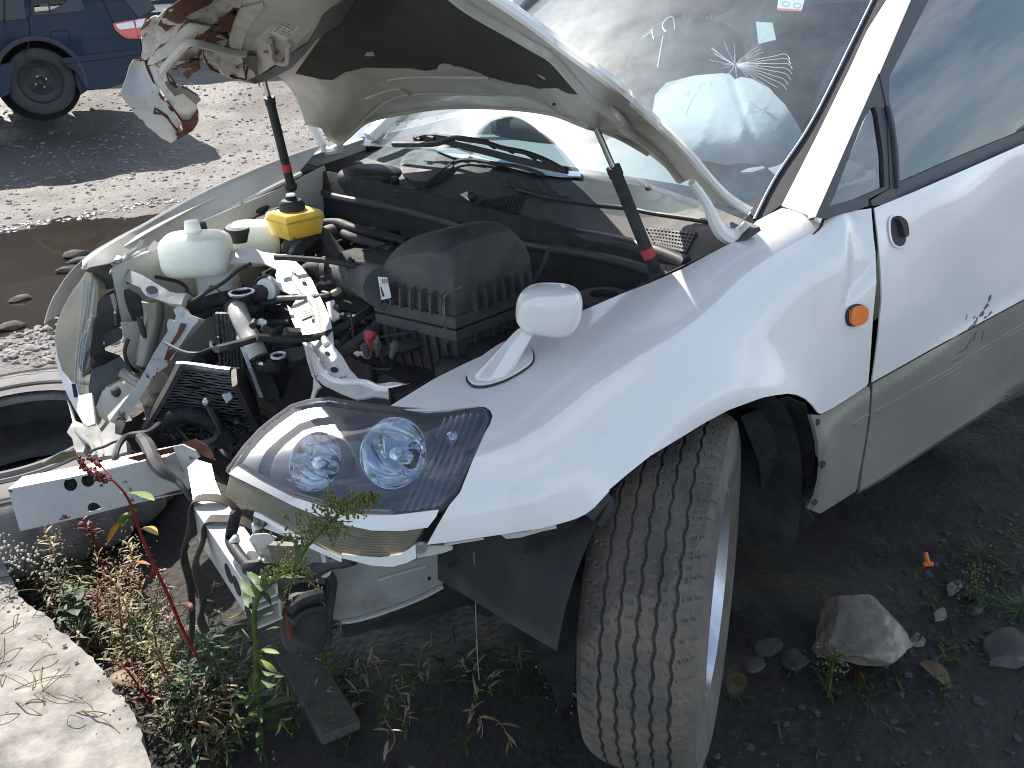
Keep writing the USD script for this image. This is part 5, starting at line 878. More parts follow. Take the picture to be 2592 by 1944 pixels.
obj('bolt', lathe([(0, .006), (.007, .006), (.0075, 0), (.011, 0), (.011, -.002)], CAM + rays(R8(517, 605)[0])[0] * (SKIN(np.array(R8([(517, 605)])))[0] + .008), (.5, .8, .1), 6), 'steel', wb_)
obj('wing_bracket', panel(R8([(660,580),(920,540),(925,552),(680,592)]), lambda a: SKIN(a) + .004, .006, 4), 'white_inner', SUV); obj('wing_bracket', panel(R8([(1030,520),(1200,500),(1390,455),(1395,480),(1300,500),(1160,540),(1070,548)]), lambda a: SKIN(a) + .006, .006, 4), 'white_inner', SUV)
obj('lamp_gap', panel(R8([(705,310),(690,330),(640,400),(560,560),(520,575),(540,480),(640,350),(700,240),(770,150),(830,60),(850,40),(820,120)]), lambda a: SKIN(a) + .022, .006, 4), 'dark_void', hl)
# the far headlamp, torn loose and seen edge-on
FL_ = cc([(200,590,'y',-.64),(120,740,'y',-.66),(150,880,'y',-.55),(165,660,'y',-.66),(210,700,'y',-.56),(205,850,'y',-.50),(215,610,'y',-.60)])
fl_px = Z3([(500,290),(560,300),(560,370),(480,800),(420,1000),(390,1250),(370,1500),(330,1470),(240,1340),(190,1200),(165,1050),(160,980),(190,830),(250,680),(340,520),(440,380)])
fh = obj('headlight', panel(Z3([(540,300),(620,380),(640,420),(620,600),(605,770),(560,800),(550,1100),(535,1400),(545,1650)]) + Z5([(590,180),(600,380),(520,400),(440,300),(330,110)]) + Z3([(370,1500),(390,1250),(420,1000),(480,800),(520,500)]), lambda a: FL_(a) + .004, .02, 5), 'dull_lamp_glass', SUV, label='far headlamp torn loose, seen from its edge')
obj('lens', panel(fl_px, FL_, .004, 5), 'dull_lamp_glass', fh); obj('lens_back', panel(fl_px, lambda a: FL_(a) + .03, .01, 6), 'beige_metal', fh)
for k in range(4):
    p = Z3([(600 - k * 40, 390), (560 - k * 36, 760), (500 - k * 28, 1100), (470 - k * 26, 1400), (480 - k * 30, 1640)]); obj('lens_edge', tube(CAM + rays(p) * (FL_(np.array(p)) - .002)[:, None], .004, 6, 4), 'lamp_glass', fh)
obj('lamp_strip', panel(Z3([(165,1060),(190,1200),(240,1350),(330,1480),(400,1500),(440,1655)]) + Z5([(420,130),(470,260),(470,390),(360,200),(290,60)]) + Z3([(250,1500),(190,1300)]), lambda a: FL_(a) - .006, .006, 5), 'white_paint', fh)
obj('vent_slot', panel(Z3([(345,1495),(385,1495),(410,1640),(370,1640)]), lambda a: FL_(a) - .008, .003, 3), 'dark_void', fh)
HB_ = cc([(225,640,'y',-.58),(240,760,'y',-.56),(215,790,'y',-.52),(280,640,'y',-.54)])
obj('lamp_housing', panel(Z3([(630,610),(700,560),(780,520),(960,470),(1060,560),(1110,700),(1080,800),(1000,860),(880,880),(820,900),(700,960),(690,1060),(720,1130),(870,1190),(830,1240),(700,1290),(560,1340),(540,1300),(550,1100),(570,900),(610,760)]), HB_, .05, 6, rough=.008, rs=14), 'black_plastic', fh)
obj('lamp_housing_top', panel(Z3([(480,240),(600,180),(740,200),(800,260),(840,320),(980,400),(940,430),(760,480),(640,480),(600,380),(520,290)]), cc([(205,570,'y',-.64),(240,600,'y',-.60),(270,615,'y',-.56)]), .03, 5), 'black_plastic', fh)
obj('bulb_ring', panel(Z3([(760,540),(800,520),(830,620),(835,880),(805,870),(800,700)]), lambda a: HB_(a) - .004, .006, 3), 'chrome', fh)
obj('housing_flap', panel(Z3([(690,990),(740,920),(850,890),(905,920),(890,1010),(800,1060),(700,1110),(710,1050)]), lambda a: HB_(a) - .01, .004, 4), 'trim_grey', fh)
obj('orange_reflector', panel(Z3([(620,1370),(650,1400),(690,1450),(690,1505),(660,1490),(630,1430)]), cc([(215,815,'y',-.50),(225,830,'y',-.50),(220,822,'y',-.505)][:2] + [(216,832,'y',-.50)]), .01, 3), 'orange_lens', fh)
obj('bulb_holder', panel(Z3([(640,1370),(720,1320),(800,1290),(860,1370),(870,1420),(700,1510),(690,1450)]), cc([(215,815,'y',-.51),(250,790,'y',-.50),(225,835,'y',-.49)]), .03, 4), 'bottle_white', fh)
obj('support_panel', panel(Z3([(560,1340),(700,1290),(870,1200),(940,1280),(1000,1350),(900,1420),(740,1500),(680,1560),(680,1655)]) + Z5([(680,40),(610,210),(540,150),(530,0)]), cc([(220,815,'y',-.47),(270,800,'y',-.46),(215,860,'y',-.45)]), .01, 6), 'interior_dark', fh)
# torn bracket casting under it
CB = cc([(165,930,'z',.56),(240,950,'z',.55),(220,985,'z',.53),(160,960,'z',.54)])
cb = obj('lamp_bracket', panel(Z5([(290,130),(380,360),(470,400),(620,400),(660,470),(650,540),(680,700),(700,740),(600,770),(560,660),(500,600),(470,700),(380,700),(360,560),(300,490),(360,380)]), CB, .02, 5, rough=.006), 'white_inner', SUV, label='crumpled white lamp bracket above the bumper bar')
obj('bracket_fold', panel(Z5([(650,510),(760,380),(820,400),(810,500),(880,520),(930,580),(940,690),(820,720),(700,740),(690,640)]), lambda a: CB(a) - .01, .02, 5, rough=.006), 'white_inner', cb)
obj('bracket_fold', panel(Z5([(420,90),(560,60),(600,390),(520,420),(470,390),(400,250)]), lambda a: CB(a) - .006, .01, 5), 'light_clear', cb)
for p in (Z5([(390,440),(470,540),(560,620),(600,740)]), Z5([(640,480),(680,600),(700,730)])): obj('bracket_rib', tube(CAM + rays(p) * (CB(np.array(p)) - .004)[:, None], .005, 6, 4), 'white_inner', cb)
obj('loose_tab', panel(Z5([(35,820),(130,760),(240,700),(330,690),(390,680),(400,730),(330,760),(230,810),(130,830)]), cc([(95,1000,'z',.52),(160,975,'z',.54),(130,1005,'z',.50)]), .003, 3), 'steel', cb)

# ---------------------------------------------------------------- bumper bar, broken in two, and the straps on it
FB = cc([(18,1045,'z',.60),(40,1145,'z',.505),(405,985,'z',.60),(405,1065,'z',.515)])
face = R7([(52,225),(65,235),(250,190),(450,150),(620,112),(800,72),(900,50),(1080,15),(1150,-20),(1180,40),(1210,120),(1240,180),(1215,235),(1100,255),(1000,272),(850,318),(700,352),(560,392),(400,432),(260,462),(128,492),(95,380)])
holes = [R7([(cx_ + r * math.cos(t), cy_ + r * 1.0 * math.sin(t)) for t in np.linspace(0, 6.28, 22)[:-1]]) for cx_, cy_, r in ((457, 196, 44), (571, 168, 44))] + [R7([(567,350),(575,325),(600,312),(630,318),(652,338),(655,352),(600,368),(575,372)])]
bb = obj('bumper_bar', panel(face, FB, .004, 6, holes=holes, rough=.0015, rs=8), 'rusty_white', SUV, label='flattened half of the white bumper bar with three round holes')
obj('bar_back', panel(face, lambda a: FB(a) + .055, .004, 9), 'dark_void', bb)  # black backing stands in for the shade inside the bar
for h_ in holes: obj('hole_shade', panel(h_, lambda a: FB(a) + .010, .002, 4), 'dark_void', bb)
T0 = [CAM + rays(p)[0] * FB(np.array([p]))[0] for p in R7([(52,225),(450,150),(900,50),(1080,15)])]; bk_ = np.array([-.040, -.032, .0])
def plate(edge, off, th): 
    v = np.vstack([edge, np.array(edge) + off]); n = len(edge); return solidify(v, np.array([(i, i + 1, n + i + 1) for i in range(n - 1)] + [(i, n + i + 1, n + i) for i in range(n - 1)]), th, (0, 0, -1))
obj('bar_top', plate(T0, bk_, .004), 'white_paint', bb)
Tb = [CAM + rays(p)[0] * FB(np.array([p]))[0] for p in R7([(128,488),(560,388),(850,314),(1215,232)])]; obj('bar_bottom', plate(Tb, bk_, .004), 'white_inner', bb)
obj('rust_edge', panel(R7([(820,25),(1000,-20),(1090,-40),(1160,-60),(1150,-20),(1050,5),(960,25),(900,45)]), lambda a: FB(a) - .002, .002, 3), 'rust', bb); obj('rust_edge', panel(R7([(1040,268),(1120,242),(1210,225),(1215,240),(1110,262)]), lambda a: FB(a) - .002, .002, 3), 'rust', bb)
F0, F1, K0, K1 = at(1,1,x=0), at(538,1268,y=.47), 0, at(597,1243,y=.50)
F0 = at(418,1088,z=.59); K0 = at(483,1085,z=.59); dn = np.array([0, 0, -.085]); ax_ = (F1 - F0) / np.linalg.norm(F1 - F0)
b2 = obj('bumper_bar', join(bar((F0 + K0) / 2, (F1 + K1) / 2, np.linalg.norm(K0 - F0) + .0, .004, .0015), bar(F0 + dn / 2, F1 + dn / 2, .004, .088, .0015)), 'white_paint', SUV, label='other half of the bumper bar, sawn end open towards the camera')
mid = lambda s, t: ((F0 + (K0 - F0) * s + dn * t), (F1 + (K1 - F1) * s + dn * t))
for nm, (s0, t0), (s1, t1) in (('bar_web', (0, .42), (.95, .42)), ('bar_web', (0, .58), (.95, .58)), ('bar_bottom', (0, 1.0), (1.0, 1.0))):
    a0, a1 = mid(s0, t0); c0_, c1_ = mid(s1, t1); obj(nm, solidify(np.array([a0, a1, c1_, c0_]), np.array([(0, 1, 2), (0, 2, 3)]), .004, (0, 0, -1)), 'white_inner', b2)
for (t0, t1) in ((0, .42), (.58, 1.0)):
    a0, a1 = mid(1., t0); c0_, c1_ = mid(.97, t1); obj('bar_wall', solidify(np.array([a0, a1, c1_, c0_]), np.array([(0, 1, 2), (0, 2, 3)]), .004, tuple(-(K1 - F1) / np.linalg.norm(K1 - F1))), 'white_inner', b2)
a0, a1 = mid(-.04, .25)
for k, (t, w, h, s_) in enumerate(((.62, .5, .5, 0), (.76, .75, .6, 0), (.93, .35, .4, .35))):
    c = F0 + (F1 - F0) * t + dn * (.5 + s_) + np.array([.0, 0, 0]); n_ = np.cross(ax_, (0, 0, 1.)); n_ = n_ if n_[0] > 0 else -n_
    obj('bar_hole', lathe([(0, .0028), (.019, .0026), (.0195, .0)], c + n_ * .0005, n_, 22), 'dark_void', b2)
fold = R7([(1120,-50),(1180,-60),(1260,-20),(1290,20),(1240,60),(1215,90),(1235,190),(1200,130),(1160,40)]) 
obj('bar_fold', panel(fold, ctl((380,975,at(380,975,z=.62)),(425,985,at(425,985,z=.62)),(405,1040,at(405,1040,z=.55))), .004, 4, rough=.004), 'rusty_white', b2); obj('rust_tear', panel(R7([(1170,-70),(1260,-100),(1330,-60),(1370,-10),(1395,40),(1340,20),(1280,-10),(1240,40),(1225,60),(1250,0),(1200,-40)]), ctl((390,960,at(390,960,z=.625)),(455,985,at(455,985,z=.615)),(415,995,at(415,995,z=.60))), .004, 4, rough=.004), 'rust', b2)
obj('bar_top_plate', panel(R7([(1215,85),(1272,32),(1370,62),(1395,170),(1450,310),(1255,325)]), ctl((405,1010,at(405,1010,z=.615)),(457,1002,at(457,1002,z=.615)),(418,1088,F0 + [0, 0, .004]),(483,1085,K0 + [0, 0, .004])), .004, 4), 'white_paint', b2)
sp = lambda pts, zs: [at(a, b, z=z) for (a, b), z in zip(pts, zs)]
s1 = [F0 + (F1 - F0) * .02 + (K0 - F0) * s + np.array([0, 0, h]) for s, h in ((1.5, -.03), (1.0, .008), (.5, .015), (.0, .010), (-.22, -.03))] + [at(a, b, x=.70) for a, b in R7([(1205,560),(1195,690),(1225,800),(1245,1000),(1240,1200),(1225,1340)])]
lone('webbing_strap', ribbon(s1, .026, .0022, 6), 'strap', 'dark worn webbing strap looped over the bumper bar, left one of two', 'strap', 'straps hanging over the bumper bar')
s2 = [F0 + (F1 - F0) * .28 + (K0 - F0) * s + np.array([0, 0, h]) for s, h in ((1.6, -.02), (1.05, .008), (.5, .012), (.0, .010), (-.22, -.03))] + [at(a, b, x=.72) for a, b in R7([(1272,680),(1285,800),(1320,950),(1300,1060),(1335,1160)])]
lone('webbing_strap', ribbon(s2, .026, .0022, 6), 'strap', 'dark worn webbing strap over the bumper bar, right one nearer the headlamp', 'strap', 'straps hanging over the bumper bar')
# wiring loom lying on the bar, hose behind, rail and horn
lm = Z6([(655,200),(640,300),(612,480),(640,570),(720,680),(800,770),(860,820),(960,815),(1100,830),(1300,862),(1450,850),(1560,820),(1750,765),(1940,722)])
LZ = [.64,.63,.61,.608,.606,.606,.608,.615,.62,.615,.612,.62,.64,.66]
lo = obj('wiring_loom', tube(sp(lm[:6], LZ[:6]), [.008,.010,.010,.009], 10, 6), 'black_rubber', SUV); obj('corrugated_sleeve', tube(sp(lm[6:11], LZ[6:11]), .0105, 10, 6, .002, 150), 'black_rubber', lo); obj('loom_end', tube(sp(lm[10:], LZ[10:]), [.012,.015,.010,.006,.009,.008], 8, 5), 'black_rubber', lo)
obj('loom_sleeve', tube(sp(Z6([(675,200),(650,290),(625,400),(612,470)]), (.637,.633,.625,.615)), .010, 10, 5, .0015, 240), 'seal_rubber', lo); obj('loom_clip', box(sp(Z6([(655,510)]), (.614,))[0], (.024, .012, .02), ((.7, .6, 0), (-.6, .7, 0), (0, 0, 1))), 'light_clear', lo)
obj('loom_elbow', box(sp(Z6([(850,790)]), (.612,))[0], (.02, .035, .024), ((.6, .8, 0), (-.8, .6, 0), (0, 0, 1)), .006), 'black_plastic', lo)
obj('drain_hose', tube([at(a, b, y=.50) for a, b in Z6([(1640,850),(1690,920),(1685,1060),(1665,1200),(1640,1400),(1630,1620)])], .011, 8, 5), 'black_rubber', SUV)
RL = cc([(640,1175,'y',.43),(700,1190,'y',.47),(870,1220,'y',.54),(950,1270,'y',.57),(740,1340,'y',.50),(610,1290,'y',.42)])
rl = obj('front_rail', panel(R7([(1690,520),(1740,590),(2010,600),(2212,690)]) + R8([(50,690),(330,735),(480,682),(700,625),(690,700),(670,760),(655,855),(500,935),(240,1030),(100,1070),(0,1085)]) + R7([(2140,1060),(2120,950),(2080,890),(1900,930),(1830,960),(1750,860),(1700,700)]), RL, .02, 7, rough=.003), 'rail_grey', SUV, label='dusty white end of the chassis rail below the near headlamp')
for p in (Z6([(1575,630),(1600,760),(1640,980),(1660,1140)]), ): obj('rail_seam', panel(p + [(a + 9, b + 1) for a, b in p[::-1]], lambda a: RL(a) - .006, .006, 3), 'white_paint', rl)
obj('rail_lip', tube(CAM + rays(R8([(655,855),(500,935),(240,1032),(100,1072),(0,1088)])) * (RL(np.array(R8([(655,855),(500,935),(240,1032),(100,1072),(0,1088)]))) - .002)[:, None], .005, 6, 4), 'rusty_white', rl)
obj('rail_crease', tube(CAM + rays(R8([(230,810),(360,770),(540,720)])) * (RL(np.array(R8([(230,810),(360,770),(540,720)]))) + .001)[:, None], .005, 6, 4), 'white_inner', rl)
for cx_, cy_, r in (Z6(1375, 1042)[0] + (5.2,), Z6(1690, 688)[0] + (3.6,), R8(570, 805)[0] + (4,)): obj('rail_hole', panel([(cx_ + r * math.cos(t), cy_ + r * math.sin(t)) for t in np.linspace(0, 6.28, 16)[:-1]], lambda a: RL(a) - .001, .002, 2), 'dark_void', rl)
obj('rail_tab', panel(Z6([(810,490),(850,440),(1000,430),(1110,470),(1040,540),(990,560),(920,600)]), cc([(540,1165,'z',.62),(590,1155,'z',.62),(560,1185,'z',.60)]), .004, 3), 'white_paint', rl); obj('rail_tab', panel(Z6([(815,500),(910,600),(1000,560),(1040,640),(1060,770),(1000,770),(900,640)]), cc([(540,1168,'z',.615),(585,1180,'z',.60),(580,1215,'z',.565)]), .004, 3), 'white_inner', rl)
obj('lamp_mount', panel(Z6([(835,350),(880,310),(980,290),(990,250),(1120,330),(1250,350),(1400,440),(1480,520),(1500,590),(1300,490),(1100,420),(960,365),(890,380),(850,440)]), lambda a: SKIN(a) + .03, .006, 4), 'white_paint', SUV)
obj('bolt', lathe([(0, .012), (.008, .011), (.009, 0), (.013, -.001)], CAM + rays(Z6(920, 320)[0])[0] * (SKIN(np.array(Z6([(920,320)])))[0] + .025), (.2, .2, 1), 8), 'steel', SUV + '/lamp_mount')
hn = obj('buffer_block', superell(at(*Z6(1430, 1340)[0], y=.47), (.05, .045, .062), np.array([(.75, .6, .1), (-.6, .75, 0), (-.1, 0, 1.)]), 3.2), 'black_rubber', SUV, label='black rubber buffer block with rusty edge'); obj('buffer_band', tube([at(a, b, y=.52) for a, b in Z6([(1230,1250),(1330,1170),(1450,1120),(1580,1090)])], .012, 8, 4), 'black_rubber', hn)
obj('buffer_band', tube([at(a, b, y=.525) for a, b in Z6([(1260,1370),(1380,1280),(1500,1240),(1600,1230)])], .010, 8, 4), 'black_rubber', hn); obj('rust_edge', tube([at(a, b, y=.50) for a, b in Z6([(1215,1240),(1225,1340),(1240,1460),(1260,1570)])], .006, 6, 4), 'rust', hn)
obj('shade_sheet', panel(R8([(0,1090),(240,1040),(500,945),(640,880),(660,760),(690,700),(760,640),(1050,560),(1190,540),(1180,760),(1150,880),(1000,960),(800,1010),(600,1060),(300,1130),(0,1190)]), cc([(740,1390,'y',.40),(950,1300,'y',.50),(1130,1180,'y',.66),(1130,1330,'y',.50)]), .01, 9, rough=.02, rs=8), 'engine_grime', SUV)  # dark sheet stands in for the deep shade behind the rail
obj('steering_arm', panel(R8([(800,860),(860,820),(960,810),(1060,850),(1080,920),(1050,1000),(960,1060),(880,1030),(830,980),(940,960),(990,900),(940,860),(850,880)]), cc([(1010,1260,'y',.55),(1090,1280,'y',.58),(1050,1330,'y',.5)]), .02, 5), 'engine_grime', SUV)
obj('thread', tube([at(a, b, y=.66) for a, b in R8([(860,630),(865,800),(872,1070),(882,1300),(893,1460)])], .0009, 5, 4), 'fluff', SUV)
# hanging scraps of weather strip
for p, zs, r in ((Z5([(1290,400),(1180,480),(1080,500),(960,520),(900,560),(840,650),(815,760),(810,900)]), (.60,.60,.60,.60,.60,.60,.60,.57), .007), (Z5([(1090,540),(1160,620),(1220,740),(1280,860),(1380,950),(1480,1010),(1560,1100),(1640,1210)]), (.60,.61,.61,.60,.59,.58,.57,.55), [.012,.015,.016,.013,.008,.006,.006])):
    obj('torn_strip', tube(sp(p, zs), r, 7, 5), 'seal_rubber', SUV)
obj('torn_strip', tube(sp(Z5([(540,710),(600,670),(700,640),(780,600),(880,570)]), (.60,.60,.60,.60,.60)), .003, 6, 4), 'seal_rubber', SUV)

# ---------------------------------------------------------------- wing mirror
mb = np.array(R5([(1000,860)]))[0]; D0 = SKIN(np.array([mb]))[0]; mc = CAM + rays(R5(1345, 470)[0])[0] * (D0 - .02)
ax_m = np.array([(.86, .50, .05), (-.50, .86, -.10), (-.09, .06, 1.)]); ax_m /= np.linalg.norm(ax_m, axis=1, keepdims=True)
mv, mf = superell(mc, (.037, .054, .0435), ax_m, 2.9, 40, 28); loc = (mv - mc) @ ax_m.T; k = np.clip(loc[:, 1] / .054, -1, 1); mv = mv + ax_m[2] * ((loc[:, 2] * (.06 * k) + .003 * k))[:, None]
mr = obj('wing_mirror', (mv, mf), 'white_paint', SUV, smooth=True, label='small white mirror standing on the front wing')
obj('mirror_glass', superell(mc - ax_m[0] * .026, (.012, .046, .036), ax_m, 3.2), 'chrome', mr)
base = rounded(R5([(832,950),(815,925),(830,890),(880,830),(960,765),(1080,690),(1190,712),(1238,755),(1248,800),(1225,838),(1150,890),(1050,942),(940,974),(862,974)]), 2)
gk = [(a + (a - 1083) * .045, b + (b - 790) * .06) for a, b in base]
obj('mirror_gasket', panel(gk, SKIN, .004, 4, off=.004), 'black_rubber', mr); obj('mirror_base', panel(base, SKIN, .008, 4, off=.009), 'white_paint', mr)
bs = np.array(R5([(838,930),(852,955),(940,962),(1040,930),(1110,870),(1130,800),(1000,760),(880,860)])); nk = np.array(R5([(1138,600),(1190,585),(1250,622),(1235,650),(1180,640)]))
bp = CAM + rays(bs) * (SKIN(bs) - .008)[:, None]; np_ = np.vstack([CAM + rays(nk) * (D0 - .015), CAM + rays(nk) * (D0 + .01)])
hv_, hf_ = hull(np.vstack([bp, np_])); st_m = trimesh.Trimesh(hv_, hf_); st_m = st_m.subdivide().subdivide().subdivide(); trimesh.smoothing.filter_taubin(st_m, iterations=14)
obj('mirror_stalk', (np.array(st_m.vertices), np.array(st_m.faces)), 'white_paint', mr, smooth=True)

# ---------------------------------------------------------------- parked cars, tyre, slab
BC = np.array([-2.086, -7.741, .311]); ph = math.radians(30); rt = np.array([-.708, .7065, 0]); fwd = np.array([-.696, -.718, 0]); be = rt * math.cos(ph) + fwd * math.sin(ph); be /= np.linalg.norm(be); bn = np.array([-be[1], be[0], 0]); bn = bn if bn @ (BC - CAM) > 0 else -bn
def bplane(off=0.):
    def f(a):
        r = rays(a); return ((BC + bn * off - CAM) @ bn) / (r @ bn)
    return f
ub = lambda s, h, o=0.: BC + be * s + np.array([0, 0, h]) + bn * o
car = thing('blue_estate_car', 'dark blue estate car parked side-on across the yard', 'car', tuple(BC))
wc_ = ub(.0, .285)
arch = [tuple(x) for x in pix([wc_ + (be * math.cos(t) + np.array([0, 0, 1.]) * math.sin(t)) * .36 for t in np.linspace(math.pi * 1.06, -.06 * math.pi, 22)])]
low = [tuple(pix([ub(s, h)])[0]) for s, h in ((-3.25, .22), (-.5, .2))]
outl = low + arch + R1([(520,590),(700,575),(900,500),(955,460),(935,345),(905,210),(900,160),(960,90),(1010,60),(960,-20),(900,-160)]) + [tuple(pix([ub(s, h)])[0]) for s, h in ((.70, 1.34), (.55, 1.43), (-1.9, 1.42), (-2.5, 1.05), (-3.3, .95), (-3.45, .6))]
obj('body', panel(outl, bplane(), 1.62, 9, direction=bn), 'blue_paint', car, smooth=30)
wp = lambda p: [tuple(x) for x in p]
for p in (R1([(-700,-330),(20,-330),(22,135),(-700,150)]), R1([(38,-330),(110,-330),(168,122),(34,135)]), R1([(190,-330),(420,-330),(548,65),(400,85),(203,100)]), R1([(745,-330),(900,-200),(985,20),(1000,55),(900,115),(690,-150)])):
    w_ = obj('window', panel(p, bplane(-.012), .01, 8), 'interior_dark', car)
for p in (R1([(190,-300),(200,98)]), R1([(300,-60),(320,90)])): obj('window_bar', panel(p + [(a + 4, b) for a, b in p[::-1]], bplane(-.02), .01, 4), 'blue_grey', car)
obj('window_reflection_strip', panel(R1([(215,-20),(430,-25),(432,15),(330,65),(225,75)]), bplane(-.016), .004, 5), 'window_glass', car)
obj('body_moulding', panel(R1([(395,378),(700,342),(905,318),(925,345),(700,378),(410,412)]), bplane(-.03), .03, 5), 'blue_grey', car)
obj('rear_bumper', panel(R1([(412,414),(700,380),(928,348),(945,380),(950,440),(900,498),(700,570),(560,580),(500,470)]), bplane(-.02), .03, 6), 'blue_grey', car); obj('front_cladding', panel(R1([(-300,445),(0,420),(95,400),(65,560),(60,610),(0,635),(-300,670)]), bplane(-.015), .02, 6), 'blue_grey', car)
for p in (R1([(183,100),(192,180),(188,280),(165,330),(148,350)]), R1([(640,-60),(700,80),(735,150)]), R1([(905,212),(915,280),(930,340)]), R1([(18,135),(185,118)])): obj('panel_gap', tube(CAM + rays(p) * (bplane(-.002)(np.array(p)))[:, None], .006, 5, 4), 'dark_void', car)
fd = R1([(328,215),(345,205),(435,202),(447,215),(452,280),(438,292),(350,298),(335,285)]); obj('fuel_flap', panel(fd, bplane(-.004), .006, 5), 'blue_paint', car)
obj('flap_gap', tube(CAM + rays(fd + fd[:1]) * bplane(-.003)(np.array(fd + fd[:1]))[:, None], .004, 5, 2), 'dark_void', car)
hdl = obj('car_door_handle', panel(R1([(35,240),(140,228),(145,262),(125,275),(40,275)]), bplane(-.01), .015, 4), 'blue_paint', car); obj('handle_gap', panel(R1([(45,255),(130,245),(120,270),(50,272)]), bplane(-.014), .005, 4), 'dark_void', hdl)
tl = obj('tail_light', panel(R1([(730,152),(800,138),(870,128),(880,180),(900,250),(820,250),(780,225),(745,190)]), bplane(-.02), .03, 4), 'red_lens', car); obj('tail_light_band', panel(R1([(750,158),(860,138),(876,180),(780,192),(760,180)]), bplane(-.025), .008, 4), 'light_clear', tl)
tl2 = obj('tail_light', panel(R1([(875,128),(915,118),(950,118),(935,160),(920,200),(912,252),(903,250),(884,185)]), bplane(-.01), .03, 3), 'red_lens', car); obj('tail_light_band', panel(R1([(876,132),(940,120),(922,172),(884,182)]), bplane(-.016), .008, 3), 'light_clear', tl2)
obj('mud_flap', panel(R1([(478,440),(510,470),(575,580),(525,615),(500,560)]), bplane(.02), .02, 4), 'blue_grey', car)
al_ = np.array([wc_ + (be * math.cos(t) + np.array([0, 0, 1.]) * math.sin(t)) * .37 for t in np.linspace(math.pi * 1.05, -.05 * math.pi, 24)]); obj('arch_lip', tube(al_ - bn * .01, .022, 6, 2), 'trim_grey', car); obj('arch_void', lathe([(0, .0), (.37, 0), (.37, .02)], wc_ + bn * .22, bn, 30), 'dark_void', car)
def car_wheel(c):
    w = obj('wheel', lathe([(0, .02), (.03, .025), (.04, .045), (.07, .03), (.12, .0), (.15, .02), (.175, .035), (.185, .055), (.19, .05), (.185, -.08)], c - bn * .02, -bn, 36), 'black_plastic', car)
    obj('tyre', lathe([(.185, .06), (.21, .08), (.26, .085), (.288, .07), (.298, .04), (.298, -.06), (.28, -.09), (.19, -.09)], c - bn * .0, -bn, 48), 'tyre_clean', w)
    for k in range(8):
        t = k * math.pi / 4; p = c + (be * math.cos(t) + np.array([0, 0, 1.]) * math.sin(t)) * .135 - bn * .0; obj('wheel_slot', lathe([(0, .022), (.016, .02), (.018, .0)], p, -bn, 10), 'dark_void', w)
    for k in range(4):
        t = k * math.pi / 2 + .4; p = c + (be * math.cos(t) + np.array([0, 0, 1.]) * math.sin(t)) * .05 - bn * .05; obj('wheel_nut', lathe([(0, .012), (.009, .012), (.011, 0)], p, -bn, 6), 'steel', w)
car_wheel(wc_ + bn * .11); car_wheel(wc_ - be * 2.55 + bn * .11); car_wheel(wc_ + bn * 1.48)
vb = at(345, 26, d=13.2); van = thing('white_van', 'pale van parked behind the blue estate car', 'van', tuple(vb)); vz = np.array([0, 0, 1.])
vp = lambda s, h, o: vb + be * s + vz * h + bn * o
obj('body', hull([vp(s, h, o) for s, h in ((-2.2, .0), (2.4, .0), (2.4, .9), (1.6, 1.6), (-2.2, 1.7)) for o in (0, 1.7)]), 'white_paint', van); obj('sill', hull([vp(s, h, o) for s in (-2.1, 2.3) for h in (-.18, -.005) for o in (.06, 1.6)]), 'trim_grey', van)
obj('moulding', hull([vp(s, h, o) for s in (-2.1, 2.3) for h in (.10, .15) for o in (-.02, .0)]), 'blue_grey', van)
for s in (-1.5, 1.6): obj('wheel', lathe([(0, .03), (.2, .03), (.3, .06), (.31, -.1), (0, -.1)], vp(s, -.25, .12), -bn, 30), 'tyre_clean', van)
tc_ = at(22, 935, z=.24); tr = thing('old_truck_tyre', 'big worn truck tyre lying flat behind the far headlamp', 'tyre', tuple(tc_ - [0, 0, .24]))
TR, rr_, TW = .50, .265, .24; nu = 132
prof = [(rr_, -.095), (rr_, -.11), (rr_ + .05, -.122), (TR - .10, -.13), (TR - .03, -.115), (TR, -.08), (TR + .002, -.02), (TR + .002, .02), (TR, .08), (TR - .03, .115), (TR - .10, .13), (rr_ + .05, .122), (rr_, .11), (rr_, .095), (rr_ + .03, .08), (rr_ + .12, .09), (TR - .05, .06), (TR - .05, -.06), (rr_ + .12, -.09), (rr_ + .03, -.08)]
tv, tf = lathe(prof + [prof[0]], tc_ - [0, 0, .115], (.03, .02, 1), nu); rad_ = np.linalg.norm((tv - tc_)[:, :2], axis=1); idx = np.repeat(np.arange(nu), len(prof) + 1); lug = ((idx % 6) < 2); outm = rad_ > TR - .035
tv[:, :2] = np.where((lug & outm)[:, None], tc_[:2] + (tv[:, :2] - tc_[:2]) * (1 - .022 / rad_[:, None]), tv[:, :2])
obj('carcass', (tv, tf), 'tyre_old', tr, smooth=50); obj('bead', lathe([(rr_ + .006, .014), (rr_ + .022, .016), (rr_ + .03, .004)], tc_ - [0, 0, .002], (.03, .02, 1), 80), 'tyre_old', tr)
for rr2 in (.33, .44): obj('sidewall_ring', lathe([(rr2, .012), (rr2 + .006, .017), (rr2 + .012, .012)], tc_ + [0, 0, .001], (.03, .02, 1), 90), 'tyre_old', tr)
tx = '9.00-20'; vx, fx = arr(meshkit.text_mesh(tx, .042, .004)); vx = np.asarray(vx); an0 = math.atan2(-.6, -.3); 
th_ = -(vx[:, 0] - .10) / .385 + math.atan2(at(55, 838, z=.24)[1] - tc_[1], at(55, 838, z=.24)[0] - tc_[0]); rd = .365 + vx[:, 1]
obj('lettering', (np.c_[tc_[0] + rd * np.cos(th_), tc_[1] + rd * np.sin(th_), tc_[2] + .011 + vx[:, 2]], fx), 'tyre_old', tr, smooth=False, label='raised size lettering on the sidewall')
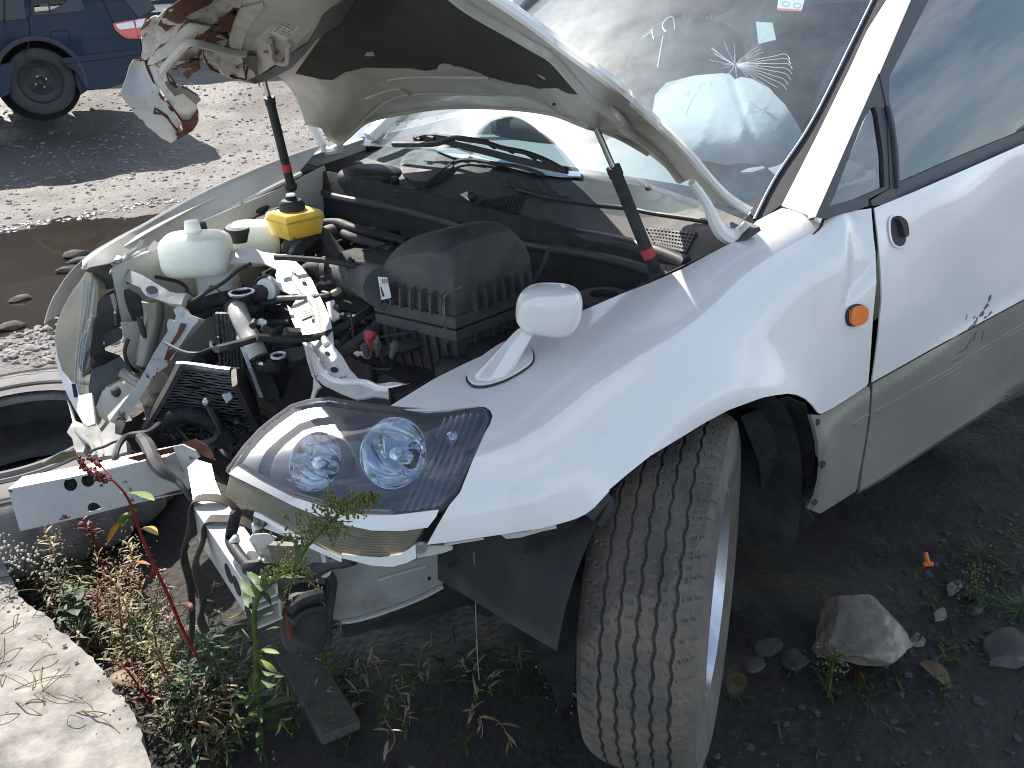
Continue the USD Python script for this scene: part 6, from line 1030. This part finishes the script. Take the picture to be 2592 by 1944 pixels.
sl_px = [(-160,1150),(-20,1180),(5,1215),(40,1280),(76,1318),(112,1338),(118,1356),(146,1372),(184,1402),(220,1440),(244,1474),(268,1508),(302,1574),(330,1680),(-260,1800)]
jr = np.random.default_rng(6); sl_px = [(a, b) if a < -100 else (a + jr.normal(0, 2.2), b + jr.normal(0, 2.0)) for a, b in resample(sl_px, 9)]
SLB = cc([(0,1200,'z',.08),(250,1430,'z',.08),(-100,1500,'z',.08)])
lone('concrete_slab', panel(sl_px, SLB, .2, 6, rough=.016, rs=11, direction=(0, 0, -1)), 'concrete', 'broken pale concrete slab at the lower left, edged by weeds', 'slab', smooth=30)

# ---------------------------------------------------------------- stones, sticks, peg
def stone(c, r, sq, seed, sub=3, facet=7):
    rg = np.random.default_rng(seed); m = trimesh.creation.icosphere(subdivisions=sub); v = np.asarray(m.vertices).copy()
    for _ in range(facet + 6):
        d = rg.normal(size=3); d /= np.linalg.norm(d); h = rg.uniform(.62, .9); k = v @ d; v -= np.maximum(k - h, 0)[:, None] * d
    v *= (1 + (meshkit.fbm(v * 4 + seed, 3, seed) - .5)[:, None] * .16); return v * r * np.asarray(sq) + np.asarray(c), np.asarray(m.faces)
rc = at(1868, 1318, y=1.02)
lone('rock', stone((rc[0] , rc[1], .068), .128, (1.05, .95, .62), 21, 4), 'rock', 'head-sized angular grey rock on the ground beside the front tyre', 'rock', smooth=25)
pg = at(2005, 1218, z=.01); pg2 = at(1999, 1194, z=.03); peg = thing('orange_peg', 'small orange plastic peg lying among weeds right of the rock', 'peg', tuple(pg))
obj('shaft', tube([pg, pg2], .0065, 8, 2), 'orange_plastic', peg); obj('head', box(pg, (.028, .014, .012), ((.7, -.7, 0), (.7, .7, 0), (0, 0, 1)), .003), 'orange_plastic', peg)
rng = np.random.default_rng(17); k = 0; labels = None
def gz(p): return float(ground_h(np.array([p[0]]), np.array([p[1]]))[0])
for i, ((px_, py_), r, sq, m, lab_) in enumerate((((2168,1405),.075,(1.2,.8,.45),'stone_dark','flat brown stone half sunk at the right edge of the shade'), ((2060,1275),.03,(1.5,.6,.4),'rock','pale sliver of stone between the rock and the peg'), ((1660,1395),.03,(1.4,1,.5),'stone_dark','grey stone just right of the front tyre'), ((1630,1435),.026,(1.3,1,.6),'stone_dark','small round grey stone below the one by the tyre'), ((1980,1385),.028,(1.2,.8,.5),'rock','pale stone touching the rock at its lower right'), ((1720,1430),.036,(1.1,.9,.7),'stone_dark','round dark stone in front of the pale weed'), ((2105,1320),.022,(1.3,.9,.6),'stone_dark','small bluish stone right of the rock'), ((2030,1330),.022,(1.6,.7,.5),'rock','narrow stone at the right side of the rock'))):
    p = at(px_, py_, z=0); lone('stone', stone((p[0], p[1], gz(p) + r * sq[2] * .35), r, sq, 40 + i, 2), m, lab_, 'stone', smooth=25)
for i, (a, b, r) in enumerate(((160, 545, .07), (172, 556, .05), (148, 578, .06), (40, 640, .05), (20, 700, .06))):
    p = at(a, b, z=0); lone('stone', stone((p[0], p[1], -.012), r, (1.3, .8, .35), 90 + i, 2), 'stone_dark', ['wet dark stone standing out of the puddle nearest the wing', 'wet dark stone touching the one nearest the wing in the puddle', 'small wet stone in the puddle just left of the wing tip', 'flat wet stone at the near side of the puddle', 'wet stone on the muddy bank below the puddle'][i], 'stone', smooth=25)
stp = [at(a, b, z=.012) for a, b in R9([(1090,1280),(1200,1320),(1330,1375)])]; lone('stick', tube(stp, [.008, .007, .005], 7, 4), 'wood', 'bare grey stick lying below the rock', 'stick')
pk = R7([(1840,1290),(1900,1270),(2000,1400),(2150,1536)]); P_ = [at(a, b, z=.06) for a, b in ((628,1400),(735,1560))]; lone('plank', bar(P_[0], P_[1] + np.array([.0, 0, -.03]), .09, .03, .004), 'wood', 'weathered grey plank sloping under the chassis rail', 'plank')
lf_ = at(1598, 1455, z=.012); 
# loose gravel: too many to count
def gravel(name, region, n, rmin, rmax, m, seed, sub=1):
    rg = np.random.default_rng(seed); vs, fs, k = [], [], 0; ico = trimesh.creation.icosphere(subdivisions=sub); bv, bf = np.asarray(ico.vertices), np.asarray(ico.faces); P = region(rg, n); Z = ground_h(P[:, 0], P[:, 1])
    for (x, y), z in zip(P, Z):
        r = rmin * (rmax / rmin) ** (rg.random() ** 2.2); v = bv * (1 + rg.normal(0, .16, (len(bv), 1))) * r * np.array([rg.uniform(.8, 1.4), rg.uniform(.7, 1.1), rg.uniform(.35, .7)]); a = rg.uniform(0, 6.28); R_ = np.array([[math.cos(a), -math.sin(a), 0], [math.sin(a), math.cos(a), 0], [0, 0, 1]])
        vs.append(v @ R_.T + [x, y, z + r * .15]); fs.append(bf + k); k += len(bv)
    lone(name, (np.vstack(vs), np.vstack(fs)), m, None, None, smooth=False, kind='stuff')
gravel('gravel', lambda rg, n: np.c_[rg.uniform(-6.5, 1.6, n), rg.uniform(-9.5, -1.4, n)], 12000, .004, .022, 'gravel_light', 1)
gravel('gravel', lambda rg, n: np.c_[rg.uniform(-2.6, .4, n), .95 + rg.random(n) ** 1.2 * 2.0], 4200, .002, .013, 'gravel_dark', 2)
gravel('gravel', lambda rg, n: np.c_[rg.uniform(-1.2, .2, n), rg.normal(-2.7, .16, n)], 1000, .005, .03, 'gravel_light', 4)
gravel('gravel', lambda rg, n: (lambda t: np.c_[-.55 + 1.7 * (1.17 + rg.normal(0, .03, n)) * np.cos(t), -3.85 + 1.0 * (1.17 + rg.normal(0, .035, n)) * np.sin(t)])(rg.uniform(3.3, 6.1, n)), 1500, .005, .022, 'gravel_wet_glint', 6)  # puddle rim stones, sun glint put into their pale colour

# ---------------------------------------------------------------- plants
def leaf(p, d, L, w, up=(0, 0, 1), bend=.25, fold=.15, n=5):
    """One leaf: a narrow folded blade that droops along its length."""
    d = np.asarray(d, float); d /= np.linalg.norm(d); s = np.cross(d, up); s = s / np.linalg.norm(s) if np.linalg.norm(s) > 1e-6 else np.array([1., 0, 0]); u = np.cross(s, d); t = np.linspace(0, 1, n + 1)
    c = np.asarray(p) + d * (L * t)[:, None] + u * (-bend * L * t ** 2)[:, None]; wd = w * np.sin(np.pi * np.clip(t * .94 + .06, 0, 1)) ** .8 / 2
    v = np.vstack([c, c + s * wd[:, None] + u * (fold * wd)[:, None], c - s * wd[:, None] + u * (fold * wd)[:, None]]); m = n + 1; f = []
    for i in range(n): f += [(i, i + 1, m + i + 1), (i, m + i + 1, m + i), (i, 2 * m + i, 2 * m + i + 1), (i, 2 * m + i + 1, i + 1)]
    return v, np.array(f)
# red-stemmed weed
rs = [at(a, b, x=x) for (a, b), x in zip(R7([(1290,1330),(1190,1150),(1130,1010),(1060,850),(975,670),(890,450),(825,280),(720,160),(590,95)]), (.78,.80,.82,.84,.86,.88,.89,.90,.905))]
red = thing('red_stemmed_weed', 'tall weed with bright red stem and curled yellow leaves before the bumper bar', 'weed', tuple(at(430, 1424, x=.78)))
obj('stem', tube(rs, [.003, .0036, .0034, .003, .0027, .0023, .002, .0014, .0009], 8, 5), 'stem_red', red)
XR = .88
for p, m in (([(840,400),(760,450),(720,520),(695,580)], 'leaf_yellow'), ([(905,490),(950,470),(990,490),(1025,525)], 'leaf_yellow'), ([(975,715),(900,695),(830,720),(780,725),(830,740)], 'leaf_orange'), ([(985,730),(990,770),(960,810),(935,830)], 'leaf_red'), ([(1050,865),(980,880),(930,910),(960,950)], 'leaf_red'), ([(1110,985),(1180,965),(1235,975),(1240,1010),(1215,1015)], 'leaf_red'), ([(830,250),(900,245),(960,270),(1000,300)], 'leaf_lime'), ([(845,395),(820,380),(790,440),(830,420)], 'leaf_lime'), ([(850,390),(860,370),(866,345)], 'leaf_lime'), ([(820,255),(800,240),(780,245)], 'leaf_orange')):
    c = [at(a, b, x=XR + .003 * i) for i, (a, b) in enumerate(R7(p))]; cs = spline(c, 5); w = .012 * np.sin(np.linspace(.12, np.pi - .05, len(cs))); v, f = sweep(cs, [(-.06, -.5), (.06, 0), (-.06, .5), (-.16, 0)], w / 1.0 if False else (w * (.5 if m == 'leaf_red' else 1.2)).tolist(), cap=True); obj('leaf', (v, f), m, red)
for p in ([(720,160),(640,125),(600,100),(560,90),(535,60),(520,30)], [(720,160),(690,150),(640,140),(590,132)], [(720,170),(680,170),(630,160)], [(720,150),(660,80),(620,40),(580,25)]):
    c = spline([at(a, b, x=.905) for a, b in R7(p)], 6); tw_ = obj('flower_stalk', tube(c[::6], .0012, 5, 4), 'stem_red', red)
    bs_ = [ball(q + rng.normal(0, .0025, 3), rng.uniform(.0018, .0032), 1) for q in c[int(len(c) * .45):] for _ in range(2)]; obj('seeds', join(*bs_), 'leaf_red', red, kind='stuff')
# tall green weed with a feathery head in front of the lamp
gs = [at(a, b, x=x) for (a, b), x in zip(R7([(1660,1536),(1660,1300),(1650,1100),(1655,980),(1700,890),(1800,800),(1900,730),(1990,600),(2100,480),(2212,370)]), (.80,.80,.80,.80,.795,.785,.775,.765,.755,.745))] + [at(*R8(130, 300)[0], x=.74), at(*R8(220, 290)[0], x=.738)]
grn = thing('green_weed', 'tall green weed with feathery seed head bending across the headlamp', 'weed', tuple(at(553, 1493, x=.80)))
obj('stem', tube(gs, [.0042, .0042, .004, .0037, .0034, .003, .0024, .0017, .001, .0008], 8, 5), 'stem_green', grn)
for q in ([(1655,960),(1560,1030),(1478,1062)], [(1660,920),(1590,860),(1570,800)], [(1665,930),(1640,820),(1625,760)], [(1680,900),(1700,800),(1690,740)], [(1720,870),(1720,780),(1745,730)], [(1760,840),(1830,790),(1900,790),(1980,795)], [(1690,890),(1740,930),(1760,980)], [(1655,1100),(1560,1090),(1480,1130),(1450,1170)], [(1660,1080),(1720,1040),(1780,1020)], [(1665,1180),(1740,1130),(1810,1120)], [(1655,1200),(1560,1230),(1490,1245),(1425,1252)], [(1660,1240),(1590,1180),(1570,1130)], [(1670,1270),(1740,1270),(1810,1290)], [(1660,1300),(1580,1350),(1520,1400)], [(1665,1330),(1740,1370),(1800,1420)], [(1660,1380),(1590,1430),(1520,1460),(1470,1520)], [(1670,1400),(1760,1430),(1850,1440)], [(1655,1010),(1600,940),(1590,880)], [(1700,885),(1650,800),(1600,760)], [(1910,720),(1930,640),(1900,560)], [(1670,1460),(1760,1500),(1860,1410)]):
    c = spline([at(a, b, x=.80 - .02 * i / len(q)) for i, (a, b) in enumerate(R7(q))], 5); w = .0105 * np.sin(np.linspace(.25, np.pi - .03, len(c))) ** .7; v, f = sweep(c, [(-.05, -.5), (.05, 0), (-.05, .5), (-.14, 0)], (w * rng.uniform(.8, 1.25)).tolist()); obj('leaf', (v, f), ['leaf_green', 'leaf_green', 'leaf_lime'][int(rng.integers(3))], grn)
cs = spline(gs[5:], 10); tw, bud = [], []
for i in range(150):
    t = rng.random() ** .8; q = cs[int(t * (len(cs) - 1))]; L = (.018 + .055 * (1 - abs(2 * t - .7))) * rng.uniform(.35, 1); d = rng.normal(0, 1, 3) + np.array([0, 0, .35]); d /= np.linalg.norm(d); e = q + d * L
    tw.append(tube([q, (q + e) / 2 + rng.normal(0, .004, 3), e], .0006, 4, 2))
    for _ in range(5):
        b = q + (e - q) * rng.uniform(.45, 1.05) + rng.normal(0, .0035, 3); bud.append(ball(b, rng.uniform(.0010, .0021), 0, None, .2, (1, 1, 1.7)))
obj('seed_twigs', join(*tw), 'stem_green', grn, kind='stuff'); obj('seed_buds', join(*bud[::2]), 'leaf_lime', grn, kind='stuff'); obj('seed_buds', join(*bud[1::2]), 'seed_tan', grn, kind='stuff')
# smaller weeds, each a plant of its own
def weed(name, p, H, n, L, w, m, sm, label, lean=(0, 0), spread=.9, group=None, cat='weed', seed=0, head=None, hang=.35, droop=.2, tall=1.):
    rg = np.random.default_rng(seed); x = thing(name, label, cat, tuple(p), group); top = np.asarray(p) + [lean[0], lean[1], H]; sp_ = spline([p, (np.asarray(p) + top) / 2 + rg.normal(0, .012, 3), top], 10); obj('stem', tube(sp_[::5], [.003, .0025, .0012], 6, 4), sm, x); lv = []
    for i in range(n):
        t = (i + rg.random()) / n; q = sp_[int(t * (len(sp_) - 1))]; a = i * 2.4 + rg.normal(0, .3); d = np.array([math.cos(a) * spread, math.sin(a) * spread, .55 + rg.normal(0, .2)]); lv.append(leaf(q, d, L * rg.uniform(.6, 1.15) * (1.1 - .5 * t), w * rg.uniform(.7, 1.2), bend=hang))
    obj('leaves', join(*lv), m, x, smooth=False)
    if head: obj('seed_head', join(*[ball(sp_[int(rg.uniform(.55, 1) * (len(sp_) - 1))] + rg.normal(0, 1, 3) * [.022, .022, .025], rg.uniform(.0015, .0035), 0) for _ in range(70)]), head, x, kind='stuff')
gp = lambda px_, py_, z=0.: (lambda q: (q[0], q[1], gz(q) + z))(at(px_, py_, z=z))
weed('feathery_weed', gp(470,1500), .17, 60, .10, .006, 'leaf_blue', 'stem_green', 'bushy blue-green weed with needle leaves left of the tall green weed', seed=1, hang=.3)
weed('feathery_weed', gp(425,1540), .13, 40, .085, .006, 'leaf_blue', 'stem_green', 'low blue-green needle-leaved weed nearest the end of the straps', seed=2)
weed('seedling_weed', gp(740,1500), .26, 46, .035, .011, 'leaf_green', 'stem_green', 'slender green weed growing up beside the chassis rail', (.0, .03), seed=3, head='leaf_lime')
weed('pale_weed', gp(1790,1500), .12, 30, .05, .005, 'leaf_green', 'stem_green', 'pale flowering weed in the shade below the rock', seed=4, head='seed_tan')
weed('grass_tuft', gp(2120,1230), .05, 46, .10, .004, 'grass_tip', 'stem_green', 'grass tuft between the orange peg and the right edge', cat='grass', seed=5)
weed('pale_weed', gp(2090,1290), .10, 34, .04, .005, 'leaf_green', 'stem_green', 'thin weed with tiny pale heads right of the rock', seed=6, head='seed_tan')
weed('grass_tuft', gp(2200,1330), .06, 40, .09, .004, 'leaf_green', 'stem_green', 'grass tuft at the right edge, lower of two', cat='grass', seed=7)
weed('red_seedling', gp(1860,1480), .09, 14, .03, .006, 'leaf_red', 'stem_red', 'small red seedling beside the bare stick', seed=8)
weed('grass_ear', gp(1215,1510), .07, 5, .05, .004, 'straw', 'straw', 'single dry grass ear in front of the tyre', seed=9, head='straw', cat='grass')
weed('leafy_weed', gp(560,1580), .12, 18, .10, .02, 'leaf_green', 'stem_green', 'broad-leaved green weed at the foot of the tall green weed', seed=10)
weed('leafy_weed', gp(170,1370), .14, 16, .07, .035, 'leaf_dark', 'stem_brown', 'dark broad-leaved weed leaning over the slab corner', seed=11)
weed('leafy_weed', gp(30,1130), .16, 34, .06, .018, 'leaf_green', 'stem_green', 'bright green leafy weed at the left edge under the bumper bar', seed=12)
weed('leafy_weed', gp(90,1190), .15, 26, .07, .018, 'leaf_lime', 'stem_green', 'light green weed between slab and bumper bar', seed=13)
thr = np.random.default_rng(31)
names = ['dry brown weed with reddish seed heads', 'rusty red weed with thin stems', 'straw-coloured bent weed', 'olive weed with yellowing leaves', 'dark stemmed weed with orange leaves']
spots = [(150,1180),(230,1200),(285,1215),(190,1265),(260,1290),(320,1300),(220,1340),(300,1370),(350,1420),(385,1465),(280,1440),(330,1490),(120,1230),(60,1165)]
wh_ = ['under the round holes of the bumper bar', 'below the middle of the bumper bar', 'left of the red-stemmed weed', 'by the slab edge, far end', 'halfway along the slab edge', 'right under the red-stemmed weed', 'overhanging the slab corner', 'between slab and red-stemmed weed root', 'at the root of the red-stemmed weed', 'left of the needle-leaved weeds', 'at the slab edge near the picture bottom', 'in front of the slab end', 'beside the white fluff', 'behind the white fluff']
for i, (px_, py_) in enumerate(spots):
    mm = [('leaf_dry', 'stem_brown', 'leaf_orange'), ('leaf_red', 'stem_red', 'leaf_red'), ('straw', 'straw', 'straw'), ('leaf_olive', 'stem_green', 'seed_tan'), ('leaf_dry', 'stem_red', 'seed_tan')][i % 5]
    p = gp(px_, py_ + 25, .02); weed('dry_weed', p, thr.uniform(.14, .24), 26, .042, .006, mm[0], mm[1], f'{names[i % 5]} {wh_[i]}', (thr.normal(0, .05), thr.normal(0, .05)), seed=60 + i, head=mm[2])
fp = at(40, 1200, z=.14); lone('seed_fluff', join(*[ball(fp + thr.normal(0, 1, 3) * [.022, .035, .022] + [[0, 0, 0], [.03, -.05, .02], [-.05, .06, -.03]][i % 3], thr.uniform(.0012, .0042), 1, i, .4) for i in range(170)]), 'fluff', 'white fluffy seed heads at the left edge between slab and bar', 'seed head', kind='stuff')
# undergrowth nobody could count
def cover(seed, n, line, sp_, mats, H):
    rg = np.random.default_rng(seed); out = {m: [] for m in mats}
    for i in range(n):
        t = rg.random(); k = t * (len(line) - 1); j = int(min(k, len(line) - 2)); p = np.array(line[j]) + (np.array(line[j + 1]) - line[j]) * (k - j) + rg.normal(0, 1, 2) * sp_; q = np.array([p[0], p[1], gz(p)]); m = mats[int(rg.integers(len(mats)))]; h = H * rg.uniform(.3, 1)
        a = rg.uniform(0, 6.28); e = q + np.array([math.cos(a) * h * .35, math.sin(a) * h * .35, h]); out[m].append(tube([q, (q + e) / 2 + rg.normal(0, .006, 3), e], [.0012, .0006], 4, 2))
        for _ in range(int(rg.integers(2, 6))): out[m].append(leaf(q + (e - q) * rg.uniform(.2, 1), (math.cos(rg.uniform(0, 6.28)), math.sin(rg.uniform(0, 6.28)), rg.uniform(-.1, .8)), rg.uniform(.012, .05), rg.uniform(.003, .009), bend=.3, n=3))
    for m, l in out.items():
        if l: lone('undergrowth', join(*l), m, None, None, smooth=False, kind='stuff')
g2 = lambda *ps: [at(a, b, z=0)[:2] for a, b in ps]
cover(1, 620, g2((0,1190),(120,1270),(220,1330),(300,1420),(400,1500),(480,1640)), (.05, .05), ['straw', 'leaf_dark', 'leaf_olive', 'stem_brown', 'leaf_dry', 'leaf_green'], .12)
cover(2, 240, g2((320,1330),(420,1420),(560,1500),(760,1520),(1000,1500),(1200,1480)), (.08, .08), ['leaf_dark', 'leaf_green', 'straw'], .08)
cover(3, 100, g2((1650,1500),(1900,1480),(2100,1330),(2212,1250)), (.10, .10), ['leaf_dark', 'grass_tip', 'leaf_green'], .05)

# litter on the slab: stalks and crumbs of concrete
rg = np.random.default_rng(91); ls, cr_ = [], []
for k in range(46):
    t = rg.random(); c = np.array([rg.uniform(-20, 215), rg.uniform(1290, 1560)])
    if c[0] > 20 + (c[1] - 1240) * .62: continue
    p = at(*c, z=.082); a = rg.uniform(0, 6.28); L = rg.uniform(.03, .14); q = p + np.array([math.cos(a), math.sin(a), 0]) * L
    ls.append(tube([p, (p + q) / 2 + [rg.normal(0, .006), rg.normal(0, .006), rg.uniform(.003, .02)], q], rg.uniform(.0007, .0016), 4, 4))
for k in range(150):
    c = np.array([rg.uniform(-20, 290), rg.uniform(1200, 1600)])
    if c[0] > 12 + (c[1] - 1200) * .72: continue
    cr_.append(ball(at(*c, z=.079), rg.uniform(.0012, .0052), 1, k, .3, (1.2, 1, .6)))
lone('dry_stalks', join(*ls), 'straw', None, None, kind='stuff'); lone('concrete_crumbs', join(*cr_), 'concrete', None, None, kind='stuff')
for i, (px_, py_, a, m, lab) in enumerate(((1598, 1455, .4, 'leaf_dry', 'curled grey-brown leaf on the ground beside the front tyre'), (235, 1455, 2.0, 'leaf_dry', 'dry brown leaf lying across the slab edge'), (1990, 1430, 1.2, 'leaf_dry', 'small dry leaf below the rock'))):
    p = np.array(gp(px_, py_, .012 if i != 1 else .10)); d = np.array([math.cos(a), math.sin(a), .25]); lone('dry_leaf', solidify(*leaf(p, d, .085, .045, bend=.35, fold=.4, n=7), .0008, (0, 0, -1)), m, lab, 'leaf', smooth=True)
